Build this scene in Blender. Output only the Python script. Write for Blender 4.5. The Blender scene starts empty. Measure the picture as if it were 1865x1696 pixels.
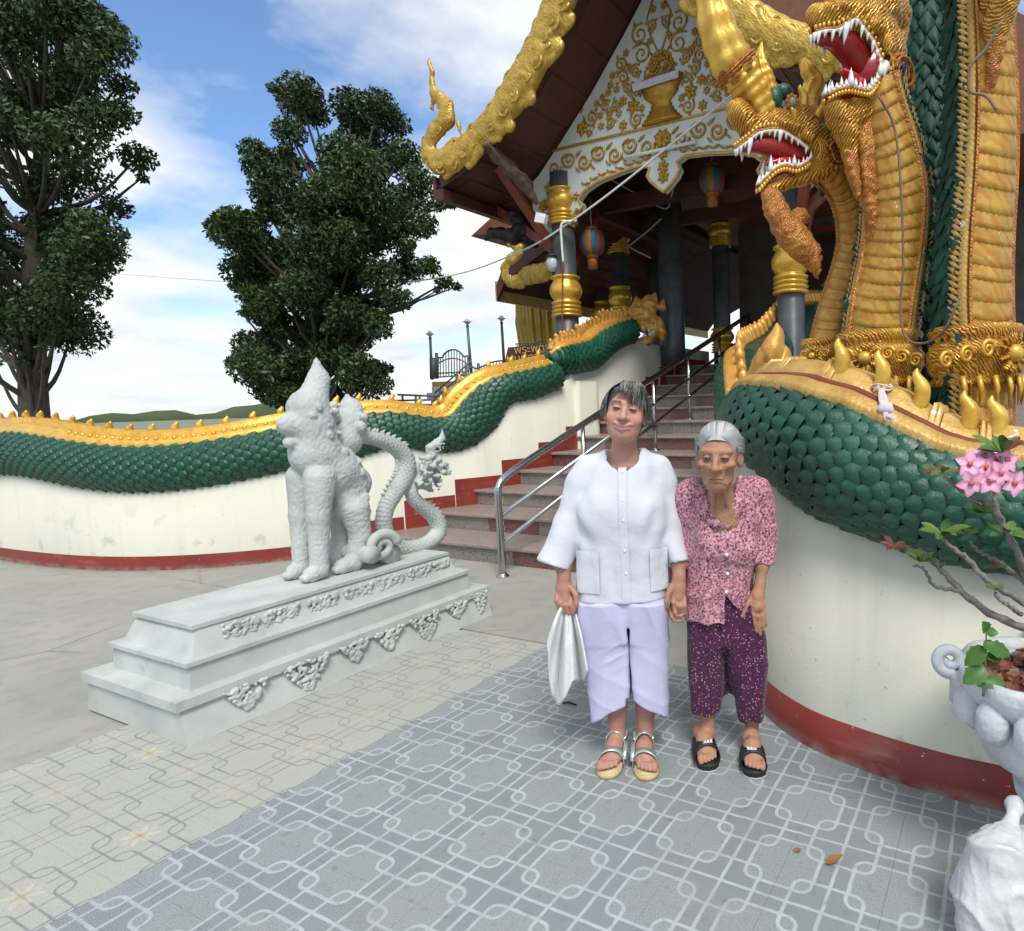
import bpy, math, random
import numpy as np
from mathutils import Vector, Matrix
D = bpy.data; SC = bpy.context.scene; COL = SC.collection
rnd = random.Random(7)
PI = math.pi
# ------------------------------------------------------------------ camera
F_PX, CX, CY, EYE = 1188.94, 1229.0, 848.0, 1.45      # pixels of the 1865 px wide picture, eye height in metres
PITCH, ROLL, YAW = math.radians(5.688), math.radians(-1.6846), math.radians(26.96)
cp, sp, cr, sr, cy_, sy_ = math.cos(PITCH), math.sin(PITCH), math.cos(ROLL), math.sin(ROLL), math.cos(YAW), math.sin(YAW)
def lev(X, Y, Z): return np.array([cy_*X - sy_*Y, sy_*X + cy_*Y, Z])
right = lev(cr, sr*sp, sr*cp); down = lev(sr, -cr*sp, -cr*cp); fwd = lev(0, cp, -sp)
cam = D.cameras.new('camera'); camo = D.objects.new('camera', cam); COL.objects.link(camo)
cam.sensor_fit = 'HORIZONTAL'; cam.sensor_width = 36.0; cam.lens = 36.0*F_PX/1865.0
cam.shift_x = -(CX - 932.5)/1865.0; cam.clip_start = 0.05; cam.clip_end = 3000
m = Matrix.Identity(4)
for i in range(3):
    m[i][0] = right[i]; m[i][1] = -down[i]; m[i][2] = -fwd[i]
m[2][3] = EYE
camo.matrix_world = m; SC.camera = camo
# ------------------------------------------------------------------ sky, sun, exposure
SUN_EL, SUN_AZ = math.radians(54), math.radians(-46)     # azimuth of the direction towards the sun, measured from +X
W = D.worlds.new('World'); SC.world = W; W.use_nodes = True
nt = W.node_tree; nt.nodes.clear()
def wn(t, **k):
    n = nt.nodes.new(t)
    for a, b in k.items(): setattr(n, a, b)
    return n
sky = wn('ShaderNodeTexSky', sky_type='NISHITA', sun_disc=False, sun_elevation=SUN_EL, sun_rotation=PI/2 - SUN_AZ, air_density=1.0, dust_density=0.6, ozone_density=1.6)
tc = wn('ShaderNodeTexCoord'); sep = wn('ShaderNodeSeparateXYZ'); nt.links.new(tc.outputs['Generated'], sep.inputs[0])
mx = wn('ShaderNodeMath', operation='MAXIMUM'); mx.inputs[1].default_value = 0.0; nt.links.new(sep.outputs[2], mx.inputs[0])
ad = wn('ShaderNodeMath', operation='ADD'); ad.inputs[1].default_value = 0.22; nt.links.new(mx.outputs[0], ad.inputs[0])
dx = wn('ShaderNodeMath', operation='DIVIDE'); nt.links.new(sep.outputs[0], dx.inputs[0]); nt.links.new(ad.outputs[0], dx.inputs[1])
dy = wn('ShaderNodeMath', operation='DIVIDE'); nt.links.new(sep.outputs[1], dy.inputs[0]); nt.links.new(ad.outputs[0], dy.inputs[1])
cmb = wn('ShaderNodeCombineXYZ'); nt.links.new(dx.outputs[0], cmb.inputs[0]); nt.links.new(dy.outputs[0], cmb.inputs[1]); cmb.inputs[2].default_value = 1.7
n1 = wn('ShaderNodeTexNoise'); n1.inputs['Scale'].default_value = 1.25; n1.inputs['Detail'].default_value = 9; n1.inputs['Roughness'].default_value = 0.52
nt.links.new(cmb.outputs[0], n1.inputs['Vector'])
rp = wn('ShaderNodeValToRGB'); rp.color_ramp.elements[0].position = 0.39; rp.color_ramp.elements[1].position = 0.55
nt.links.new(n1.outputs['Fac'], rp.inputs[0])
n2 = wn('ShaderNodeTexNoise'); n2.inputs['Scale'].default_value = 3.0; n2.inputs['Detail'].default_value = 5; nt.links.new(cmb.outputs[0], n2.inputs['Vector'])
cr2 = wn('ShaderNodeValToRGB'); cr2.color_ramp.elements[0].position = .25; cr2.color_ramp.elements[0].color = (6.2, 6.6, 7.2, 1); cr2.color_ramp.elements[1].position = .65; cr2.color_ramp.elements[1].color = (9.6, 9.7, 9.8, 1)
nt.links.new(n2.outputs['Fac'], cr2.inputs[0])
hz = wn('ShaderNodeMapRange'); hz.inputs[1].default_value = -.02; hz.inputs[2].default_value = .20; hz.inputs[3].default_value = .85; hz.inputs[4].default_value = 0.0; nt.links.new(sep.outputs[2], hz.inputs[0])
fm = wn('ShaderNodeMath', operation='MAXIMUM'); nt.links.new(rp.outputs[0], fm.inputs[0]); nt.links.new(hz.outputs[0], fm.inputs[1])
mixc = wn('ShaderNodeMix', data_type='RGBA'); nt.links.new(fm.outputs[0], mixc.inputs[0]); tint = wn('ShaderNodeMix', data_type='RGBA', blend_type='MULTIPLY'); tint.inputs[0].default_value = 1; tint.inputs[7].default_value = (1.25, 1.45, 1.65, 1); nt.links.new(sky.outputs[0], tint.inputs[6]); nt.links.new(tint.outputs[2], mixc.inputs[6]); nt.links.new(cr2.outputs[0], mixc.inputs[7])
bg = wn('ShaderNodeBackground'); bg.inputs[1].default_value = 0.085; nt.links.new(mixc.outputs[2], bg.inputs[0])
out = wn('ShaderNodeOutputWorld'); nt.links.new(bg.outputs[0], out.inputs[0])
sl = D.lights.new('sun', 'SUN'); sl.energy = 2.2; sl.angle = math.radians(20); sl.color = (1, .965, .91)
so = D.objects.new('sun', sl); COL.objects.link(so)
sd = Vector((math.cos(SUN_EL)*math.cos(SUN_AZ), math.cos(SUN_EL)*math.sin(SUN_AZ), math.sin(SUN_EL)))
so.rotation_euler = sd.to_track_quat('Z', 'Y').to_euler(); so.location = (0, 0, 30)
SC.view_settings.view_transform = 'Standard'; SC.view_settings.look = 'None'; SC.view_settings.gamma = 1; SC.view_settings.use_curve_mapping = False
SC.view_settings.exposure = 0.5
SC.render.film_transparent = False
SC.cycles.max_bounces = 6; SC.cycles.use_denoising = True
# ------------------------------------------------------------------ picture -> place
CAM = np.array([0, 0, EYE])
def ray(px, py): return right*((px - CX)/F_PX) + down*((py - CY)/F_PX) + fwd
def on_z(px, py, z=0.0): r = ray(px, py); return CAM + r*((z - EYE)/r[2])
def on_x(px, py, X): r = ray(px, py); return CAM + r*(X/r[0])
def on_y(px, py, Y): r = ray(px, py); return CAM + r*(Y/r[1])
LF = lev(0, 1, 0); LR = lev(1, 0, 0); UP = np.array([0, 0, 1.0])
def at(px, py, d): r = ray(px, py); return CAM + r*(d/(r @ LF))          # d = level distance in front of the camera
def px_m(d): return d/F_PX                                              # metres in one pixel at distance d
# ------------------------------------------------------------------ objects
def mesh(name, V, F, smooth=True):
    V = np.asarray(V, float).reshape(-1, 3)
    me = D.meshes.new(name)
    if isinstance(F, np.ndarray):
        n = F.shape[1]
        me.vertices.add(len(V)); me.vertices.foreach_set('co', V.ravel())
        me.loops.add(F.size); me.loops.foreach_set('vertex_index', F.ravel().astype(np.int32))
        me.polygons.add(len(F)); me.polygons.foreach_set('loop_start', np.arange(0, F.size, n, dtype=np.int32))
        me.update(calc_edges=True); me.validate()
    else:
        me.from_pydata(V.tolist(), [], F); me.update()
    if smooth and len(me.polygons):
        me.polygons.foreach_set('use_smooth', np.ones(len(me.polygons), bool))
    return me
def obj(name, me, mat=None, parent=None, local=False):
    o = D.objects.new(name, me); COL.objects.link(o)
    if mat and me is not None and len(me.materials) == 0: me.materials.append(M[mat] if isinstance(mat, str) else mat)
    if parent:
        o.parent = parent
        if not local: o.matrix_parent_inverse = wmat(parent).inverted()
    return o
def wmat(o):
    mb = o.matrix_basis.copy()
    return (wmat(o.parent) @ o.matrix_parent_inverse @ mb) if o.parent else mb
def mk(name, VF, mat, parent=None, smooth=True, local=False):
    return obj(name, mesh(name, VF[0], VF[1], smooth), mat, parent, local)
def tag(o, label=None, cat=None, group=None, kind=None):
    for k, v in (('label', label), ('category', cat), ('group', group), ('kind', kind)):
        if v: o[k] = v
    return o
def thing(name, label, cat, loc=(0, 0, 0), rz=0, group=None, kind=None):
    o = D.objects.new(name, None); COL.objects.link(o); o.location = tuple(float(c) for c in loc); o.rotation_euler = (0, 0, rz); o.empty_display_size = .1
    return tag(o, label, cat, group, kind)
def inst(src, parent, mat4):
    o = D.objects.new(src.name, src); COL.objects.link(o); o.parent = parent
    if parent: o.matrix_parent_inverse = wmat(parent).inverted()
    o.matrix_basis = mat4
    return o
# ------------------------------------------------------------------ shapes: each returns (verts, faces)
def join(*L):
    V, F, n = [], [], 0
    for v, f in L:
        v = np.asarray(v, float).reshape(-1, 3); V.append(v)
        if isinstance(f, np.ndarray): f = f.tolist()
        F += [[i + n for i in q] for q in f]; n += len(v)
    return np.concatenate(V), F
def box(c, s, R=None):
    c = np.asarray(c, float); s = np.asarray(s, float)/2
    P = np.array([[x, y, z] for x in (-1, 1) for y in (-1, 1) for z in (-1, 1)], float)*s
    if R is not None: P = P @ np.asarray(R).T
    return P + c, [[0, 1, 3, 2], [4, 6, 7, 5], [0, 4, 5, 1], [2, 3, 7, 6], [0, 2, 6, 4], [1, 5, 7, 3]]
def boxl(lo, hi): lo = np.asarray(lo, float); hi = np.asarray(hi, float); return box((lo + hi)/2, hi - lo)
def bbox(lo, hi, b=.006):
    """box with bevelled top and vertical edges"""
    (x0, y0, z0), (x1, y1, z1) = lo, hi
    r = lambda i, z: [[x0 + i, y0, z], [x1 - i, y0, z], [x1, y0 + i, z], [x1, y1 - i, z], [x1 - i, y1, z], [x0 + i, y1, z], [x0, y1 - i, z], [x0, y0 + i, z]]
    t = [[x0 + b*1.4, y0 + b, z1], [x1 - b*1.4, y0 + b, z1], [x1 - b, y0 + b*1.4, z1], [x1 - b, y1 - b*1.4, z1], [x1 - b*1.4, y1 - b, z1], [x0 + b*1.4, y1 - b, z1], [x0 + b, y1 - b*1.4, z1], [x0 + b, y0 + b*1.4, z1]]
    V = r(b, z0) + r(b, z1 - b) + t
    F = [[k*8 + i, k*8 + (i + 1) % 8, k*8 + 8 + (i + 1) % 8, k*8 + 8 + i] for k in (0, 1) for i in range(8)] + [list(range(16, 24)), list(range(7, -1, -1))]
    return V, F
def frames(P):
    P = np.asarray(P, float); T = np.gradient(P, axis=0); T /= np.linalg.norm(T, axis=1)[:, None] + 1e-12
    ref = np.array([0, 0, 1.0]) if abs(T[0][2]) < .9 else np.array([1.0, 0, 0])
    N = np.cross(T[0], ref); N /= np.linalg.norm(N); out = []
    for t in T:
        N = N - t*(N @ t); N /= np.linalg.norm(N) + 1e-12; out.append((t, N.copy(), np.cross(t, N)))
    return P, out
def grid_faces(nu, nv, wrap=True):
    F = []
    for i in range(nu - 1):
        for j in range(nv if wrap else nv - 1):
            a, b = i*nv + j, i*nv + (j + 1) % nv
            F.append([a, b, b + nv, a + nv])
    return F
def tube(P, R, n=8, flat=1.0, cap=True):
    P, fr = frames(P); R = np.broadcast_to(np.asarray(R, float), (len(P),)); V = []
    for p, (t, a, b), r in zip(P, fr, R):
        for k in range(n):
            g = 2*PI*k/n; V.append(p + r*(math.cos(g)*a + math.sin(g)*b*flat))
    F = grid_faces(len(P), n)
    if cap: F += [list(range(n - 1, -1, -1)), [(len(P) - 1)*n + k for k in range(n)]]
    return np.array(V), F
def smooth_path(P, n=40):
    """Catmull-Rom through the rows of P (any number of columns)"""
    P = np.asarray(P, float); Q = np.vstack([2*P[0] - P[1], P, 2*P[-1] - P[-2]]); m_ = len(P) - 1; out = []
    for s in np.linspace(0, m_, n):
        i = min(int(s), m_ - 1); t = s - i; a, b, c, d = Q[i], Q[i + 1], Q[i + 2], Q[i + 3]
        out.append(.5*((2*b) + (c - a)*t + (2*a - 5*b + 4*c - d)*t*t + (3*b - a - 3*c + d)*t**3))
    return np.array(out)
def lathe(prof, n=24, c=(0, 0, 0), lobes=0, amp=0):
    V = []
    for r, z in prof:
        for k in range(n):
            g = 2*PI*k/n; rr = r*(1 + amp*abs(math.cos(lobes*g/2)) - amp*.6) if lobes else r
            V.append((c[0] + rr*math.cos(g), c[1] + rr*math.sin(g), c[2] + z))
    return np.array(V), grid_faces(len(prof), n) + [list(range(n - 1, -1, -1)), [(len(prof) - 1)*n + k for k in range(n)]]
def extrude(poly, o, u, v, w, inset=0.0):
    """flat outline (2D list) -> slab: origin o, axes u, v, thickness vector w"""
    P = np.asarray(poly, float); o, u, v, w = (np.asarray(q, float) for q in (o, u, v, w)); n = len(P)
    A = o + P[:, :1]*u + P[:, 1:]*v
    V = np.vstack([A, A + w]); F = [list(range(n - 1, -1, -1)), list(range(n, 2*n))] + [[i, (i + 1) % n, n + (i + 1) % n, n + i] for i in range(n)]
    return V, F
def cone(p, q, r, n=7, bend=None):
    p = np.asarray(p, float); q = np.asarray(q, float); P = [p, p*.65 + q*.35, p*.3 + q*.7, q]
    if bend is not None: P[1] = P[1] + bend; P[2] = P[2] + bend*.8
    return tube(P, [r, r*.82, r*.45, r*.04], n)
def sphere(c, r, nu=8, nv=12, R=None):
    r = np.broadcast_to(np.asarray(r, float), (3,)); V = []
    for i in range(nu + 1):
        a = PI*(i + .02)/(nu + .04)
        for k in range(nv):
            g = 2*PI*k/nv; V.append((math.sin(a)*math.cos(g), math.sin(a)*math.sin(g), math.cos(a)))
    V = np.array(V)*r
    if R is not None: V = V @ np.asarray(R).T
    return V + np.asarray(c, float), [q[::-1] for q in grid_faces(nu + 1, nv)]
# ------------------------------------------------------------------ implicit solids (smooth unions meshed by surface nets)
class Solid:
    def __init__(s, h): s.h = h; s.p = []
    def add(s, f, lo, hi, k=.01, op='u'): s.p.append((f, np.asarray(lo, float), np.asarray(hi, float), k, op)); return s
    def cap(s, a, b, ra, rb=None, k=.01, op='u', sq=None):
        a = np.asarray(a, float); b = np.asarray(b, float); rb = ra if rb is None else rb; d = b - a; L = d @ d + 1e-12
        def f(X):
            t = np.clip(((X - a) @ d)/L, 0, 1); e = X - a - t[..., None]*d
            if sq is not None: e = e*sq
            return np.sqrt((e*e).sum(-1)) - (ra + (rb - ra)*t)
        r = max(ra, rb)*(1 if sq is None else 1/min(1, np.min(sq)))
        return s.add(f, np.minimum(a, b) - r, np.maximum(a, b) + r, k, op)
    def chain(s, P, R, k=.01, kj=None):
        for i in range(len(P) - 1): s.cap(P[i], P[i + 1], R[i], R[i + 1], k if i == 0 or kj is None else kj)
        return s
    def ell(s, c, r, R=None, k=.01, op='u'):
        c = np.asarray(c, float); r = np.broadcast_to(np.asarray(r, float), (3,)); Ri = None if R is None else np.asarray(R)
        def f(X):
            q = X - c
            if Ri is not None: q = q @ Ri
            n0 = np.sqrt(((q/r)**2).sum(-1)); n1_ = np.sqrt(((q/(r*r))**2).sum(-1)) + 1e-9
            return n0*(n0 - 1)/n1_
        e = r.max() if R is not None else r
        return s.add(f, c - e, c + e, k, op)
    def build(s, disp=None):
        U = [p for p in s.p if p[4] == 'u']
        lo = np.min([p[1] for p in U], 0) - 4*s.h; hi = np.max([p[2] for p in U], 0) + 4*s.h
        n = np.ceil((hi - lo)/s.h).astype(int) + 1; G = np.full(n, .5, np.float32)
        for f, a, b, k, op in s.p:
            e = k + 4*s.h; i0 = np.clip(np.floor((a - e - lo)/s.h).astype(int), 0, n); i1 = np.clip(np.ceil((b + e - lo)/s.h).astype(int) + 1, 0, n)
            if (i1 <= i0).any(): continue
            ax = [lo[j] + s.h*np.arange(i0[j], i1[j]) for j in range(3)]
            X = np.stack(np.meshgrid(*ax, indexing='ij'), -1); d = f(X).astype(np.float32); sl_ = tuple(slice(i0[j], i1[j]) for j in range(3)); g = G[sl_]
            if op == 'u': hh = np.clip(.5 + .5*(d - g)/k, 0, 1); G[sl_] = d*(1 - hh) + g*hh - k*hh*(1 - hh)
            elif op == 'x': hh = np.clip(.5 - .5*(d - g)/k, 0, 1); G[sl_] = d*(1 - hh) + g*hh + k*hh*(1 - hh)
            else: d = -d; hh = np.clip(.5 - .5*(d - g)/k, 0, 1); G[sl_] = d*(1 - hh) + g*hh + k*hh*(1 - hh)
        V, F = surfnet(G, lo, s.h)
        return V, F
def surfnet(G, lo, h):
    n = np.array(G.shape); S = G < 0
    c = np.zeros(n - 1, np.int8)
    for a in (0, 1):
        for b in (0, 1):
            for d in (0, 1): c += S[a:n[0] - 1 + a, b:n[1] - 1 + b, d:n[2] - 1 + d]
    act = (c > 0) & (c < 8); idx = np.full(act.shape, -1, np.int64); I = np.argwhere(act); idx[act] = np.arange(len(I))
    acc = np.zeros((len(I), 3)); cnt = np.zeros(len(I))
    cor = [(a, b, d) for a in (0, 1) for b in (0, 1) for d in (0, 1)]
    for i in range(8):
        for j in range(i + 1, 8):
            df = np.array(cor[j]) - np.array(cor[i])
            if abs(df).sum() != 1: continue
            p = I + cor[i]; q = I + cor[j]; g0 = G[p[:, 0], p[:, 1], p[:, 2]]; g1 = G[q[:, 0], q[:, 1], q[:, 2]]
            x = (g0 < 0) != (g1 < 0); t = np.where(x, g0/np.where(x, g0 - g1, 1), 0)
            acc += np.where(x[:, None], np.array(cor[i]) + t[:, None]*df, 0); cnt += x
    V = lo + h*(I + acc/cnt[:, None]); Fs = []
    for ax in range(3):
        u, v = (ax + 1) % 3, (ax + 2) % 3
        s0 = [slice(None)]*3; s1 = [slice(None)]*3; s0[ax] = slice(0, -1); s1[ax] = slice(1, None)
        E = np.argwhere(S[tuple(s0)] != S[tuple(s1)]); E = E[(E[:, u] > 0) & (E[:, v] > 0) & (E[:, u] < n[u] - 1) & (E[:, v] < n[v] - 1)]
        q = []
        for a, b in ((0, 0), (1, 0), (1, 1), (0, 1)):
            e = E.copy(); e[:, u] -= a; e[:, v] -= b; q.append(idx[e[:, 0], e[:, 1], e[:, 2]])
        q = np.stack(q, 1); ins = S[E[:, 0], E[:, 1], E[:, 2]]; q[~ins] = q[~ins][:, ::-1]; Fs.append(q)
    return V, np.concatenate(Fs)
def relax(V, F, it=2, lam=.5):
    E = np.concatenate([F[:, [0, 1]], F[:, [1, 2]], F[:, [2, 3]], F[:, [3, 0]]]); E = np.concatenate([E, E[:, ::-1]])
    cnt = np.bincount(E[:, 0], minlength=len(V))[:, None]
    for _ in range(it):
        A = np.stack([np.bincount(E[:, 0], V[E[:, 1], j], minlength=len(V)) for j in range(3)], 1)/np.maximum(cnt, 1)
        V = V + lam*(A - V)
    return V
def rot(ax, deg):
    return np.array(Matrix.Rotation(math.radians(deg), 3, ax))
def normals(V, F):
    n = np.cross(V[F[:, 2]] - V[F[:, 0]], V[F[:, 3]] - V[F[:, 1]]); N = np.zeros_like(V)
    for j in range(4): np.add.at(N, F[:, j], n)
    return N/(np.linalg.norm(N, axis=1)[:, None] + 1e-12)
def sn(P, f, seed=0):
    """cheap smooth noise: a few rotated sines, range about -1..1"""
    r = np.random.RandomState(seed); o = np.zeros(len(P))
    for i in range(6):
        k = r.normal(size=3); k /= np.linalg.norm(k); o += np.sin(P @ (k*f*(.6 + .9*r.rand())) + r.rand()*6.28)
    return o/3
def paint(me, rgb):
    a = me.color_attributes.new('Col', 'FLOAT_COLOR', 'POINT'); c = np.ones((len(me.vertices), 4)); c[:, :3] = rgb; a.data.foreach_set('color', c.ravel())
# ------------------------------------------------------------------ materials
M = {}
def pm(name, col, rough=.6, metal=0.0, c2=None, ns=6, nd=4, bump=0.0, bs=60, attr=False, coat=0.0, pos=(.35, .7), spec=.5, sss=0.0, sheen=0.0, dirt=None, ds=2.5, dpos=(.55, .75), rv=0.0):
    m_ = D.materials.new(name); m_.use_nodes = True; t = m_.node_tree; b = t.nodes['Principled BSDF']; L = t.links.new
    tx = t.nodes.new('ShaderNodeTexCoord'); last = None
    def noise(sc, det, vec=None):
        n = t.nodes.new('ShaderNodeTexNoise'); n.inputs['Scale'].default_value = sc; n.inputs['Detail'].default_value = det; L(tx.outputs['Object'], n.inputs['Vector']); return n
    def ramp(src, p0, p1):
        r = t.nodes.new('ShaderNodeMapRange'); r.inputs[1].default_value = p0; r.inputs[2].default_value = p1; L(src, r.inputs[0]); return r.outputs[0]
    def mix(f, a, c):
        x = t.nodes.new('ShaderNodeMix'); x.data_type = 'RGBA'; L(f, x.inputs[0])
        for i, v in ((6, a), (7, c)):
            if isinstance(v, tuple): x.inputs[i].default_value = (*v, 1)
            else: L(v, x.inputs[i])
        return x.outputs[2]
    base = tuple(col)
    if attr:
        at_ = t.nodes.new('ShaderNodeAttribute'); at_.attribute_name = 'Col'; base = at_.outputs['Color']
    if c2 is not None:
        n = noise(ns, nd); base = mix(ramp(n.outputs['Fac'], *pos), base, tuple(c2))
    if dirt is not None:
        n = noise(ds, 8); base = mix(ramp(n.outputs['Fac'], *dpos), base, tuple(dirt))
    if isinstance(base, tuple): b.inputs['Base Color'].default_value = (*base, 1)
    else: L(base, b.inputs['Base Color'])
    b.inputs['Roughness'].default_value = rough; b.inputs['Metallic'].default_value = metal; b.inputs['Coat Weight'].default_value = coat; b.inputs['Specular IOR Level'].default_value = spec
    if rv:
        n = noise(ns*3, 5); r = t.nodes.new('ShaderNodeMapRange'); r.inputs[3].default_value = max(.03, rough - rv); r.inputs[4].default_value = min(1, rough + rv); L(n.outputs['Fac'], r.inputs[0]); L(r.outputs[0], b.inputs['Roughness'])
    if sss: b.inputs['Subsurface Weight'].default_value = sss; b.inputs['Subsurface Radius'].default_value = (.012, .005, .003); b.inputs['Subsurface Scale'].default_value = 1.0
    if sheen: b.inputs['Sheen Weight'].default_value = sheen
    if bump:
        n = noise(bs, 4); bp = t.nodes.new('ShaderNodeBump'); bp.inputs['Strength'].default_value = bump; bp.inputs['Distance'].default_value = .01; L(n.outputs['Fac'], bp.inputs['Height']); L(bp.outputs[0], b.inputs['Normal'])
    M[name] = m_; return m_
class NB:
    """tiny node builder for the patterned materials"""
    def __init__(s, name, rough=.6):
        s.m = D.materials.new(name); s.m.use_nodes = True; s.t = s.m.node_tree; s.b = s.t.nodes['Principled BSDF']; s.b.inputs['Roughness'].default_value = rough; M[name] = s.m
    def n(s, typ, ins=(), **k):
        x = s.t.nodes.new(typ)
        for a, b in k.items(): setattr(x, a, b)
        for i, v in enumerate(ins):
            if v is None: continue
            if hasattr(v, 'is_linked') or hasattr(v, 'links'): s.t.links.new(v, x.inputs[i])
            else: x.inputs[i].default_value = v
        return x
    def ma(s, op, a, b=0.0, c=None): return s.n('ShaderNodeMath', (a, b) if c is None else (a, b, c), operation=op).outputs[0]
    def mix(s, f, a, b):
        x = s.n('ShaderNodeMix', data_type='RGBA')
        for i, v in ((0, f), (6, a), (7, b)):
            if isinstance(v, tuple): x.inputs[i].default_value = (*v, 1)
            elif isinstance(v, (int, float)): x.inputs[i].default_value = v
            else: s.t.links.new(v, x.inputs[i])
        return x.outputs[2]
    def noise(s, vec, sc, det=3): return s.n('ShaderNodeTexNoise', (vec, None, sc, det)).outputs['Fac']
    def rng(s, v, a, b, c=0.0, d=1.0): return s.n('ShaderNodeMapRange', (v, a, b, c, d)).outputs[0]
    def out(s, col, h=None, dist=.01, st=.5):
        s.t.links.new(col, s.b.inputs['Base Color'])
        if h is not None:
            bp = s.n('ShaderNodeBump'); bp.inputs['Strength'].default_value = st; bp.inputs['Distance'].default_value = dist; s.t.links.new(h, bp.inputs['Height']); s.t.links.new(bp.outputs[0], s.b.inputs['Normal'])
def wall_mat():
    nb = NB('white_wall', .78); tx = nb.n('ShaderNodeTexCoord').outputs['Object']; z = nb.n('ShaderNodeSeparateXYZ', (tx,)).outputs[2]
    st = nb.n('ShaderNodeVectorMath', (tx, (9, 9, .7)), operation='MULTIPLY').outputs[0]
    big = nb.noise(tx, 1.3, 6); fine = nb.noise(tx, 60.0, 5); strk = nb.noise(st, 1.0, 5); sm = nb.noise(tx, 5.0, 9)
    c = nb.mix(nb.rng(big, .3, .7), (.66, .645, .53), (.60, .595, .50))
    c = nb.mix(nb.ma('MULTIPLY', nb.rng(strk, .56, .74), .30), c, (.47, .46, .36))
    low = nb.rng(z, .15, .75, 1, 0)
    c = nb.mix(nb.ma('MULTIPLY', nb.ma('MULTIPLY', nb.rng(sm, .60, .68), low), .55), c, (.30, .31, .28))
    c = nb.mix(nb.ma('MULTIPLY', nb.rng(nb.noise(tx, 38.0, 4), .69, .73), .6), c, (.28, .28, .25))
    nb.out(c, nb.ma('ADD', nb.ma('MULTIPLY', fine, .3), big), .02, .22)
wall_mat()
def red_mat():
    nb = NB('red_paint', .5); tx = nb.n('ShaderNodeTexCoord').outputs['Object']; st = nb.n('ShaderNodeVectorMath', (tx, (3, 3, 14)), operation='MULTIPLY').outputs[0]
    c = nb.mix(nb.rng(nb.noise(tx, 4.0, 6), .3, .7), (.27, .034, .022), (.19, .028, .02))
    c = nb.mix(nb.ma('MULTIPLY', nb.rng(nb.noise(st, 1.1, 7), .58, .74), .35), c, (.40, .22, .18)); c = nb.mix(nb.rng(nb.noise(tx, 46.0, 4), .70, .74), c, (.58, .50, .46)); z = nb.n('ShaderNodeSeparateXYZ', (tx,)).outputs[2]
    c = nb.mix(nb.ma('MULTIPLY', nb.rng(z, .0, .05, .7, 0), nb.rng(nb.noise(tx, 12.0, 5), .35, .6)), c, (.30, .26, .23)); nb.out(c, nb.noise(tx, 30.0, 5), .01, .2)
red_mat()
pm('steel', (.55, .56, .57), .22, 1.0, c2=(.42, .43, .45), ns=9, rv=.08)
pm('gold', (.74, .44, .07), .36, .4, c2=(.60, .30, .04), ns=14, bump=.25, bs=70, rv=.12)
pm('gold_bright', (.76, .49, .09), .34, .4, c2=(.58, .31, .04), ns=16, bump=.18, bs=60, rv=.1)
pm('gold_orange', (.62, .27, .05), .45, .35, c2=(.70, .42, .09), ns=18, bump=.25, bs=70, dirt=(.75, .62, .45), ds=26, dpos=(.66, .74))
pm('gold_smooth', (.74, .46, .07), .3, .55, c2=(.62, .36, .05), ns=6, rv=.08)
pm('gold_pale', (.58, .38, .11), .45, .25, c2=(.44, .25, .06), ns=12, bump=.35, bs=60, dirt=(.74, .68, .60), ds=22, dpos=(.66, .72))
def green_mat():
    nb = NB('green', .34); tx = nb.n('ShaderNodeTexCoord').outputs['Object']; pos = nb.n('ShaderNodeNewGeometry').outputs['Position']; rn = nb.n('ShaderNodeObjectInfo').outputs['Random']
    g1 = nb.noise(pos, 9.0, 5); c = nb.mix(nb.rng(nb.ma('ADD', nb.ma('MULTIPLY', rn, .45), g1), .4, 1.0), (.004, .046, .026), (.012, .088, .052))
    c = nb.mix(nb.ma('MULTIPLY', nb.rng(nb.noise(pos, 34.0, 6), .64, .74), .55), c, (.10, .19, .15)); nb.b.inputs['Coat Weight'].default_value = .08; nb.b.inputs['Coat Roughness'].default_value = .25
    nb.t.links.new(nb.rng(g1, .3, .7, .34, .56), nb.b.inputs['Roughness']); nb.out(c, nb.noise(pos, 70.0, 5), .008, .45)
green_mat()
pm('green_dark', (.008, .05, .036), .4, 0, c2=(.005, .03, .026), ns=12, bump=.15, bs=40, coat=.15)
pm('stone_white', (.50, .53, .505), .75, c2=(.40, .43, .41), ns=5, bump=.15, bs=90, dirt=(.30, .33, .30), ds=7, dpos=(.6, .85))
pm('brown_soffit', (.075, .019, .012), .55, c2=(.038, .011, .009), ns=3, bump=.1, bs=30)
pm('red_timber', (.21, .045, .02), .45, c2=(.15, .03, .015), ns=6, bump=.05)
pm('column_blue', (.042, .046, .052), .42, c2=(.085, .092, .10), ns=4, nd=9, bump=.06, bs=30, rv=.1)
pm('pediment_white', (.62, .66, .62), .6, c2=(.54, .58, .55), ns=3)
pm('gold_relief', (.50, .28, .035), .4, .4, c2=(.36, .19, .02), ns=20, bump=.3, bs=90)
pm('dark_wall', (.10, .095, .085), .8, c2=(.07, .065, .06), ns=4)
pm('dark_wood', (.03, .012, .01), .6, c2=(.05, .02, .015), ns=7, bump=.1)
pm('cable_white', (.75, .75, .73), .5); pm('cable_grey', (.28, .27, .25), .6)
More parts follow.
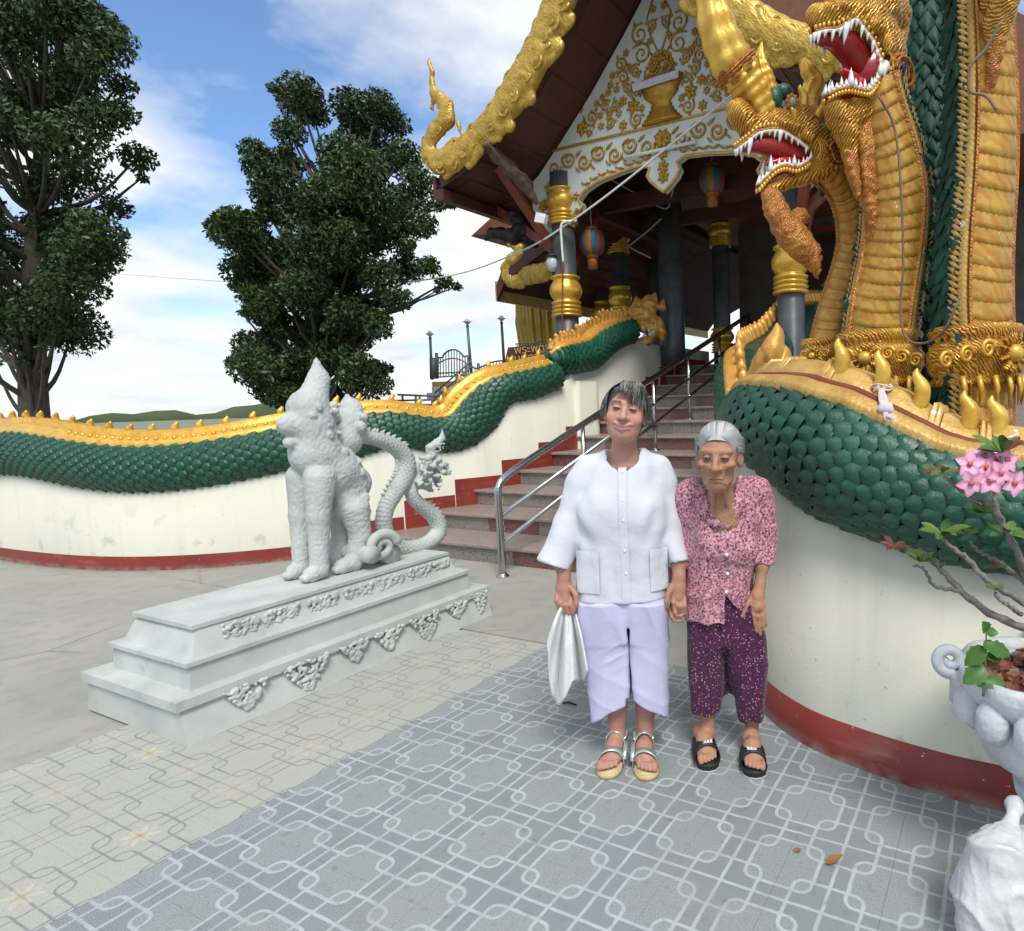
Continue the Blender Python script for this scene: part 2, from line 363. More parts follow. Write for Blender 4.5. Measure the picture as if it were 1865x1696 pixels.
def concrete_mat():
    nb = NB('concrete', .85); tx = nb.n('ShaderNodeTexCoord').outputs['Object']; big = nb.noise(tx, .9, 8); med = nb.noise(tx, 7.0, 9); fine = nb.noise(tx, 240.0, 3); sp_n = nb.noise(tx, 55.0, 5)
    c = nb.mix(nb.rng(big, .35, .65), (.26, .255, .225), (.335, .325, .285)); c = nb.mix(nb.ma('MULTIPLY', nb.rng(med, .48, .66), .5), c, (.20, .195, .175)); c = nb.mix(nb.ma('MULTIPLY', nb.rng(fine, .40, .62), .5), c, (.40, .39, .35)); c = nb.mix(nb.rng(sp_n, .70, .74, 0, .7), c, (.12, .11, .10))
    v = nb.n('ShaderNodeTexVoronoi', (tx,)); v.feature = 'DISTANCE_TO_EDGE'; v.inputs['Scale'].default_value = .55; c = nb.mix(nb.ma('MULTIPLY', nb.rng(v.outputs['Distance'], .003, .008, .55, 0), nb.rng(big, .45, .6)), c, (.13, .125, .115)); nb.out(c, nb.ma('ADD', med, fine), .006, .4)
concrete_mat()
pm('ground_mat', (.22, .22, .18), .9, c2=(.12, .16, .07), ns=.3, bump=.2, bs=8)
pm('tooth_white', (.72, .73, .72), .35)
# ================================================================== setting: ground, paving, stairs
TS = .3077; TOX, TOY = -2.285, 1.691
def rb(nb, vec, half, r):
    """distance to a rounded square outline"""
    a = nb.n('ShaderNodeVectorMath', (vec,), operation='ABSOLUTE').outputs[0]
    q = nb.n('ShaderNodeVectorMath', (a, (half - r, half - r, 10)), operation='SUBTRACT').outputs[0]
    q0 = nb.n('ShaderNodeVectorMath', (q, (0, 0, 0)), operation='MAXIMUM').outputs[0]
    ln = nb.n('ShaderNodeVectorMath', (q0,), operation='LENGTH').outputs['Value']
    sx = nb.n('ShaderNodeSeparateXYZ', (q,)).outputs
    ins = nb.ma('MINIMUM', nb.ma('MAXIMUM', sx[0], sx[1]), 0.0)
    return nb.ma('SUBTRACT', nb.ma('ADD', ln, ins), r)
def tile_mat(name, ox, oy, beige):
    nb = NB(name, .42 if not beige else .6)
    pos = nb.n('ShaderNodeNewGeometry').outputs['Position']
    wob = nb.n('ShaderNodeTexNoise', (pos, None, 30.0, 2)).outputs['Color']
    wv = nb.n('ShaderNodeVectorMath', (wob, (.5, .5, .5)), operation='SUBTRACT').outputs[0]
    wv = nb.n('ShaderNodeVectorMath', (wv, (.006, .006, .006)), operation='MULTIPLY').outputs[0]
    p = nb.n('ShaderNodeVectorMath', (pos, wv), operation='ADD').outputs[0]
    p = nb.n('ShaderNodeVectorMath', (p, (ox, oy, 0)), operation='SUBTRACT').outputs[0]
    p = nb.n('ShaderNodeVectorMath', (p, (1/TS, 1/TS, 0)), operation='MULTIPLY').outputs[0]
    def cell(sh):
        a = nb.n('ShaderNodeVectorMath', (p, (.5 + sh, .5 + sh, 0)), operation='ADD').outputs[0]
        a = nb.n('ShaderNodeVectorMath', (a,), operation='FRACTION').outputs[0]
        return nb.n('ShaderNodeVectorMath', (a, (.5, .5, 0)), operation='SUBTRACT').outputs[0]
    c0 = cell(0.0); c1 = cell(.5)
    d0 = rb(nb, c0, .335, .105); d1 = rb(nb, c1, .335, .105)
    sx = nb.n('ShaderNodeSeparateXYZ', (c0,)).outputs
    d2 = nb.ma('MINIMUM', nb.ma('ABSOLUTE', sx[0]), nb.ma('ABSOLUTE', sx[1]))
    dd = nb.ma('MINIMUM', nb.ma('MINIMUM', nb.ma('ABSOLUTE', d0), nb.ma('ABSOLUTE', d1)), d2)
    big = nb.noise(pos, 1.6, 5); med = nb.noise(pos, 9.0, 6)
    if not beige:
        spk = nb.noise(pos, 420.0, 2); spk2 = nb.noise(pos, 210.0, 2)
        dk = nb.mix(nb.rng(spk, .40, .62), (.125, .147, .157), (.325, .356, .366))
        lt = nb.mix(nb.rng(spk2, .38, .64), (.210, .235, .241), (.305, .331, .334))
        base = nb.mix(nb.rng(d1, -.01, .01), lt, dk)
        line = nb.rng(dd, .0135, .021, 1, 0)
        wear = nb.rng(med, .3, .72, .9, .38)
        col = nb.mix(nb.ma('MULTIPLY', line, wear), base, (.455, .50, .51))
        col = nb.mix(nb.rng(big, .56, .78, 0, .45), col, (.30, .30, .27))
        col = nb.mix(nb.rng(nb.noise(pos, 3.3, 8), .64, .74, 0, .55), col, (.20, .15, .11)); col = nb.mix(nb.rng(nb.noise(pos, 28.0, 6), .60, .72, 0, .35), col, (.10, .105, .11))
    else:
        spk2 = nb.noise(pos, 160.0, 3)
        base = nb.mix(nb.rng(spk2, .3, .7), (.34, .34, .30), (.42, .42, .38))
        line = nb.rng(dd, .008, .016, 1, 0)
        col = nb.mix(nb.ma('MULTIPLY', line, nb.rng(med, .3, .7, .9, .45)), base, (.17, .175, .18))
        # printed flowers on the crossings of every second row
        ang = nb.ma('ARCTAN2', sx[1], sx[0]); r = nb.n('ShaderNodeVectorMath', (c0,), operation='LENGTH').outputs['Value']
        pet = nb.ma('ADD', .15, nb.ma('MULTIPLY', .055, nb.ma('COSINE', nb.ma('MULTIPLY', ang, 8.0))))
        cid = nb.n('ShaderNodeVectorMath', (nb.n('ShaderNodeVectorMath', (p, (.5, .5, 0)), operation='ADD').outputs[0],), operation='FLOOR').outputs[0]
        cxx = nb.n('ShaderNodeSeparateXYZ', (cid,)).outputs[0]
        fl = nb.ma('MULTIPLY', nb.rng(nb.ma('SUBTRACT', r, pet), -.03, .01, 1, 0), nb.rng(nb.ma('ABSOLUTE', nb.ma('FRACT', nb.ma('MULTIPLY', cxx, .5))), .1, .3, .9, .35))
        fcol = nb.mix(nb.rng(r, .02, .12), (.55, .33, .10), (.62, .58, .42))
        col = nb.mix(nb.ma('MULTIPLY', fl, nb.rng(big, .3, .6, .55, .25)), col, fcol)
        col = nb.mix(nb.rng(big, .5, .75, 0, .6), col, (.36, .35, .30))
    nb.out(col, med, .002, .12)
    nb.t.links.new(nb.rng(med, .3, .7, .33 if not beige else .5, .55 if not beige else .7), nb.b.inputs['Roughness'])
tile_mat('tile_grey', TOX, TOY, False); tile_mat('tile_beige', -2.655, 1.966, True)
g = mk('ground', ([(-900, -900, -.03), (900, -900, -.03), (900, 900, -.03), (-900, 900, -.03)], [[0, 1, 2, 3]]), 'ground_mat'); tag(g, kind='structure')
pl = mk('plaza', boxl((-14, -3, -.029), (6, 12, -.012)), 'concrete', smooth=False); tag(pl, kind='structure')
fl = thing('paved_floor', None, None, (-1, 1.5, -.012), kind='structure')
def tile_src(nm, mat, sx, sy):
    me = mesh(nm, *bbox((-sx/2, -sy/2, -.012), (sx/2, sy/2, 0), .0005), smooth=False); me.materials.append(M[mat]); return me
tg = tile_src('tile', 'tile_grey', TS - .0005, TS - .0005); tb = tile_src('tile', 'tile_beige', TS - .0005, TS - .0005)
XG = TOX - TS/2; YB = TOY + 4.5*TS
def visible(x, y):
    d = np.array([x, y, 0]) - CAM; z_ = d @ fwd
    if z_ < .3: return False
    px = CX + F_PX*(d @ right)/z_; py = CY + F_PX*(d @ down)/z_
    return -130 < px < 1990 and py < 1860
for i in range(0, 14):
    for j in range(-8, 5):
        cx = TOX + i*TS; cy0 = TOY + j*TS
        if cx > 1.6 or (cy0 > 2.62 and cx > -.6) or (cy0 > 2.9 and cx > -.75) or not visible(cx, cy0): continue
        inst(tg, fl, Matrix.Translation((cx, cy0, rnd.uniform(-.0002, .0002))))
for i in range(0, 9):
    for j in range(-8, 4):
        cx = XG - (i + .5)*TS; cy0 = 1.966 + j*TS
        if cy0 > YB or cx < -5.1 or not visible(cx, cy0) or (cx < -3.75 and cy0 > .85): continue
        inst(tb, fl, Matrix.Translation((cx, cy0, .0015 + rnd.uniform(-.0002, .0002))))
# cement landing between the tiles and the first step
tag(mk('landing', bbox((-6.6, YB + .002, -.012), (-.98, 4.6, .0), .004), 'concrete', smooth=False), kind='structure')
# ------------------------------------------------------------------ stairs
Y0, TR, RI = 4.48, .52, .17
def mirror(P): return [(-7.6 - x, y) for x, y in P]
RC = [(-2.55, 11.5), (-2.55, 10.2), (-2.55, 8.5), (-2.55, 7.2), (-2.52, 6.5), (-2.38, 5.9), (-2.12, 5.3), (-1.78, 4.55), (-1.38, 3.6), (-1.10, 3.0), (-.957, 2.759), (-.727, 2.575), (-.494, 2.487), (-.217, 2.43), (.017, 2.418), (.5, 2.43), (1.2, 2.47)]
LCv = mirror(RC[:8]) + [(-6.35, 3.75), (-6.95, 3.25), (-7.7, 2.95), (-8.8, 2.8), (-10.5, 2.75), (-13, 2.75)]
RCs = smooth_path(RC, 240); LCs = smooth_path(LCv, 240)
def curve_n(P):
    t = np.gradient(P, axis=0); t /= np.linalg.norm(t, axis=1)[:, None]; return t, np.stack([t[:, 1], -t[:, 0]], 1)
def hit(px, py, P):
    """picture ray -> first crossing with the upright wall above the plan curve P"""
    r = ray(px, py); best = None
    for a, b in zip(P[:-1], P[1:]):
        e = b - a; det = r[0]*(-e[1]) + e[0]*r[1]
        if abs(det) < 1e-9: continue
        t = (a[0]*(-e[1]) + e[0]*a[1])/det; u = (r[0]*a[1] - r[1]*a[0])/det
        if t > 0 and -1e-6 <= u <= 1 + 1e-6 and (best is None or t < best[0]): best = (t, np.array(a) + u*e)
    if best is None: return None
    return CAM + r*best[0]
def xl(y): return float(np.interp(-y, -LCs[:, 1], LCs[:, 0]))
def granite(name, a, b, c):
    nb = NB(name, .35); tx = nb.n('ShaderNodeTexCoord').outputs['Object']
    s1 = nb.noise(tx, 130.0, 2); s2 = nb.noise(tx, 55.0, 3); big = nb.noise(tx, 2.0, 6)
    col = nb.mix(nb.rng(s1, .42, .58), a, b); col = nb.mix(nb.rng(s2, .55, .65), col, c); col = nb.mix(nb.rng(big, .5, .8, 0, .45), col, (.30, .27, .24)); nb.out(col)
granite('granite_red', (.12, .050, .042), (.21, .105, .085), (.06, .028, .026)); granite('granite_grey', (.15, .135, .12), (.29, .255, .225), (.10, .078, .07)); granite('granite_tread', (.24, .185, .16), (.33, .27, .235), (.19, .14, .12))
st = thing('staircase', None, None, (-3.8, Y0, 0), kind='structure')
r_ = random.Random(3)
for k in range(1, 13):
    ya = Y0 + (k - 1)*TR; yb = ya + TR + .03; z = k*RI; x0 = xl(ya + .1) - .12; x1 = -7.6 - x0
    cuts = [x0] + sorted(x0 + (x1 - x0)*(q + r_.uniform(-.06, .06)) for q in (.36, .68)) + [x1]
    for a, b in zip(cuts[:-1], cuts[1:]):
        nm = 'granite_tread'
        mk('tread', bbox((a + .001, ya, z - .028), (b - .001, yb if k < 12 else ya + .6, z), .006), nm, st, smooth=False)
    cuts = [x0] + sorted(x0 + (x1 - x0)*(q + r_.uniform(-.05, .05)) for q in (.22, .45, .7)) + [x1]
    for i_, (a, b) in enumerate(zip(cuts[:-1], cuts[1:])):
        red = (r_.random() < (.25 if i_ == 0 else .66)) if k > 1 else i_ > 1
        mk('riser', boxl((a + .001, ya + .032, z - RI - .0), (b - .001, ya + .06, z - .029)), 'granite_red' if red else 'granite_grey', st, smooth=False)
pf = mk('temple_platform', boxl((-9, 10.2 + .62, 0), (1.6, 26, 2.035)), 'granite_tread', smooth=False); tag(pf, kind='structure')
# ------------------------------------------------------------------ balustrade walls
def wall_strip(P, N, z0, z1, th):
    """upright wall along plan curve P; z0, z1 arrays; th = thickness away from the stairs"""
    Q = P + N*th; V = np.vstack([np.c_[P, z0], np.c_[P, z1], np.c_[Q, z1], np.c_[Q, z0]]); n = len(P); F = []
    for i in range(n - 1):
        for a in range(3): F.append([a*n + i, a*n + i + 1, (a + 1)*n + i + 1, (a + 1)*n + i])
    F += [[0, n, 2*n, 3*n], [n - 1, 4*n - 1, 3*n - 1, 2*n - 1]]
    return V, F
# ================================================================== balustrade walls and the green naga bodies lying on them
def arclen(P): return np.r_[0, np.cumsum(np.linalg.norm(np.diff(P, axis=0), axis=1))]
def station(P, pts):
    """picture points on the wall face -> (arc length along plan curve, height)"""
    S = arclen(P); out = []
    for px, py in pts:
        h_ = hit(px, py, P)
        i = np.argmin(((P - h_[:2])**2).sum(1)); out.append((S[i], h_[2]))
    return np.array(sorted(out))
def scale_mesh(name, mat, na=5, nb_=4):
    V, F = [], []
    for i in range(na + 1):
        a = -.45 + 1.45*i/na; w = math.sqrt(max(0.0, 1 - max(0, a)**2.4)) if a > 0 else 1.0
        for j in range(nb_ + 1):
            b = -1 + 2*j/nb_; dome = (1 - .75*b*b)
            z = (.05 + .30*(a + .45)/1.45)*dome - (.22 if i == na else 0) - (.10 if j in (0, nb_) else 0)
            V.append((a, b*w*.98, z))
    F = [[i*(nb_ + 1) + j, (i + 1)*(nb_ + 1) + j, (i + 1)*(nb_ + 1) + j + 1, i*(nb_ + 1) + j + 1] for i in range(na) for j in range(nb_)]
    me = mesh(name, V, F); me.materials.append(M[mat]); return me, np.array(V), F
class Serp:
    """body swept along stations: C centres, T tangents, A axis to the stair side, U up axis, hw, hh half sizes"""
    def __init__(s, C, A, hw, hh):
        s.C = np.asarray(C); s.T = np.gradient(s.C, axis=0); s.T /= np.linalg.norm(s.T, axis=1)[:, None]
        A = np.asarray(A); A = A - s.T*(A*s.T).sum(1)[:, None]; s.A = A/np.linalg.norm(A, axis=1)[:, None]
        s.U = np.cross(s.T, s.A); s.U *= np.sign(s.U[:, 2:3] + 1e-9); s.hw = np.asarray(hw); s.hh = np.asarray(hh); s.S = arclen(s.C)
    def frame(s, q):
        g = lambda X: np.array([np.interp(q, s.S, X[:, j]) for j in range(3)])
        return g(s.C), g(s.T), g(s.A), g(s.U), np.interp(q, s.S, s.hw), np.interp(q, s.S, s.hh)
    def pt(s, q, ph, lift=0.0):
        c, t, a, u, w, h_ = s.frame(q); n_ = a*math.cos(ph)*h_ + u*math.sin(ph)*w; n_ /= np.linalg.norm(n_)
        return c + a*math.cos(ph)*w + u*math.sin(ph)*h_ + n_*lift, t/np.linalg.norm(t), n_
    def skin(s, n=28, k=.97):
        V = []
        for c, a, u, w, h_ in zip(s.C, s.A, s.U, s.hw, s.hh):
            for j in range(n):
                ph = 2*PI*j/n; V.append(c + k*(a*math.cos(ph)*w + u*math.sin(ph)*h_))
        m_ = len(s.C); return np.array(V), grid_faces(m_, n) + [list(range(n - 1, -1, -1)), [(m_ - 1)*n + j for j in range(n)]]
    def scales(s, L, B, p0, p1, q0=None, q1=None, tail=-1, jit=.06):
        """list of 4x4 matrices for scales of half length L and half width B"""
        out = []; q0 = s.S[0] if q0 is None else q0; q1 = s.S[-1] if q1 is None else q1; i = 0
        r = random.Random(5)
        q = q0
        while q < q1:
            w, h_ = np.interp(q, s.S, s.hw), np.interp(q, s.S, s.hh); rr = math.sqrt((w*w + h_*h_)/2)
            n_ = max(3, round((p1 - p0)*rr/(B*1.72))); dp = (p1 - p0)/n_
            for j in range(n_ + 1):
                ph = p0 + (j + (.5 if i % 2 else 0))*dp
                if ph > p1 + .02: continue
                p, t, nn = s.pt(q, ph); t = t*tail; t = t - nn*(t @ nn); t /= np.linalg.norm(t); b = np.cross(nn, t)
                k = 1 + r.uniform(-jit, jit); x = r.uniform(-1, 1)*(.06 + jit*.7); t2 = t*math.cos(x) + b*math.sin(x); b2 = np.cross(nn, t2)
                mm = Matrix.Identity(4)
                for e in range(3): mm[e][0] = t2[e]*L*k; mm[e][1] = b2[e]*B*k; mm[e][2] = nn[e]*L*k; mm[e][3] = p[e]
                out.append((q, ph, mm))
            q += L*1.02; i += 1
        return out
def joined(srcV, srcF, mats):
    V = np.concatenate([srcV @ np.array(m_.to_3x3()).T + np.array(m_.translation) for m_ in mats]); n = len(srcV); Fa = np.array(srcF)
    return V, np.concatenate([Fa + i*n for i in range(len(mats))])
def strip(s, p0, p1, lift, q0, q1, n=80, teeth=0.0, tn=0):
    """raised gold band between two angles"""
    V = []; m_ = 7
    for q in np.linspace(q0, q1, n):
        for j in range(m_):
            f = j/(m_ - 1); ph = p0 + (p1 - p0)*f; e = lift*(1 if 0 < j < m_ - 1 else -.3)
            V.append(s.pt(q, ph, e)[0])
    return np.array(V), grid_faces(n, m_, False)
def back_spike(base, up, tdir, h_, r):
    P = [base - up*.02, base + up*h_*.3 + tdir*h_*.10, base + up*h_*.58 + tdir*h_*.06, base + up*h_*.8 - tdir*h_*.12, base + up*h_ - tdir*h_*.10]
    return tube(smooth_path(P, 12), np.interp(np.linspace(0, 1, 12), [0, .2, .45, .62, .8, 1], [r*1.1, r, r*1.0, r*.72, r*.5, r*.06]), 9)
def naga_wall(P, belly, bandlow, label_w, label_n, side, extra):
    """wall + lower body; side = +1 right, -1 left; returns serp, naga root"""
    t2, N = curve_n(P); S = arclen(P); N = N*side
    # N must point away from the stairs
    out = np.sign((P[20, 0] + 3.8))*np.array([1, 0]); N = N*np.sign(N[20] @ out)
    b = station(P, belly); g_ = station(P, bandlow)
    return t2, N, S, b, g_
LT, LN = curve_n(LCs); LN = LN*np.sign(LN[20] @ np.array([-1, 0])); LS = arclen(LCs)
RT, RN = curve_n(RCs); RN = RN*np.sign(RN[20] @ np.array([1, 0])); RS = arclen(RCs)
z3 = lambda x, y: (629 + x*.29481, 560 + y*.29481)
# ---- left wall
Lbelly = station(LCs, [z3(75, 940), z3(220, 890), z3(330, 875), z3(430, 880), z3(520, 900), z3(600, 908), z3(680, 905), z3(740, 890), z3(800, 850), z3(850, 800), z3(900, 715), z3(940, 650), z3(1000, 600), z3(1060, 588), z3(1150, 580), z3(1300, 515), z3(1395, 470)])
Lband = station(LCs, [z3(110, 650), z3(200, 643), z3(300, 643), z3(430, 662), z3(560, 680), z3(640, 668), z3(700, 640), z3(760, 585), z3(800, 540), z3(850, 485), z3(900, 440), z3(1000, 412), z3(1100, 392), z3(1200, 368), z3(1290, 345)])
Lub = station(LCs, [(1040, 682), (1060, 678), (1082, 674), (1107, 650), (1125, 636), (1150, 629), (1172, 632)])       # belly of the upper creature
Lut = station(LCs, [(1012, 622), (1045, 624), (1070, 617), (1095, 598), (1120, 585), (1150, 575)])
def wave(S, data, far):
    """interpolate heights along the curve, continuing as a soft wave beyond the measured part"""
    s1, zl = data[-1]
    return np.where(S <= s1, np.interp(S, data[:, 0], data[:, 1]), zl + far(S - s1))
farw = lambda d: -.02*d + .10*(np.cos(d*1.55 + .4) - math.cos(.4))
zb = wave(LS, Lbelly, farw); zt = wave(LS, Lband, farw)
su0 = Lub[:, 0].max()
zb_u = np.interp(LS, Lub[:, 0], Lub[:, 1])
wtop = np.where(LS < Lbelly[0, 0], np.interp(LS, Lub[:, 0], Lub[:, 1]), zb) + .06
tag(mk('balustrade_wall', wall_strip(LCs, LN, np.full(len(LCs), -.01), wtop, .34), 'white_wall'), 'cream plastered stair wall with stepped red skirting, left of the steps', 'wall')
lw = D.objects['balustrade_wall']
# stepped red skirting
for k in range(0, 13):
    ya = (Y0 + (k - 1)*TR - .19) if k > 0 else 2.0; yb = Y0 + k*TR - .19 if k < 12 else 11.3
    if k == 0:
        sel = (LCs[:, 1] < Y0 - .19) & (np.arange(len(LCs)) > 100)
    else: sel = (LCs[:, 1] >= ya) & (LCs[:, 1] <= yb) & (LS < 12)
    if sel.sum() < 2: continue
    q = np.linspace(LS[sel].min() - (.01 if k else .0), LS[sel].max() + .02, 14 if k else 60)
    P = np.stack([np.interp(q, LS, LCs[:, j]) for j in (0, 1)], 1); _, nn = curve_n(P); nn = nn*np.sign((nn*np.stack([np.interp(q, LS, LN[:, j]) for j in (0, 1)], 1)).sum(1))[:, None]
    P = P - nn*.006
    z0 = max(0, k*RI - .18); z1 = k*RI + .135
    mk('skirting', wall_strip(P, nn, np.full(len(P), z0), np.full(len(P), z1), .02), 'red_paint', lw, smooth=False)
# pilaster on the left wall where the two bodies meet
pj = hit(1068, 690, LCs)
tag(mk('wall_pilaster', wall_strip(LCs[(LCs[:, 1] > pj[1] - .30) & (LCs[:, 1] < pj[1] + .22)] - LN[(LCs[:, 1] > pj[1] - .30) & (LCs[:, 1] < pj[1] + .22)]*.05, LN[(LCs[:, 1] > pj[1] - .30) & (LCs[:, 1] < pj[1] + .22)], np.full(((LCs[:, 1] > pj[1] - .30) & (LCs[:, 1] < pj[1] + .22)).sum(), 0), np.full(((LCs[:, 1] > pj[1] - .30) & (LCs[:, 1] < pj[1] + .22)).sum(), 1.74), .3), 'white_wall', lw))
# ---- left serpent
def build_serp(P, N, S, q, top, bot, hw, off):
    C = np.stack([np.interp(q, S, P[:, 0]) + np.interp(q, S, N[:, 0])*off, np.interp(q, S, P[:, 1]) + np.interp(q, S, N[:, 1])*off, (top + bot)/2], 1)
    A = -np.stack([np.interp(q, S, N[:, 0]), np.interp(q, S, N[:, 1]), 0*q], 1)
    return Serp(C, A, hw, (top - bot)/2)
nl = thing('naga_balustrade', 'dark green scaled serpent body with gold crest waving along the left stair wall', 'naga statue', (-5.6, 5.0, 0))
SCL, SCV, SCF = scale_mesh('scale', 'green')
q = np.linspace(max(Lbelly[0, 0], Lband[0, 0]), LS[-1] - .3, 150)
top = np.interp(q, LS, zt) + .05; bot = np.interp(q, LS, zb) - .02
sL = build_serp(LCs, LN, LS, q, top, bot, np.full(len(q), .24), .14)
mk('body', sL.skin(), 'green_dark', nl)
sc = sL.scales(.062, .046, -1.45, .80, tail=-1)
tag(mk('scales', joined(SCV, SCF, [m_ for _, _, m_ in sc]), 'green', nl), kind='stuff')
mk('crest_band', strip(sL, .78, 1.45, .022, sL.S[0] + .02, sL.S[-1] - .05, 130), 'gold_bright', nl)
mk('crest_ridge', strip(sL, 1.30, 1.95, .075, sL.S[0] + .02, sL.S[-1] - .05, 130), 'gold', nl)
for i, s_ in enumerate(np.arange(sL.S[0] + .08, sL.S[-1] - .1, .235)):
    p, t, n_ = sL.pt(s_, 1.5, .04); mk('back_spike', back_spike(p, n_, t, rnd.uniform(.095, .12), .031), 'gold_bright', nl)
dots = []
for s_ in np.arange(sL.S[0] + .05, min(sL.S[0] + 5.2, sL.S[-1]), .085):
    p, t, n_ = sL.pt(s_, 1.13, .022); dots.append(sphere(p, .022, 4, 6))
tag(mk('crest_beads', join(*dots), 'gold_bright', nl), kind='stuff')
# upper creature with open jaws at the head of the wall
mu = thing('makara_balustrade', 'green makara with orange crest and open toothed jaws topping the left stair wall', 'naga statue', (-5.2, 8.5, 1.6))
q = np.linspace(Lut[:, 0].min(), Lut[:, 0].max() + .02, 60)[::-1]
top = np.interp(q, Lut[:, 0], Lut[:, 1]) + .03; bot = np.interp(q, Lub[:, 0], Lub[:, 1]) - .02
q2 = q
fat = np.interp(np.linspace(0, 1, 60), [0, .03, .08, .16, .5, 1], [.2, .55, .82, 1, 1, .9])
mid_ = (top + bot)/2; top = mid_ + (top - mid_)*fat; bot = mid_ + (bot - mid_)*fat
sU = build_serp(LCs, LN, LS, q2, top, bot, .27*fat, .12)
mk('body', sU.skin(), 'green', mu)
sc = sU.scales(.062, .046, -1.5, .8, tail=1)
tag(mk('scales', joined(SCV, SCF, [m_ for _, _, m_ in sc]), 'green', mu), kind='stuff')
mk('crest_band', strip(sU, .78, 1.5, .025, sU.S[0], sU.S[-1], 40), 'gold_orange', mu)
for s_ in np.arange(sU.S[0] + .05, sU.S[-1], .10):
    p, t, n_ = sU.pt(s_, 1.45, .0); mk('back_spike', back_spike(p, n_, t, rnd.uniform(.13, .2), .045), 'gold_orange', mu)
# jaws
hp = lambda px, py, w=0.0: (lambda h_: h_ + np.array([-w, 0, 0]))(at(px, py, at_d))
at_d = float(hit(1180, 610, LCs) @ LF) - .02
s = Solid(.018)
kq_ = px_m(at_d)
for pts_, rr_ in [([(1112, 578), (1145, 581), (1172, 590), (1193, 602)], [6, 11, 15, 11]), ([(1172, 578), (1184, 552), (1194, 535)], [20, 14, 4]), ([(1194, 588), (1205, 604), (1206, 618)], [13, 9, 3]), ([(1158, 566), (1162, 553), (1160, 542)], [13, 9, 3]), ([(1140, 570), (1138, 556)], [10, 3]), ([(1138, 627), (1162, 627), (1181, 619), (1191, 608)], [7, 9, 8, 4]), ([(1204, 560), (1209, 545)], [8, 2])]:
    s.chain([hp(*p_) for p_ in pts_], [r_i*kq_ for r_i in rr_], .03)
V, F = s.build(); V += normals(V, F)*(sn(V, 45, 3)*.016)[:, None]
hd = mk('head', (V, F), 'gold_orange', mu)
for a_, b_ in [((1150, 588), (1153, 597)), ((1160, 591), (1164, 602)), ((1171, 596), (1175, 606)), ((1181, 600), (1184, 610)), ((1190, 604), (1192, 613)), ((1160, 617), (1161, 608)), ((1172, 617), (1175, 607)), ((1184, 613), (1188, 604))]:
    mk('tooth', cone(hp(*a_) - LF*.12, hp(*b_) - LF*.12, .024), 'tooth_white', hd)
# ================================================================== stainless handrail
hr = thing('handrail', 'stainless steel handrail with three sloping pipes up the middle of the stairs', 'handrail', (-3.8, 4.18, 0))
posts = [(4.18, 0.0), (5.45, .34), (6.97, .85), (7.96, 1.19), (9.04, 1.53), (10.33, 2.04)]
def rz_(y): return .815 + (y - 4.18)*(2.80 - .80)/(10.35 - 4.18)
X = -3.8
P = smooth_path([(X, 4.18, 0.0), (X, 4.18, .35), (X, 4.18, .70), (X, 4.195, .775), (X, 4.27, .84), (X, 4.6, rz_(4.6) + .01)], 24)
P = np.vstack([P, [(X, y, rz_(y) + .01) for y in np.linspace(4.8, 10.33, 12)]])
mk('top_rail', tube(P, .033, 12), 'steel', hr)
for dz in (.32, .56):
    mk('middle_rail', tube([(X, 4.18, rz_(4.18) - dz + .02), (X, 10.33, rz_(10.33) - dz + .02)], .021, 10), 'steel', hr)
for i, (y, z) in enumerate(posts):
    if i: mk('post', tube([(X, y, z), (X, y, rz_(y))], .021, 10), 'steel', hr)
    mk('base_flange', lathe([(.055, 0), (.055, .008), (.045, .014), (.034, .018), (.034, .03)], 16, (X, y, z + .001)), 'steel', hr)
    if i:
        for dz in (.32, .56): mk('joint', sphere((X, y, rz_(y) - dz + .02), .028, 6, 10), 'steel', hr)
mk('post', tube([(X, 10.33, 2.04), (X, 10.33, 2.80)], .03, 10), 'steel', hr)
# ================================================================== right wall with the three-headed naga
def carved(name, col, groove, metal=.5, rough=.36, sc=38, st=.6, dis=9.0):
    nb = NB(name, rough); tx = nb.n('ShaderNodeTexCoord').outputs['Object']
    w = nb.n('ShaderNodeTexWave', (tx, sc, dis, 2.0, 1.3)); w.wave_type = 'BANDS'; w.bands_direction = 'DIAGONAL'
    big = nb.noise(tx, 9.0, 5); spot = nb.noise(tx, 34.0, 6)
    f = nb.ma('MULTIPLY', nb.rng(w.outputs['Fac'], .12, .62, 1, 0), nb.rng(big, .30, .52, .35, 1))
    c = nb.mix(nb.rng(big, .35, .65), col, tuple(q*.72 for q in col)); c = nb.mix(f, c, groove); c = nb.mix(nb.rng(spot, .70, .76), c, (.72, .66, .55))
    nb.b.inputs['Metallic'].default_value = metal; nb.out(c, nb.ma('ADD', w.outputs['Fac'], nb.ma('MULTIPLY', spot, .5)), .006, st)
carved('gold_carved', (.78, .45, .065), (.30, .085, .016), .38, .34, 34, .7, 5.0); carved('gold_belly', (.58, .34, .06), (.46, .20, .03), .25, .42, 8, .12); carved('gold_rust', (.62, .29, .06), (.34, .08, .025), .3, .45, 44, .5)
pm('mouth_red', (.36, .012, .018), .3, c2=(.22, .006, .01), ns=14, coat=.3); pm('eye_green', (.30, .36, .18), .3, c2=(.18, .25, .13), ns=9); pm('blue_paint', (.03, .05, .22), .4)
def s_of(P, S, y): m_ = P[:, 1] > 2.77; return float(np.interp(-y, -P[m_][:, 1], S[m_]))
fr = station(RCs, [(1385, 862), (1430, 893), (1480, 935), (1530, 966), (1600, 993), (1700, 1025), (1829, 1052)])
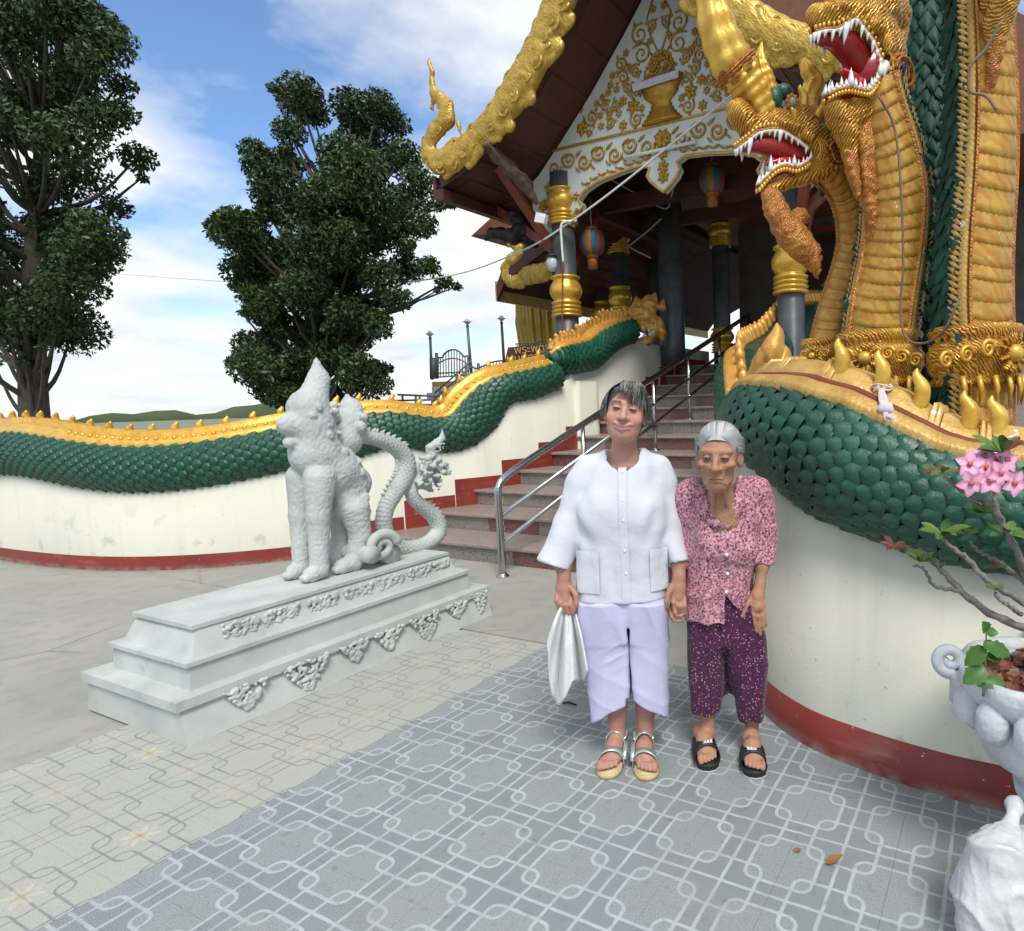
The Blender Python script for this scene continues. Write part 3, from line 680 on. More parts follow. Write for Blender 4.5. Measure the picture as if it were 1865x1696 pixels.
back = [(11.0, 2.35), (9.6, 2.2), (8.6, 2.05), (7.9, 1.89), (7.1, 1.64), (6.6, 1.50), (6.1, 1.45), (5.8, 1.28), (5.5, 1.02), (5.1, .92), (4.6, .95), (4.0, 1.02), (3.4, 1.10), (3.0, 1.13)]
Rb = np.array([(s_of(RCs, RS, y), z) for y, z in back] + [tuple(r) for r in fr] + [(RS[-1], .80)])
frt = station(RCs, [(1388, 700), (1447, 700), (1506, 719), (1565, 749), (1624, 777), (1683, 808), (1742, 826), (1798, 834)])
backt = [(11.0, 2.85), (9.6, 2.75), (8.6, 2.62), (7.9, 2.45), (7.1, 2.10), (6.6, 1.98), (6.1, 1.90), (5.8, 1.74), (5.5, 1.50), (5.1, 1.38), (4.6, 1.40), (4.0, 1.46), (3.4, 1.50), (3.0, 1.51)]
Rt = np.array([(s_of(RCs, RS, y), z) for y, z in backt] + [tuple(r) for r in frt] + [(RS[-1], 1.2)])
wz = np.interp(RS, Rb[:, 0], Rb[:, 1]) + .05
rw = tag(mk('balustrade_wall', wall_strip(RCs, RN, np.full(len(RCs), -.01), wz, .42), 'white_wall'), 'pale curved plaster wall with red skirting under the serpent, beside the older woman', 'wall')
sel = RS > s_of(RCs, RS, 4.4); Pk = RCs[sel] - RN[sel]*.008
n_ = sel.sum(); Pk0 = RCs[sel] - RN[sel]*.022
V0 = np.vstack([np.c_[Pk0, np.full(n_, -.005)], np.c_[Pk0, np.full(n_, .02)], np.c_[Pk, np.full(n_, .150)], np.c_[Pk + RN[sel]*.01, np.full(n_, .156)]])
mk('skirting', (V0, grid_faces(4, n_, False)), 'red_paint', rw)
q = np.linspace(RS[2], RS[-1] - .02, 260)
topR = np.interp(q, Rt[:, 0], Rt[:, 1]) + .055; botR = np.interp(q, Rb[:, 0], Rb[:, 1]) - .015
sR = build_serp(RCs, RN, RS, q, topR, botR, np.full(len(q), .27), .13)
nr = thing('naga_balustrade', 'three-headed green and gold naga with open jaws coiled along the right stair wall', 'naga statue', (-.3, 2.8, 0))
mk('body', sR.skin(), 'green_dark', nr)
qa = np.interp(s_of(RCs, RS, 4.6), q, sR.S)
sc = sR.scales(.051, .0375, -1.42, .86, q0=qa, tail=-1, jit=.10); sc.sort(key=lambda r: -r[0])
near = [r for r in sc if r[1] > -1.38][:300]; ids = set(id(r) for r in near)
for _, _, m_ in near: inst(SCL, nr, m_)
rest = [m_ for r in sc for m_ in [r[2]] if id(r) not in ids] + [m_ for _, _, m_ in sR.scales(.062, .046, -1.42, .86, q1=qa - .01, tail=-1)]
tag(mk('scales', joined(SCV, SCF, rest), 'green', nr), kind='stuff')
# gold crest along the back
q0, q1 = sR.S[0] + .05, sR.S[-1] - .03
def ridged(s, p0, p1, lift, q0, q1, pitch, amp, n=400, m_=7):
    V = []
    for i, q in enumerate(np.linspace(q0, q1, n)):
        for j in range(m_):
            f = j/(m_ - 1); rid = amp*(.5 + .5*math.sin((q + f*.05)/pitch*2*PI)) if .15 < f < .8 else 0
            V.append(s.pt(q, p0 + (p1 - p0)*f, (lift if 0 < j < m_ - 1 else -.004) + rid)[0])
    return np.array(V), grid_faces(n, m_, False)
qn = np.interp(s_of(RCs, RS, 3.9), q, sR.S)
mk('crest_band', ridged(sR, .80, 1.12, .022, qn, q1, .024, .010), 'gold_pale', nr); mk('crest_band', strip(sR, .80, 1.5, .03, q0, qn, 120), 'gold_orange', nr)
mk('crest_groove', strip(sR, 1.10, 1.20, .018, qn, q1, 220), 'red_timber', nr)
def crest_plate(s, qa, qb, h0, h1):
    V = []; nq = 5
    for i in range(nq):
        f = i/(nq - 1); qq = qa + (qb - qa)*f; a_, t, n1 = s.pt(qq, 1.20, .012); b_, _, _ = s.pt(qq, 1.95, .012); hh = h0 + (h1 - h0)*f - (.010 if i in (0, nq - 1) else 0); m0 = a_*.72 + b_*.28; m1 = a_*.35 + b_*.65
        V += [a_, a_ + UP*hh*.35 + (m0 - a_)*.25, m0 + UP*hh, m1 + UP*hh, b_]
    n = 5; return np.array(V), [x[::-1] for x in grid_faces(nq, n, False)] + [list(range(n)), [(nq - 1)*n + k for k in range(n)][::-1]]
w_ = qn
while w_ < q1 - .1:
    mk('crest_plate', crest_plate(sR, w_, w_ + .165, .060, .042), 'gold_pale', nr, smooth=False)
    for e in (.168, .190): mk('crest_plate', crest_plate(sR, w_ + e, w_ + e + .020, .070, .066), 'gold_pale', nr, smooth=False)
    w_ += .215
for px, py in [(1460, 690), (1525, 690), (1612, 735), (1715, 765), (1800, 790)]:
    h_ = hit(px, py, RCs); i = np.argmin(((sR.C[:, :2] - h_[:2])**2).sum(1)); p, t, n__ = sR.pt(sR.S[i], 1.42, .02)
    mk('back_spike', back_spike(p, n__*.25 + UP*.8, t, .128, .029), 'gold_bright', nr)
for s_ in np.arange(sR.S[0] + .2, np.interp(s_of(RCs, RS, 3.3), q, sR.S), .16):
    p, t, n__ = sR.pt(s_, 1.5, .03); mk('back_spike', back_spike(p, n__, t, .15, .045), 'gold_orange', nr)
# flame crest seen at the bend
for px, py, hh_ in [(1395, 705, .30), (1412, 690, .36), (1425, 700, .26), (1385, 712, .2)]:
    p = at(px, py, 4.3); mk('crest_flame', back_spike(p, UP, -LR*.4, hh_, .085), 'gold_orange', nr)
# cloth tied round a spike
pm('pale_cloth', (.62, .55, .56), .8, c2=(.5, .42, .45), ns=20)
pm('green_leaf', (.009, .058, .036), .6, 0, c2=(.004, .030, .022), ns=10, bump=.2, bs=40, spec=.3)
PTV, PTF = [], []
for i in range(5):
    a_ = -.45 + 1.65*i/4; w_p = (.85, 1.0, .92, .55, .03)[i]
    for b_ in (-1, -.45, 0, .45, 1): PTV.append((a_, b_*w_p, (.05 + .55*(i/4)**1.3)*(1 - .5*b_*b_) + (.08 if b_ == 0 else 0) - .05))
PTV = np.array(PTV); PTF = [[i*5 + j, (i + 1)*5 + j, (i + 1)*5 + j + 1, i*5 + j + 1] for i in range(4) for j in range(4)]
# ------------------------------------------------------------------ necks
def neck(root, pts, wid, face_deg, aspect, plates, mats=('gold_belly', 'gold_pale'), sL_=.058, sB=.034, p_b=.86):
    """pts: (px, py, depth) bottom to top, wid: half width in px"""
    P = np.array([at(a, b, d) for a, b, d in pts]); Pw = smooth_path(np.c_[P, [w*px_m(p[2]) for w, p in zip(wid, pts)]], 70)
    a = math.radians(face_deg); f = -LF*math.cos(a) - LR*math.sin(a)
    s = Serp(Pw[:, :3], np.tile(f, (70, 1)), Pw[:, 3]*aspect, Pw[:, 3])
    s.U = np.cross(s.T, s.A)
    nk = mk('neck', s.skin(24), 'green_dark', root)
    rj = random.Random(plates); qs = np.linspace(s.S[0], s.S[-1], plates + 1) + np.array([0] + [rj.uniform(-.16, .16)*(s.S[-1] - s.S[0])/plates for _ in range(plates - 1)] + [0])
    for i in range(plates):
        V = []; nq, m_ = 5, 21
        for a_ in range(nq):
            fq = (0, .35, .65, .96, 1)[a_]; qq = qs[i + 1] + (qs[i] - (qs[i + 1] - qs[i])*.06 - qs[i + 1])*fq; qq = max(qq, s.S[0])
            for j in range(m_):
                ph = -p_b + 2*p_b*j/(m_ - 1); sag = .30*(math.cos(ph*1.7) - .2)*(qs[1] - qs[0]); e = .002 + .0035*fq + (.0022*math.cos(j*PI) if a_ in (2, 3) else 0)
                if a_ == nq - 1: e = .0005
                V.append(s.pt(max(qq - sag, s.S[0]), ph, e)[0])
        F = [q_[::-1] for q_ in grid_faces(nq, m_, False)]
        mk('belly_plate', (V, F), mats[0], nk)
    for sg in (-1, 1):
        mk('belly_edge', ridged(s, sg*p_b*.98, sg*(p_b + .10), .018, s.S[0], s.S[-1], .5, 0, 60, 5), 'gold_rust', nk)
        mk('belly_edge', ridged(s, sg*(p_b + .08), sg*(p_b + .44), .010, s.S[0], s.S[-1], .022, .008, 300, 6), mats[1], nk)
        V, F = [], []
        for qq in np.arange(s.S[0], s.S[-1] - .05, .024):
            p, t, n__ = s.pt(qq, sg*(p_b + .26), .018); p2, _, n2 = s.pt(qq + .040, sg*(p_b + .66), .014); l_ = t*.013; mid = (p + p2)/2; k = len(V)
            V += [p, mid + l_ + n2*.004, p2, mid - l_ + n2*.004, mid + n2*.014]; F += [[k, k + 1, k + 4], [k + 1, k + 2, k + 4], [k + 2, k + 3, k + 4], [k + 3, k, k + 4]]
        tag(mk('edge_feathers', (V, F), mats[1], nk), kind='stuff')
    sc = s.scales(sL_, sB, p_b + .42, 2*PI - p_b - .42, tail=-1, jit=.24)
    tag(mk('neck_scales', joined(PTV, PTF, [m_ for _, _, m_ in sc]), 'green_leaf', nk), kind='stuff')
    return s
neck(nr, [(1508, 720, 3.30), (1512, 640, 3.30), (1532, 560, 3.30), (1556, 480, 3.28), (1563, 420, 3.22), (1548, 350, 3.16), (1510, 305, 3.05), (1480, 285, 2.98)], [31, 33, 33, 31, 30, 29, 27, 24], 42, 1.1, 25, ('gold_belly', 'gold_rust'))
neck(nr, [(1600, 740, 2.98), (1602, 640, 2.98), (1610, 560, 2.97), (1626, 470, 2.96), (1634, 380, 2.94), (1624, 300, 2.92), (1606, 220, 2.90), (1592, 150, 2.88)], [60, 60, 60, 57, 56, 52, 46, 40], 24, .85, 23)
neck(nr, [(1772, 800, 2.72), (1775, 640, 2.72), (1772, 540, 2.72), (1775, 440, 2.72), (1782, 340, 2.71), (1786, 240, 2.70), (1786, 120, 2.68), (1780, 0, 2.66), (1770, -110, 2.6)], [66, 64, 64, 62, 60, 58, 54, 50, 46], -26, .9, 27)
# a fourth neck behind, mostly hidden
neck(nr, [(1690, 740, 3.35), (1692, 600, 3.35), (1700, 460, 3.35), (1702, 340, 3.36), (1690, 240, 3.38), (1680, 100, 3.40), (1672, -60, 3.4)], [60, 60, 56, 54, 50, 46, 40], 175, 1.0, 12)
# ------------------------------------------------------------------ gold collars with rosettes
def collar(px, py, d, r, h_, fdeg, big):
    c = at(px, py, d); n = 72; prof = [(-.5, .92), (-.47, 1.06), (-.40, 1.10), (-.34, 1.02), (-.28, 1.10), (-.12, 1.17), (.06, 1.18), (.2, 1.10), (.25, 1.02), (.31, 1.10), (.40, 1.15), (.48, 1.10), (.5, .95)]
    V = []
    for z, rr in prof:
        for k in range(n):
            g_ = 2*PI*k/n; lob = .035*math.sin(g_*12 + z*14) if -.3 < z < .22 else .02*math.sin(g_*36 + z*20)
            rad = r*(rr + lob); V.append(c + rad*(LR*math.cos(g_) + LF*math.sin(g_)*.9) + UP*z*h_)
    co = mk('collar', (V, grid_faces(len(prof), n)), 'gold_carved', nr)
    a = math.radians(fdeg); f = -LF*math.cos(a) - LR*math.sin(a); l = np.cross(UP, f); o = c + f*r*1.16
    ros = []
    for k in range(11):
        g_ = 2*PI*k/11; dr = l*math.cos(g_) + UP*math.sin(g_); tn = -l*math.sin(g_) + UP*math.cos(g_)
        pts = [o + dr*big*.42, o + dr*big*.75 + f*big*.16, o + dr*big*1.0 + f*big*.10, o + dr*big*1.1 - f*.0]
        ros.append(tube(pts, [big*.12, big*.24, big*.26, big*.03], 8, .45))
    for r_i in ros: mk('petal', r_i, 'gold_carved', co)
    mk('rosette_boss', sphere(o + f*big*.05, big*.5, 8, 14), 'gold_bright', co)
    for sg in (-1, 1):      # scrolls either side
        for i in range(3):
            cc = o + l*sg*big*(1.5 + i*.75) - f*(.02 + .05*i) + UP*big*(.25 - .25*i)
            th = np.linspace(0, 3.6*PI, 26); rr = np.linspace(big*.5, big*.06, 26)
            mk('scroll', tube([cc + (l*math.cos(t_*sg) + UP*math.sin(t_))*q_ for t_, q_ in zip(th, rr)], np.linspace(big*.15, big*.08, 26), 6), 'gold', co)
    for i in range(7):
        x = (i - 3)/3; p = c + f*r*1.05*math.cos(x) + l*r*1.15*math.sin(x) - UP*h_*.42
        mk('pendant', tube([p + UP*.02, p - UP*h_*.12 + f*.012, p - UP*h_*.40], [big*.34, big*.30, big*.02], 8, .5), 'gold', co)
    return co
collar(1600, 655, 2.98, .165, .25, 34, .060); collar(1775, 650, 2.72, .160, .25, -22, .072); collar(1500, 650, 3.3, .10, .18, 40, .04)
# ------------------------------------------------------------------ heads: local axes x = snout, y = away, z = up (metres)
def naga_head(root, O, d, th, P):
    m_ = px_m(d); c_, s_ = math.cos(math.radians(th)), math.sin(math.radians(th))
    def H(px, py, c=0.0): return np.array([((O[0] - (px + c*s_/m_))/c_)*m_, c, (O[1] - py)*m_])
    sdir = -LR*c_ - LF*s_; wdir = LF*c_ - LR*s_; o = at(O[0], O[1], d)
    mw = Matrix.Identity(4)
    for e in range(3): mw[e][0] = sdir[e]; mw[e][1] = wdir[e]; mw[e][2] = UP[e]; mw[e][3] = o[e]
    s = Solid(.0075)
    for pts, rad in P['skull']: s.chain([H(*p) for p in pts], [r*m_ for r in rad], .02)
    for (px, py, c), r in P.get('blobs', []):
        s.ell(H(px, py, c*m_), np.array(r)*m_, k=.015)
    for pts, rad in P.get('cut', []):
        for i in range(len(pts) - 1): s.cap(H(*pts[i]), H(*pts[i + 1]), rad[i]*m_, rad[i + 1]*m_, .012, 's')
    V, F = s.build(); N = normals(V, F); V = V + N*(sn(V, 55, 2)*.003 + np.abs(np.sin(sn(V, 38, 5)*4.0))*.0045 - .002)[:, None]
    me = mesh('head', V, F); me.materials.append(M['gold_carved'])
    hd = D.objects.new('head', me); COL.objects.link(hd); hd.parent = root; hd.matrix_parent_inverse = wmat(root).inverted(); hd.matrix_basis = mw
    def sub(nm, VF, mat): o_ = obj(nm, mesh(nm, *VF), mat, hd, True); return o_
    if P.get('mouth'):
        for pts, rad in P['mouth']: sub('mouth_lining', tube(smooth_path([H(*p) for p in pts], 14), np.interp(np.linspace(0, 1, 14), np.linspace(0, 1, len(rad)), np.array(rad)*m_), 12), 'mouth_red')
    if P.get('tongue'): sub('tongue', tube(smooth_path([H(*p) for p in P['tongue']], 12), np.interp(np.linspace(0, 1, 12), [0, .6, 1], [13*m_, 15*m_, 5*m_]), 10, .55), pm('tongue_red', (.50, .02, .03), .3, coat=.3) if 'tongue_red' not in M else 'tongue_red')
    for key, dirn in (('upper', -1), ('lower', 1)):
        lip = np.array(P[key]); lp = smooth_path(lip, 40); cw = P['cw']
        for sg in (-1, 1):
            cc = sg*cw*np.interp(np.linspace(0, 1, 40), [0, .15, .5, 1], [.12, .45, .85, 1])
            near = [H(a, b, c) if sg < 0 else H(a + cw*s_*0, b, c) for (a, b), c in zip(lp, cc)]
            if sg > 0:      # far side mirrors the near side
                near = [np.array([H(a, b, -c)[0], c, H(a, b, 0)[2]]) for (a, b), c in zip(lp, cc)]
            near = np.array(near)
            fr_ = [sphere(near[i] + np.array([0, sg*.004, -dirn*6.5*m_]), np.array([3.4, 3.0, 4.2])*m_, 5, 7) for i in range(0, 38, 2)]; tag(sub('lip_fringe', join(*fr_), 'gold_bright'), kind='stuff')
            sub('lip', tube(near, 3.2*m_, 7), 'gold_rust'); sub('gum', tube(near + np.array([0, 0, dirn*2.8*m_]), 2.8*m_, 7), 'tooth_white')
            k = 0
            for i in np.linspace(0, 38, P['teeth']):
                i = int(i); L_ = (11 + 3*math.sin(i*.9))*m_*P.get('tk', 1); r_t = 3.0*m_*P.get('tk', 1)
                if k in P['fang']: L_ *= 2.1; r_t *= 1.7
                p = near[i] + np.array([0, 0, dirn*2.5*m_]); tip = p + np.array([(-.12 if dirn > 0 else .1)*L_, -sg*.1*L_, dirn*L_])
                sub('tooth', cone(p, tip, r_t, 6), 'tooth_white'); k += 1
    for (px, py, c), r in P['eyes']:
        sub('eye', sphere(H(px, py, c*m_), r*m_, 8, 12), 'eye_green')
        for k in range(9):
            g_ = 2*PI*k/9; p = H(px, py, c*m_); q_ = p + np.array([math.cos(g_), -.1, math.sin(g_)])*r*m_*1.25
            sub('eye_frill', sphere(q_, r*m_*.5, 5, 7), 'gold_rust')
    for pts, rad, mat in P['horns']:
        n = 30; pp = smooth_path([H(*p) for p in pts], n); rr = np.interp(np.linspace(0, 1, n), np.linspace(0, 1, len(rad)), np.array(rad)*m_)
        VF = tube(pp, rr, 24); a = VF[0]; ang = np.tile(np.arange(24), n); i_ = np.repeat(np.arange(n), 24)
        cen = np.repeat(pp, 24, 0); a = cen + (a - cen)*(1 + .16*np.cos(ang*2*PI*6/24 + i_*.10) + .05*np.sin(i_*1.3))[:, None]
        sub('horn' if mat != 'gold_rust_b' else 'beard', (a, VF[1]), mat)
    for pts, rad in P['beard']:
        s2 = Solid(.011); hp_ = smooth_path([H(*p) for p in pts], 12); rr = np.interp(np.linspace(0, 1, 12), np.linspace(0, 1, len(rad)), np.array(rad)*m_)
        for i in range(11): s2.cap(hp_[i], hp_[i + 1], rr[i], rr[i + 1], .01, sq=np.array([1, 1.15, 1]))
        r5 = random.Random(4)
        for i in range(0, 11):
            for e in (-1, 1): s2.ell(hp_[i] + np.array([e*rr[i]*.85, -rr[i]*.35, r5.uniform(-.01, .01)]), np.array([.5, .5, .75])*rr[i]*r5.uniform(.5, .8), k=.006)
        V, F = s2.build(); V += normals(V, F)*(np.abs(np.sin(sn(V, 50, 8)*4))*.009 - .004)[:, None]; sub('beard', (V, F), 'gold_rust')
    for (px, py, c), R_, mat in P['swirl']:
        o_ = H(px, py, c*m_); thv = np.linspace(0, 5.2*PI, 60); rr = np.linspace(R_, R_*.08, 60)*m_
        sub('ear_swirl', tube([o_ + np.array([math.cos(t_)*q_, -.012*(1 - k/60)*1.5 - .004, math.sin(t_)*q_]) for k, (t_, q_) in enumerate(zip(thv, rr))], np.linspace(2.6*m_, 1.5*m_, 60), 6), mat)
        for k in range(12):
            g_ = 2*PI*k/12; q_ = o_ + np.array([math.cos(g_), 0, math.sin(g_)])*R_*m_*1.12
            sub('ear_frill', sphere(q_, R_*m_*.24, 5, 7), mat)
    for (cx_, cy0_, c), r0_, r1_, n_r in P.get('ridges', []):
        for k in range(n_r):
            rr_ = r0_ + (r1_ - r0_)*k/(n_r - 1); an_ = np.linspace(-.95, .95, 16)
            sub('cheek_ridge', tube([H(cx_ + rr_*math.cos(a_), cy0_ + rr_*math.sin(a_)*1.05, (c - 2.5*math.cos(a_*1.2) + k*.9)*m_) for a_ in an_], 1.9*m_*np.sin(np.linspace(.35, PI - .35, 16)), 6), 'gold')
    for px, py, c, qx, qy, r_f in P.get('flames', []):
        for sg in (-1, 1): a0 = H(px, py, 0); b0 = H(qx, qy, 0); a0[1] = sg*c*m_; b0[1] = sg*c*1.25*m_; sub('crest_flame', back_spike(a0, (b0 - a0)/np.linalg.norm(b0 - a0), np.array([-1.0, 0, 0]), np.linalg.norm(b0 - a0), r_f*m_), 'gold_bright')
    for (px, py, c), r, mat in P['curls']:
        sub('brow', sphere(H(px, py, c*m_), np.array(r)*m_, 8, 12), mat)
    return hd, mw
h1 = dict(ridges=[((1466, 284, -33), 20, 40, 6)], flames=[(1450, 212, 16, 1448, 178, 8), (1476, 222, 22, 1492, 190, 8), (1496, 240, 26, 1520, 214, 8), (1512, 258, 26, 1540, 240, 8), (1430, 236, 24, 1424, 222, 6)], cw=.062, teeth=13, fang=(3, 8), upper=[(1342, 288), (1356, 279), (1376, 264), (1398, 258), (1419, 257), (1442, 266), (1466, 279)], lower=[(1379, 345), (1392, 332), (1408, 318), (1424, 313), (1442, 315), (1460, 307), (1472, 296)],
  skull=[([(1480, 262), (1445, 240), (1405, 243), (1362, 252)], [34, 32, 25, 17]), ([(1362, 250), (1347, 233), (1341, 226)], [17, 19, 16]), ([(1400, 232), (1365, 224)], [14, 12]), ([(1488, 300), (1455, 322), (1424, 330), (1396, 350)], [24, 15, 15, 12]), ([(1495, 290), (1512, 285), (1520, 275)], [32, 28, 22]), ([(1450, 226), (1480, 222)], [26, 22])],
  blobs=[((1350, 244, -10), (9, 8, 8)), ((1363, 238, -14), (8, 8, 7)), ((1440, 250, -26), (16, 10, 8)), ((1465, 262, -28), (14, 9, 10)), ((1420, 246, -24), (12, 8, 7))],
  cut=[([(1330, 305), (1400, 292), (1455, 292)], [9, 22, 14])],
  mouth=[([(1352, 286), (1395, 276), (1470, 288)], [7, 17, 17]), ([(1392, 340), (1430, 316), (1475, 300)], [8, 14, 15])], tongue=[(1465, 300), (1425, 300), (1392, 307)],
  eyes=[((1437, 211, -22), 8.5), ((1470, 207, 20), 8)],
  horns=[([(1400, 236), (1384, 214), (1364, 188), (1346, 168)], [20, 25, 29, 30], 'gold'), ([(1352, 176), (1340, 162), (1334, 155)], [28, 38, 27], 'gold_rust'), ([(1350, 174), (1330, 146), (1312, 104), (1302, 50), (1286, -30)], [30, 31, 28, 22, 14], 'gold_bright'), ([(1474, 206), (1474, 185), (1484, 160), (1470, 138), (1466, 122)], [13, 15, 17, 12, 2], 'gold_bright'), ([(1400, 190), (1392, 165), (1385, 140), (1388, 112)], [13, 14, 9, 1], 'gold')],
  beard=[([(1400, 356), (1406, 375), (1420, 400), (1440, 422), (1458, 440), (1478, 462), (1489, 492)], [16, 19, 22, 26, 24, 15, 2]), ([(1440, 400), (1455, 385), (1470, 395)], [12, 12, 3])],
  swirl=[((1516, 287, -34), 20, 'gold_rust')], curls=[((1408, 204, -12), (14, 12, 17), 'green'), ((1425, 190, -10), (16, 12, 13), 'green'), ((1478, 205, 4), (14, 10, 10), 'green'), ((1496, 250, -22), (10, 8, 12), 'gold_rust'), ((1480, 240, -26), (10, 8, 8), 'gold_rust')])
naga_head(nr, (1480, 260), 3.0, 24, h1)
h2 = dict(ridges=[((1596, 132, -43), 20, 42, 6)], cw=.088, teeth=14, fang=(5, 13), tk=1.35, upper=[(1474, 100), (1490, 97), (1512, 92), (1530, 80), (1545, 72), (1562, 84), (1580, 98), (1592, 118), (1604, 132)], lower=[(1500, 190), (1516, 184), (1534, 180), (1552, 182), (1570, 180), (1582, 168), (1594, 152)],
  skull=[([(1612, 90), (1570, 50), (1525, 58), (1490, 72)], [44, 40, 34, 20]), ([(1490, 74), (1476, 72)], [18, 16]), ([(1612, 140), (1585, 190), (1552, 204), (1514, 206)], [34, 22, 22, 18]), ([(1620, 120), (1632, 140)], [38, 30]), ([(1560, 40), (1600, 20), (1640, 20)], [34, 40, 30]), ([(1520, 215), (1540, 245), (1545, 275)], [20, 20, 12]), ([(1590, 190), (1600, 240)], [24, 20])],
  blobs=[((1500, 66, -20), (14, 10, 9)), ((1525, 60, -26), (14, 10, 9)), ((1550, 56, -30), (14, 10, 9)), ((1585, 76, -36), (16, 12, 12)), ((1610, 100, -38), (14, 10, 16))],
  cut=[([(1450, 150), (1530, 132), (1585, 142)], [24, 44, 22])],
  mouth=[([(1482, 104), (1530, 96), (1600, 140)], [10, 24, 24]), ([(1510, 186), (1550, 168), (1606, 150)], [12, 22, 24]), ([(1560, 132), (1612, 138)], [40, 26])], tongue=[(1590, 165), (1550, 150), (1528, 140)],
  eyes=[((1590, 48, -30), 11), ((1560, 30, 30), 11)],
  horns=[([(1560, 30), (1530, 0), (1500, -40)], [26, 28, 18], 'gold_bright'), ([(1640, 60), (1655, 20), (1660, -30)], [20, 18, 8], 'gold')],
  beard=[([(1566, 205), (1574, 240), (1580, 280), (1584, 320), (1590, 360), (1594, 408)], [20, 20, 20, 18, 14, 3]), ([(1540, 270), (1552, 310), (1562, 345)], [12, 10, 3])],
  swirl=[((1637, 140, -42), 27, 'gold_rust')], curls=[((1638, 128, -46), (6, 5, 10), 'blue_paint'), ((1632, 152, -46), (9, 5, 7), 'blue_paint'), ((1604, 134, -36), (9, 7, 11), 'tooth_white'), ((1500, 50, -14), (10, 8, 8), 'gold'), ((1520, 46, -18), (10, 8, 8), 'gold'), ((1540, 42, -20), (10, 8, 8), 'gold')])
hd2, mw2 = naga_head(nr, (1570, 130), 2.86, 34, h2)
# the right-hand head is a twin of the middle one, turned outwards and mostly above the picture
mw3 = Matrix.Translation(Vector(at(1795, -75, 2.62))) @ Matrix.Rotation(math.radians(62), 4, 'Z') @ Matrix.Translation(-mw2.translation) @ mw2
hd3 = D.objects.new('head', hd2.data); COL.objects.link(hd3); hd3.parent = nr; hd3.matrix_parent_inverse = wmat(nr).inverted(); hd3.matrix_basis = mw3
for ch in list(hd2.children):
    c = D.objects.new(ch.name, ch.data); COL.objects.link(c); c.parent = hd3
pm('cable_brown', (.16, .12, .085), .6)
# cables hanging on the necks
def cable(name, pts, r, mat, label, cat='cable', n=40):
    return tag(mk(name, tube(smooth_path(pts, n), r, 6), mat), label, cat)
cable('cable', [at(1600, 175, 2.72), at(1628, 230, 2.75), at(1640, 330, 2.74), at(1645, 480, 2.74), at(1640, 560, 2.75), at(1650, 615, 2.72), at(1685, 625, 2.65), at(1720, 600, 2.56), at(1745, 550, 2.52)], .0048, 'cable_brown', 'grey cable hanging in a loop between the two large naga necks')
cable('cable', [at(1822, 40, 2.45), at(1795, 90, 2.47), at(1768, 120, 2.48), at(1766, 165, 2.49), at(1795, 175, 2.46), at(1815, 200, 2.44)], .0055, 'cable_brown', 'grey cable hooked over the rightmost naga neck')
# ================================================================== temple porch, hall and roof
pm('soffit_panel', (.098, .025, .015), .5, c2=(.065, .017, .012), ns=3, bump=.1, bs=25)
pm('roof_tile', (.20, .07, .03), .6, c2=(.14, .05, .02), ns=9, bump=.3, bs=20)
pm('driftwood', (.13, .075, .05), .85, c2=(.06, .036, .027), ns=14, nd=8, bump=.7, bs=25)
pm('black_wood', (.012, .010, .011), .55, c2=(.022, .018, .018), ns=12, bump=.4, bs=30)
XC = -3.8; YP = 7.45; YG = 6.45
tm = thing('temple_building', 'ornate Thai temple porch with carved gold gable, white pediment and dark columns', 'temple', (XC, 9, 2.04))
RT_ = np.array([0, .5, 1.0, 1.5, 1.9, 2.3, 2.78]); RZ_ = np.array([6.62, 5.99, 5.43, 4.94, 4.57, 4.40, 4.25])
rzf = lambda t: np.interp(t, RT_, RZ_)
# roof slabs (underside visible) with battens between boards
for sg in (-1, 1):
    V = []
    for y in (YG + .02, 10.6):
        for t, z in zip(RT_, RZ_): V.append((XC + sg*t, y, z))
        for t, z in zip(RT_[::-1], RZ_[::-1]): V.append((XC + sg*t, y, z + .16))
    n = 14; F = [[i, (i + 1) % n, n + (i + 1) % n, n + i] for i in range(n)] + [list(range(n))[::-1], list(range(n, 2*n))]
    mk('roof', (V, F), 'brown_soffit', tm, smooth=False)
    ts = np.r_[np.arange(.06, 2.76, .335)]
    for i, (a, b) in enumerate(zip(ts[:-1], ts[1:])):
        ys = np.arange(YG + .06 + (.16 if i % 2 else 0), 8.6, .84)
        for ya in ys:
            yb = ya + .81; za, zb_ = rzf(a + .012), rzf(b - .012); dz = -.012
            V = [(XC + sg*(a + .012), ya, za), (XC + sg*(b - .012), ya, zb_), (XC + sg*(b - .012), yb, zb_), (XC + sg*(a + .012), yb, za)]
            V += [(x, y, z + dz) for x, y, z in V]
            mk('soffit_board', (V, [[4, 5, 6, 7], [0, 1, 5, 4], [1, 2, 6, 5], [2, 3, 7, 6], [3, 0, 4, 7]]), 'soffit_panel', tm, smooth=False)
    # eave fascia
    xe = XC + sg*2.80
    mk('fascia', boxl((min(xe, xe + sg*.05), YG - .02, 4.13), (max(xe, xe + sg*.05), 10.6, 4.40)), 'brown_soffit', tm, smooth=False)
    mk('fascia', boxl((min(xe - sg*.12, xe), YG - .02, 4.10), (max(xe - sg*.12, xe - sg*.001), 10.6, 4.235)), 'brown_soffit', tm, smooth=False)
# upper roof mass behind so that the porch is shaded, tiled
mk('main_roof', extrude([(-6.0, 4.9), (6.0, 4.9), (5.2, 5.3), (3.0, 7.2), (0, 10.6), (-3.0, 7.2), (-5.2, 5.3)], (XC, 10.4, 0), (1, 0, 0), (0, 0, 1), (0, 12, 0)), 'roof_tile', tm, smooth=False)
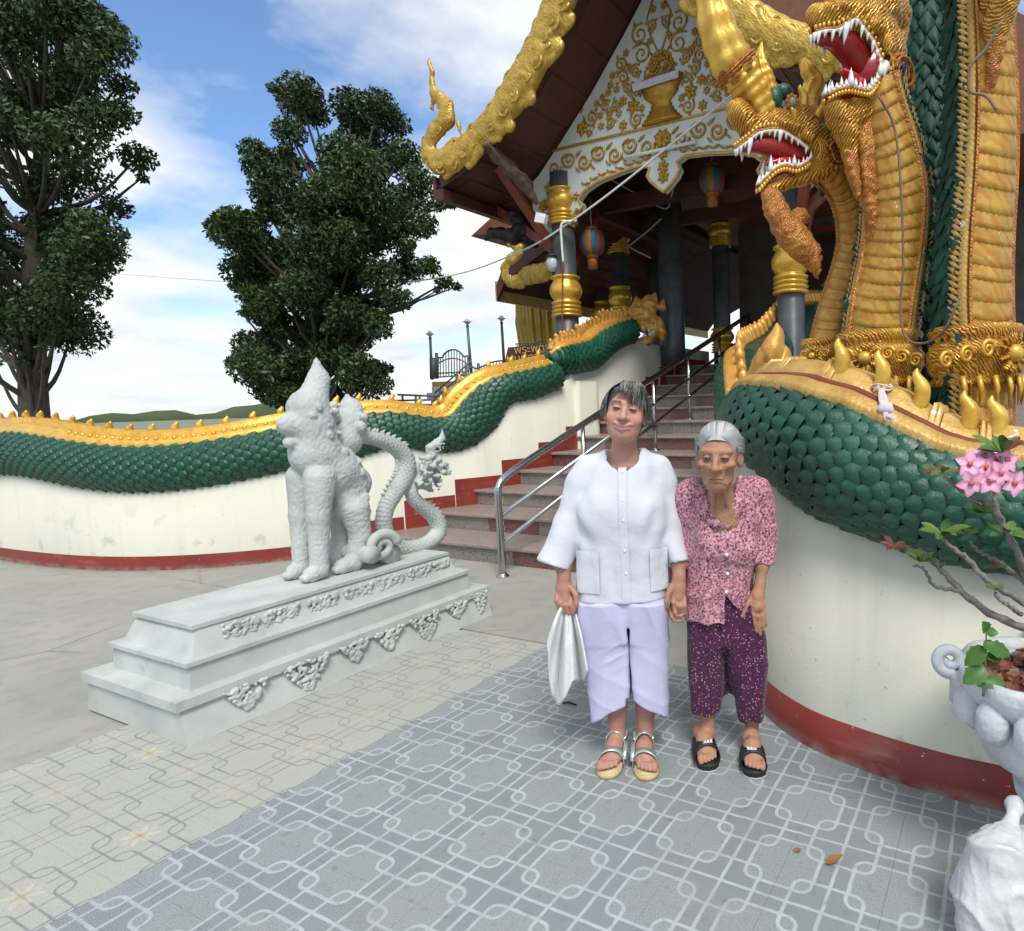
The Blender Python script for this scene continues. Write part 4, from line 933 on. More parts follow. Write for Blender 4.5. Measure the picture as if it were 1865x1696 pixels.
# ------------------------------------------------------------------ carved gold bargeboards
zz = lambda x, y: (629 + x/2.827, 40 + y/2.827)
def flat_carve(chains, Y, thick, h_, mats, parent, name, mirror_=False, disp=.016, depth=None):
    s = Solid(h_)
    for pts, rad, md in chains:
        W3 = [np.array(on_y(*p, Y)) for p in pts]
        for i in range(len(W3) - 1): s.cap(W3[i], W3[i + 1], rad[i], rad[i + 1], .03, sq=np.array([1, md, 1]))
    V, F = s.build(); N = normals(V, F)
    w = np.abs(np.sin(sn(V*np.array([1, .3, 1]), 16, 11)*3.6)); V = V + N*((w - .45)*disp*1.6 + sn(V, 70, 3)*disp*.25)[:, None]
    o = mk(name, (V, F), mats, parent)
    if mirror_:
        V2 = V.copy(); V2[:, 0] = 2*XC - V2[:, 0]; mk(name, (V2, F[:, ::-1]), mats, parent)
    return o
mb = .0070/2.827
main = [(1130, -160), (1075, -40), (1030, 60), (990, 160), (920, 290), (850, 400), (770, 500), (700, 570), (640, 640), (560, 700), (485, 725), (432, 690), (428, 625), (468, 560), (520, 500), (522, 440), (482, 392), (452, 360), (446, 320), (446, 260), (430, 210), (424, 165)]
mr = [80, 78, 76, 80, 84, 80, 70, 62, 66, 70, 60, 46, 40, 46, 50, 42, 32, 22, 16, 13, 11, 3]
lobe = [([(560, 620), (525, 640)], [30, 16]), ([(452, 395), (440, 440), (466, 482)], [16, 11, 3]), ([(800, 540), (846, 535), (842, 470)], [48, 30, 10]), ([(740, 600), (790, 600)], [40, 20]), ([(900, 380), (945, 390), (888, 446)], [54, 38, 10]), ([(1040, 110), (1085, 130), (1046, 232)], [62, 40, 10]), ([(690, 660), (640, 735)], [34, 26]), ([(560, 740), (520, 790)], [40, 26]), ([(580, 520), (592, 575)], [16, 10]), ([(1100, -20), (1150, -10), (1120, 60)], [60, 34, 14])]
ch = [([zz(*p) for p in main], [r*mb for r in mr], 1.7)] + [([zz(*p) for p in a], [r*mb for r in b], 2.0) for a, b in lobe]
carved('gold_barge', (.64, .43, .075), (.40, .22, .03), .35, .4, 14, .25)
flat_carve(ch, YG, .12, .024, 'gold_barge', tm, 'bargeboard', True, disp=.007)
def relief(path_px, rad, Y, step, parent, mirror_, kr=.62):
    """raised scrolls following a carved band"""
    P_ = smooth_path(np.c_[[on_y(*p, Y) for p in path_px], rad], 160); S_ = arclen(P_[:, :3]); r = random.Random(17); s0 = step*.3; k = 0
    while s0 < S_[-1] - .03:
        c = np.array([np.interp(s0, S_, P_[:, j]) for j in range(4)]); R_ = c[3]; t = np.array([np.interp(s0 + .03, S_, P_[:, j]) for j in range(3)]) - c[:3]; t /= np.linalg.norm(t) + 1e-9; nrm = np.cross(t, [0, 1, 0])
        for sg in (-1, 1):
            r1 = R_*kr*r.uniform(.7, .95); d_ = sg*(1 if k % 2 else -1); o = c[:3] + nrm*sg*R_*.42 + t*sg*step*.25 + np.array([0, -R_/1.7*.80, 0]); n = 22; th = np.linspace(0, 1.5*2*PI, n); rr = r1*(1 - .88*np.linspace(0, 1, n)); a0 = r.uniform(0, 6.28)
            V, F = tube([o + (t*math.cos(a0 + d_*q_) + nrm*math.sin(a0 + d_*q_))*w + np.array([0, (w/r1)**2*R_*.16, 0]) for q_, w in zip(th, rr)], np.linspace(R_*.12, R_*.08, n), 6)
            mk('scroll_relief', (V, F), 'gold_barge', parent)
            if mirror_: V2 = V.copy(); V2[:, 0] = 2*XC - V2[:, 0]; mk('scroll_relief', (V2, [f[::-1] for f in F]), 'gold_barge', parent)
        s0 += step*np.clip(R_/.19, .35, 1.2); k += 1
relief([zz(*p) for p in main[:-5]], [r*mb for r in mr[:-5]], YG, .21, tm, True)
# ------------------------------------------------------------------ pediment
half = [(0, 6.55), (.5, 5.95), (1.0, 5.39), (1.5, 4.90), (1.9, 4.53), (2.05, 4.44), (2.02, 4.1), (1.9, 3.85), (1.75, 3.72), (1.42, 3.80), (1.36, 3.93), (1.30, 4.00), (1.24, 3.97), (1.21, 4.04), (1.27, 4.12), (1.17, 4.21), (.95, 4.29), (.6, 4.345), (.3, 4.37), (.19, 4.32), (.23, 4.23), (.18, 4.15), (.09, 4.07), (0, 4.0)]
poly = half + [(-a, b) for a, b in half[1:-1][::-1]]
pd = mk('pediment', extrude(poly, (XC, YP - .05, 0), (1, 0, 0), (0, 0, 1), (0, .1, 0)), 'pediment_white', tm, smooth=False)
rim = half[9:]; rimp = np.array([(XC + t, YP - .055, z) for t, z in rim])
for sg in (-1, 1):
    R_ = rimp.copy(); R_[:, 0] = XC + sg*(R_[:, 0] - XC); mk('rim_moulding', tube(R_, .020, 6), 'gold_pale', pd)
def pp(t, z): return np.array([XC + t, YP - .06, z])
def spiral(cx, cz, r, turns=1.4, d=1, a0=0.0, w=.016):
    n = 26; th = np.linspace(0, turns*2*PI, n); rr = r*(1 - .86*np.linspace(0, 1, n))
    return tube([pp(cx + q*math.cos(a0 + d*t), cz + q*math.sin(a0 + d*t)) for t, q in zip(th, rr)], np.linspace(w, w*.7, n), 6)
def leaf(cx, cz, ang, L, w):
    u = np.array([math.cos(ang), math.sin(ang)]); return tube([pp(cx, cz), pp(cx + u[0]*L*.5, cz + u[1]*L*.5), pp(cx + u[0]*L, cz + u[1]*L)], [w*.5, w, w*.1], 6)
def flower(cx, cz, r, n=6):
    return [leaf(cx, cz, 2*PI*k/n + .3, r, r*.32) for k in range(n)]
def g_add(VF, nm='gold_scroll'):
    o_ = mk(nm, VF, 'gold_relief', pd)
    if nm == 'gold_leaf': o_['kind'] = 'stuff'
r9 = random.Random(12)
for i, t in enumerate(np.arange(-1.62, 1.7, .235)):          # vine along the cross band
    up = i % 2
    g_add(spiral(t, 4.60 + (.04 if up else -.03), .105, 1.5, 1 if up else -1, PI*up, .017)); g_add(join(leaf(t + .11, 4.66, .6, .12, .02), leaf(t + .1, 4.52, -.8, .10, .018)), 'gold_leaf')
for t in np.arange(-1.15, 1.2, .13):
    if abs(t) < .22: continue
    z = np.interp(abs(t), [.2, .6, .95, 1.2], [4.425, 4.40, 4.345, 4.27]); g_add(join(leaf(t, z, .2 + r9.uniform(-.4, .4), .09, .02), leaf(t, z, 2.6, .07, .016)), 'gold_leaf')
mk('band_moulding', box(pp(0, 4.80) + [0, .02, 0], (3.35, .05, .030)), 'gold_relief', pd, smooth=False)
for z in (4.30, 4.18, 4.46): g_add(join(*flower(0, z, .085, 6)), 'gold_flower')
g_add(join(*flower(0, 4.62, .13, 8)), 'gold_flower')
# offering bowl in the middle
bowl = [(.27, 4.82), (.27, 4.845), (.235, 4.85), (.24, 4.875), (.20, 4.885), (.205, 4.92), (.165, 4.93), (.17, 4.97), (.135, 4.98), (.145, 5.01), (.125, 5.04), (.145, 5.07), (.165, 5.08), (.21, 5.12), (.235, 5.15), (.225, 5.17), (.265, 5.22), (.285, 5.28), (.30, 5.31), (.295, 5.33), (.23, 5.335)]
VF = lathe(bowl, 40, (XC, YP - .06, 0), 20, .05); VF[0][:, 1] = YP - .06 + (VF[0][:, 1] - YP + .06)*.3; ob_ = mk('offering_bowl', VF, 'gold_relief', pd)
bd_ = []
for _ in range(150):
    a_ = r9.uniform(-1, 1); b_ = r9.random(); w_o = .235*math.sqrt(max(0, 1 - b_**1.6)); bd_.append(sphere(pp(a_*w_o, 5.34 + b_*.30) - np.array([0, .05*(1 - a_*a_)*(1 - b_), 0]), r9.uniform(.014, .024), 4, 6))
tag(mk('bowl_flowers', join(*bd_), 'gold_relief', pd), kind='stuff')
for t in (-.04, .04): g_add(tube([pp(t, 5.66), pp(t*3, 5.85), pp(t*4, 6.05), pp(t, 6.3)], [.012, .012, .01, .008], 5))
for sg in (-1, 1):
    placed = []; rq = random.Random(31)
    for _ in range(2600):
        r = rq.choice((.115, .095, .08, .065, .05)); cx = rq.uniform(.06, 1.45); cz = rq.uniform(4.88, 6.35)
        lim = np.interp(cz, [4.55, 4.9, 5.39, 5.95, 6.55], [1.9, 1.5, 1.0, .5, 0]) - .13
        if cx + r > lim or (cz < 5.72 and cx - r < np.interp(cz, [4.82, 4.95, 5.05, 5.2, 5.35, 5.5, 5.7], [.29, .2, .18, .27, .30, .26, .1])) or cx - r < .015: continue
        if any((cx - a_)**2 + (cz - b_)**2 < (r + c_)**2*.80 for a_, b_, c_ in placed): continue
        placed.append((cx, cz, r))
        if len(placed) > 62: break
    for i, (cx, cz, r) in enumerate(placed):
        if r < .055 or i % 4 == 3: g_add(join(*flower(sg*cx, cz, r*1.05, 6)), 'gold_flower')
        else:
            g_add(spiral(sg*cx, cz, r*1.08, 1.55, sg*(1 if i % 2 else -1), i*1.3 if sg > 0 else PI - i*1.3, .0135)); g_add(join(*[leaf(sg*(cx + r*math.cos(q_)), cz + r*math.sin(q_), (q_ + .9) if sg > 0 else PI - q_ - .9, r*.7, .015) for q_ in (i*1.1, i*1.1 + 2.1, i*1.1 + 4.2)]), 'gold_leaf')
    for cx, cz, r in [(1.72, 4.33, .10), (1.84, 4.12, .09), (1.80, 3.95, .08), (1.30, 4.16, .06), (1.36, 3.9, .06)]:
        g_add(join(*flower(sg*cx, cz, r, r9.choice((5, 6, 7)))), 'gold_flower')
    for a_ in np.linspace(0, 1, 9):
        g_add(leaf(sg*(1.08 + .14*math.sin(a_*8)), 4.86 + a_*.36, 1.57 + sg*math.cos(a_*8)*.8, .08, .018), 'gold_leaf')
sgn = mk('paper_banner', box(pp(-.02, 5.26) + [0, -.10, 0], (.62, .006, .085), rot('Y', -2)), pm('banner', (.56, .55, .57), .7, c2=(.44, .43, .47), ns=22), pd, smooth=False)
tube_l = mk('tube_light', tube([pp(-.52, 4.49) + [0, -.03, 0], pp(.46, 4.49) + [0, -.03, 0]], .022, 8), 'cable_white', pd)
# ------------------------------------------------------------------ columns
def column(x, y, zb_, zt_, R, levels, parent, nm='column'):
    """levels: (z0, z1) gold vase-and-ring sections"""
    co = mk(nm, lathe([(R*1.03, zb_), (R, zb_ + .3), (R*.97, zt_)], 24, (x, y, 0)), 'column_blue', parent)
    for a, b in levels:
        h_ = b - a; pr_ = [(1.02, 0), (1.22, .02), (1.24, .06), (1.08, .09)] 
        prof = [(1.02, 0), (1.30, .01), (1.32, .05), (1.06, .075), (1.04, .09), (1.26, .11), (1.28, .15), (1.04, .175), (1.04, .19), (1.24, .21), (1.26, .25), (1.04, .275), (1.04, .29), (1.24, .31), (1.26, .36), (1.04, .385), (1.05, .42), (1.20, .47), (1.36, .56), (1.40, .65), (1.32, .74), (1.14, .83), (1.04, .89), (1.06, .91), (1.24, .93), (1.26, .97), (1.02, 1.0)]
        mk('gold_ring', lathe([(R*r, a + h_*z) for r, z in prof], 28, (x, y, 0)), 'gold_smooth', co)
    return co
Z = lambda px, py: float(on_y(px, py, YP)[2])
lv1 = [(Z(1030, 578), Z(1028, 503)), (Z(1024, 412), Z(1020, 345))]
for x in (-5.37, -2.23): column(x, YP, 0.0, Z(1018, 318), .158, lv1, tm)
lvb = [(2.9, 3.45), (4.0, 4.4)]
for px, d in [(1128, 11.6), (1096, 13.2), (1185, 14.5)]:
    p = at(px, 500, d); column(p[0], p[1], 2.04, 5.2, .15, lvb, tm)
for px, d, R in [(1222, 10.8, .20), (1196, 13.0, .2), (1313, 12.2, .16)]:
    p = at(px, 500, d); column(p[0], p[1], 2.04, 5.4, R, [(2.3, 2.75), (4.2, 4.6)] if R < .2 else [], tm)
# ------------------------------------------------------------------ hall front wall with its doorway, beams and ceiling
a = at(1288, 500, 12.4); bx0 = a[0]
mk('hall_wall', boxl((bx0, 13.0, 2.03), (bx0 + 1.0, 13.3, 6.0)), 'dark_wall', tm, smooth=False)
mk('hall_wall', boxl((bx0 + 1.0, 13.0, 4.6), (bx0 + 2.6, 13.3, 6.0)), 'dark_wall', tm, smooth=False)
mk('hall_wall', boxl((bx0 + 2.6, 13.0, 2.03), (1.6, 13.3, 6.0)), 'dark_wall', tm, smooth=False)
mk('door', boxl((bx0 + 1.0, 13.2, 2.04), (bx0 + 2.6, 13.26, 4.6)), 'dark_wood', tm, smooth=False)
for dx_ in (1.0, 2.5): mk('door_frame', boxl((bx0 + dx_, 12.96, 2.04), (bx0 + dx_ + .12, 13.0, 4.72)), 'dark_wood', tm, smooth=False)
mk('door_frame', boxl((bx0 + 1.0, 12.955, 4.6), (bx0 + 2.62, 12.998, 4.74)), 'red_timber', tm, smooth=False)
mk('ceiling', boxl((-9.0, 10.62, 5.3), (1.6, 16, 5.4)), 'brown_soffit', tm, smooth=False)
for y in (8.4, 9.6): mk('tie_beam', boxl((-5.5, y, 4.22), (-2.1, y + .12, 4.42)), 'brown_soffit', tm, smooth=False)
for x in (-5.45, -2.23): mk('side_beam', boxl((x - .07, YP + .08, 4.18), (x + .07, 10.6, 4.40)), 'brown_soffit', tm, smooth=False)
# side roof stepping down to the left
p = at(910, 528, 11.0); ya = p[1]
prof2 = [(-5.25, 4.55), (-6.4, 3.95), (-7.3, 3.55), (p[0], 3.34)]
n = len(prof2); V = [(x, y, z) for y in (ya, 17) for x, z in prof2] + [(x, y, z + .16) for y in (ya, 17) for x, z in prof2]
F = [[i, i + 1, n + i + 1, n + i] for i in range(n - 1)] + [[2*n + i, 3*n + i, 3*n + i + 1, 2*n + i + 1] for i in range(n - 1)] + [[i, 2*n + i, 2*n + i + 1, i + 1] for i in range(n - 1)] + [[n - 1, 3*n - 1, 4*n - 1, 2*n - 1]]
mk('side_roof', (V, F), 'brown_soffit', tm, smooth=False)
for i in range(9):
    x0_, x1_ = -5.4 - i*.24, -5.4 - i*.24 - .2
    f = lambda x: np.interp(-x, [-q_[0] for q_ in prof2], [q_[1] for q_ in prof2]) - .012
    for k in range(4): mk('soffit_board', ([(x0_, ya + .1 + k*.9, f(x0_)), (x1_, ya + .1 + k*.9, f(x1_)), (x1_, ya + .95 + k*.9, f(x1_)), (x0_, ya + .95 + k*.9, f(x0_))], [[0, 1, 2, 3]]), 'soffit_panel', tm, smooth=False)
mk('fascia', boxl((p[0] - .05, ya - .05, 3.16), (p[0] + .0, 17, 3.48)), 'gold_pale', tm, smooth=False)
mk('fascia', extrude([(-5.25, 4.48), (-6.4, 3.86), (-7.3, 3.45), (p[0], 3.16), (p[0], 3.40), (-7.3, 3.72), (-6.4, 4.12), (-5.25, 4.72)], (0, ya - .08, 0), (1, 0, 0), (0, 0, 1), (0, .06, 0)), 'brown_soffit', tm, smooth=False)
zq = lambda x, y: (880 + x/5.655, 400 + y/5.655); ms = .0092/5.655
c2_ = [(760, 470), (680, 520), (600, 545), (480, 570), (380, 640), (290, 640), (240, 580), (232, 500), (290, 420), (372, 360), (372, 300), (320, 262), (268, 250), (256, 300)]
r2_ = [60, 66, 70, 70, 50, 44, 40, 40, 46, 48, 38, 28, 18, 5]
flat_carve([([zq(*q_) for q_ in c2_], [r*ms*1.3 for r in r2_], 1.7), ([zq(370, 520), zq(340, 500)], [30*ms, 14*ms], 2), ([zq(640, 570), zq(600, 600)], [50*ms, 30*ms], 2)], ya - .05, .1, .028, 'gold_barge', tm, 'bargeboard')
# braces from the column to the eaves
def brace(a, b, w): 
    a, b = np.array(a), np.array(b); d_ = b - a; L_ = np.linalg.norm(d_); z_ = d_/L_; x_ = np.cross(z_, [0, 1, 0]); x_ /= np.linalg.norm(x_); y_ = np.cross(z_, x_); R = np.stack([x_, y_, z_], 1)
    return box((a + b)/2, (w, w*.75, L_), R)
for sg in (-1, 1):
    X_ = lambda x: XC + sg*abs(x - XC)
    for a_, b_ in [((-5.52, 7.40, 3.55), (-5.93, 6.75, 4.62)), ((-5.50, 7.47, 3.50), (-6.50, 7.47, 4.22)), ((-5.45, 7.6, 3.2), (-5.45, 8.4, 4.2))]:
        mk('brace', brace((X_(a_[0]), a_[1], a_[2]), (X_(b_[0]), b_[1], b_[2]), .11), 'red_timber', tm, smooth=False)
# ------------------------------------------------------------------ driftwood hung under the eave
def drift(nm, pts, rad, d, mat, label, h_=.02, seed=3):
    s = Solid(h_); P_ = [at(a, b, d + e) for a, b, e in pts]; m_ = px_m(d)
    s.chain(P_, [r*m_ for r in rad], .02)
    r6 = random.Random(seed)
    for i in range(len(P_) - 1):
        for _ in range(2): s.ell(P_[i]*(1 - .5) + P_[i + 1]*.5 + np.array([r6.uniform(-1, 1), r6.uniform(-1, 1), r6.uniform(-1, 1)])*rad[i]*m_*.8, rad[i]*m_*r6.uniform(.35, .6), k=.02)
    V, F = s.build(); V += normals(V, F)*(np.abs(np.sin(sn(V, 14, seed)*5))*.03 - .012)[:, None]
    return tag(mk(nm, (V, F), mat), label, 'driftwood')
dd = float(on_y(930, 320, 6.7) @ LF)
drift('driftwood', [(885, 264, -.25), (905, 285, -.1), (930, 310, 0), (950, 328, .05), (962, 345, .1), (975, 368, .15)], [5, 9, 12, 11, 8, 4], dd, 'driftwood', 'gnarled grey driftwood hung under the left eave beside the gold gable')
drift('driftwood', [(886, 437, 0), (893, 424, 0), (915, 426, .0), (935, 432, .05), (950, 420, .1), (942, 400, .1), (930, 390, .1)], [3, 8, 9, 12, 14, 10, 5], dd + .8, 'black_wood', 'dark carved wood shaped like a bird under the eave by the column', seed=7)
drift('driftwood', [(955, 432, 0), (972, 440, .1), (985, 430, .1)], [8, 10, 8], dd + .9, 'black_wood', 'small black lump of carved wood beside the bird-shaped piece', seed=9)
# ------------------------------------------------------------------ lanterns, lamps and wires
pm('lantern_teal', (.03, .12, .14), .6, c2=(.02, .08, .11), ns=12); pm('lantern_orange', (.28, .08, .015), .6, c2=(.34, .15, .02), ns=12); pm('lantern_red', (.26, .028, .016), .6)
def lantern(px, py, d, label):
    c = at(px, py, d); R = 22*px_m(d); t = thing('paper_lantern', label, 'lantern', c, group='hanging paper lanterns')
    n = 12; zs = np.linspace(-1, 1, 13)
    for k in range(n):
        V = []
        for z in zs:
            r = R*(.42 + .62*math.sqrt(max(0, 1 - z*z))*.95)
            for e in range(4):
                g_ = 2*PI*(k + e/3)/n; rr = r*(1 + .04*math.sin(PI*e/3)); V.append(c + np.array([rr*math.cos(g_), rr*math.sin(g_), z*R*1.05]))
        mk('panel', (V, [q_[::-1] for q_ in grid_faces(13, 4, False)]), ('lantern_teal', 'lantern_orange', 'lantern_teal', 'lantern_red')[k % 4], t)
    for z in (-1.08, 1.08): mk('hoop', lathe([(R*.50, -.02), (R*.52, 0), (R*.50, .02)], 16, c + np.array([0, 0, z*R])), 'lantern_orange', t)
    mk('tassel', lathe([(R*.40, -R*.95), (R*.40, -R*.3), (R*.34, 0)], 14, c - np.array([0, 0, R*1.1])), 'lantern_orange', t)
    mk('cord', tube([c + np.array([0, 0, R]), c + np.array([0, 0, R*3.5])], .008, 5), 'cable_grey', t)
lantern(1078, 442, 9.3, 'striped paper lantern with orange tassel hanging beside the left porch column')
lantern(1297, 328, 8.9, 'striped paper lantern hanging under the middle of the porch arch')
fd = thing('flood_light', 'small white floodlight on the red roof brace', 'lamp', at(986, 398, 8.6))
mk('housing', box(at(986, 398, 8.6), (.16, .06, .12), rot('Y', 18)), 'cable_white', fd, smooth=False); mk('lens', box(at(986, 400, 8.55), (.12, .03, .08), rot('Y', 18)), pm('lens', (.7, .72, .74), .15), fd, smooth=False); mk('bracket', tube([at(992, 398, 8.65), at(1004, 405, 8.75)], .012, 6), 'cable_grey', fd)
pm('lamp_glass', (.55, .58, .58), .2, c2=(.4, .44, .44), ns=20)
wl = thing('wall_lamp', 'frosted glass lantern lamp fixed to the left porch column', 'lamp', at(1006, 480, 9.0)); c = at(1006, 480, 9.0)
mk('globe', lathe([(.03, -.11), (.07, -.07), (.09, 0), (.07, .07), (.03, .09)], 14, c), 'lamp_glass', wl); mk('cap', lathe([(.10, .08), (.06, .12), (.01, .17)], 12, c), 'black_wood', wl); mk('arm', tube([c + np.array([0, 0, .1]), c + LR*.08 + [0, 0, .14], c + LR*.2 + [0, 0, .05]], .014, 6), 'black_wood', wl); mk('finial', cone(c - [0, 0, .1], c - np.array([0, 0, .19]), .02), 'black_wood', wl)
cable('wire', [at(1510, 30, 7.0), at(1400, 118, 7.6), at(1260, 232, 8.0), at(1120, 345, 8.4), at(1028, 412, 8.85), at(975, 445, 9.2), at(915, 472, 10.5), at(850, 495, 12), at(780, 509, 13), at(700, 517, 14), at(600, 520, 15), at(400, 512, 18), at(100, 490, 22)], .013, 'cable_white', 'long white cable slung from the gable past the column to the left', n=90)
cable('conduit', [at(1050, 402, 8.82), at(1030, 404, 8.78), at(1022, 412, 8.78), at(1023, 440, 8.80), at(1026, 478, 8.84)], .017, 'cable_white', 'white conduit bent round the front of the left porch column')
cable('conduit', [at(1100, 320, 9.6), at(1150, 348, 9.7), at(1210, 380, 9.8), at(1222, 360, 9.4), at(1226, 345, 9.0)], .012, 'cable_grey', 'thin grey conduit running under the porch ceiling')
cable('conduit', [at(1205, 398, 10), at(1175, 425, 10.2), at(1150, 445, 10.4), at(1150, 452, 10.4), at(1185, 470, 10.2)], .012, 'cable_grey', 'angled grey conduit near the dark inner columns')
cable('wire', [at(1025, 480, 8.82), at(1024, 540, 8.80), at(1022, 605, 8.78), at(1003, 650, 8.6)], .009, 'red_timber', 'thin brown wire running down the left porch column')
# ================================================================== white stone guardian on its plinth
XS = -3.62
sp_ = lambda px, py, c=0.0: on_x(px, py, XS) + np.array([c, 0, 0])
mS = .00352
zt_ = lambda x, y: (629 + x/4.463, 680 + y/4.463)
gs = thing('guardian_statue', 'pale grey stone lion with a scaly looping naga tail on the carved plinth', 'statue', (XS, 2.4, .47))
path = [(-60, 540), (20, 520), (150, 520), (300, 550), (430, 620), (490, 720), (470, 840), (400, 960), (335, 1080), (310, 1200), (340, 1330), (440, 1415), (560, 1420), (680, 1375), (752, 1290), (740, 1200), (660, 1110), (575, 1040), (530, 960), (560, 890), (640, 850)]
rad = [46, 46, 48, 58, 68, 78, 76, 74, 66, 64, 66, 66, 66, 66, 68, 66, 60, 56, 56, 60, 50]
pw = smooth_path(np.c_[[sp_(*zt_(*p)) for p in path], np.array(rad)/4.463*mS], 140)
s1 = Serp(pw[:, :3], np.tile([1.0, 0, 0], (140, 1)), pw[:, 3], pw[:, 3]); s1.U = np.cross(s1.T, s1.A)
mk('naga_tail', s1.skin(20), 'stone_white', gs)
_, SV2, SF2 = scale_mesh('scale_small', 'stone_white', 3, 2)
sc = s1.scales(.024, .017, -1.9, 1.9, q1=s1.S[-1] - .16, tail=1, jit=.1)
tag(mk('tail_scales', joined(SV2*np.array([1, 1, .8]), SF2, [m_ for _, _, m_ in sc]), 'stone_white', gs), kind='stuff')
def curls(s, pts, r0, seed, k=.006):
    r = random.Random(seed)
    for px, py, c, rr in pts:
        for _ in range(18):
            p = sp_(*zt_(px, py), c) + np.array([r.uniform(-.3, 1), r.uniform(-1, 1), r.uniform(-1, 1)])*rr*mS/4.463
            s.ell(p, np.array([.30, r.uniform(.12, .34), r.uniform(.12, .34)])*rr*mS/4.463, rot('X', r.uniform(0, 180)), k=k)
s = Solid(.0085)
Pz = lambda x, y, c=0.0: sp_(*zt_(x, y), c)
kz = mS/4.463
s.chain([Pz(560, 900), Pz(620, 850), Pz(690, 820), Pz(740, 800)], [60*kz, 66*kz, 52*kz, 30*kz], .02)
s.chain([Pz(690, 780), Pz(700, 680), Pz(690, 610), Pz(740, 570), Pz(785, 530), Pz(790, 455)], [60*kz, 48*kz, 36*kz, 34*kz, 26*kz, 4*kz], .015)
s.chain([Pz(600, 900), Pz(650, 910), Pz(690, 950)], [40*kz, 36*kz, 20*kz], .015)
s.chain([Pz(580, 790), Pz(590, 730)], [36*kz, 14*kz], .01)
curls(s, [(640, 740, .05, 90), (700, 800, .05, 80), (680, 900, .03, 60), (560, 840, .06, 70), (760, 780, .03, 50), (740, 600, .02, 40)], 1, 3)
V, F = s.build(); V += normals(V, F)*(np.abs(np.sin(sn(V, 60, 4)*4))*.006 - .003)[:, None]; mk('naga_head', (V, F), 'stone_white', gs)
fin = []
for i in np.linspace(6, 52, 26).astype(int):
    p = s1.C[i] + s1.U[i]*s1.hh[i]*(-1 if s1.U[i][2] < 0 and i < 30 else 1)*.95
    up_ = s1.U[i]*(-1 if s1.U[i][2] < 0 and i < 30 else 1); mk('fin', cone(p, p + up_*.035 + s1.T[i]*.02, .016, 6), 'stone_white', gs)
for i in np.linspace(98, 112, 8).astype(int):
    p = s1.C[i] - s1.U[i]*s1.hh[i]*.9; q_ = s1.C[i] + s1.U[i]*s1.hh[i]*.9; p = p if p[1] > q_[1] else q_; dr = (p - s1.C[i])/np.linalg.norm(p - s1.C[i])
    mk('fin', cone(p, p + dr*.04 - s1.T[i]*.02, .02, 6), 'stone_white', gs)
# lion body
s = Solid(.008)
B = lambda px, py, c=0.0: sp_(640 + (px - 660)*.68, py, c*.8)
s.chain([B(660, 880), B(610, 856), B(565, 830)], [32*mS, 40*mS, 38*mS], .05); s.ell(B(640, 905, .03), np.array([.10, .10, .14]), k=.04)
def Bz(px, c, r): p = B(px, 1000, c); p[2] = .474 + r; return p
for c in (-.10, .10):
    s.chain([B(645, 925, c), B(660, 972, c), Bz(640, c, .05), Bz(608, c, .042)], [24*mS, 17*mS, .048, .044], .02)
    s.chain([B(552, 870, c), B(548, 940, c), Bz(546, c, .06), Bz(524, c, .042)], [24*mS, 17*mS, .046, .044], .02)
    for e in (-.022, 0, .022): s.ell(Bz(520, c + e, .03) + [0, -.03, 0], (.013, .022, .02), k=.006); s.ell(Bz(604, c + e, .03) + [0, -.03, 0], (.013, .022, .02), k=.006)
s.chain([B(565, 820), B(552, 775), B(545, 745)], [38*mS, 34*mS, 32*mS], .04); s.chain([B(545, 765), B(515, 775), B(490, 774)], [32*mS, 22*mS, 16*mS], .02); s.chain([B(530, 796), B(496, 806)], [16*mS, 10*mS], .015)
s.chain([B(640, 800), B(655, 770), B(658, 745), B(648, 722)], [30*mS, 26*mS, 18*mS, 4*mS], .02); s.chain([B(560, 720), B(572, 690), B(566, 655)], [22*mS, 16*mS, 3*mS], .02)
r7 = random.Random(9)
for i in range(150):
    a_ = r7.uniform(0, 1); px = 535 + 75*r7.random(); py = 735 + 150*r7.random(); c = r7.uniform(-.19, .19)
    if abs(px - 572) > 46: continue
    s.ell(B(px, py, c*.8), np.array([.022, r7.uniform(.014, .03), r7.uniform(.014, .03)]), rot('X', r7.uniform(0, 180)), k=.005)
for px, py in [(525, 758), (655, 778), (662, 760), (648, 840), (655, 860), (640, 850), (662, 905), (668, 930)]:
    for c in (.09, -.09, .13): s.ell(B(px, py, c), r7.uniform(.02, .034), k=.008)
V, F = s.build(); V += normals(V, F)*(np.abs(np.sin(sn(V, 75, 6)*4))*.0055 - .002)[:, None]; V[:, 2] = np.maximum(V[:, 2], .4745); mk('lion_body', (V, F), 'stone_white', gs)
th = np.linspace(0, 3.2*PI, 40)
B = lambda px, py, c=0.0: sp_(px, py, c)
for c in (.17, -.17): mk('scroll_foot', tube([B(662, 992, c) + np.array([0, math.cos(t)*.11*(1 - k/46), math.sin(t)*.09*(1 - k/46)]) for k, t in enumerate(th)], np.linspace(.035, .018, 40), 7), 'stone_white', gs)
mk('scroll_base', tube([B(640, 1006, -.2), B(640, 1006, .2)], .055, 14), 'stone_white', gs); mk('scroll_base', tube([B(684, 1006, -.15), B(684, 1006, .16)], .065, 16), 'stone_white', gs)
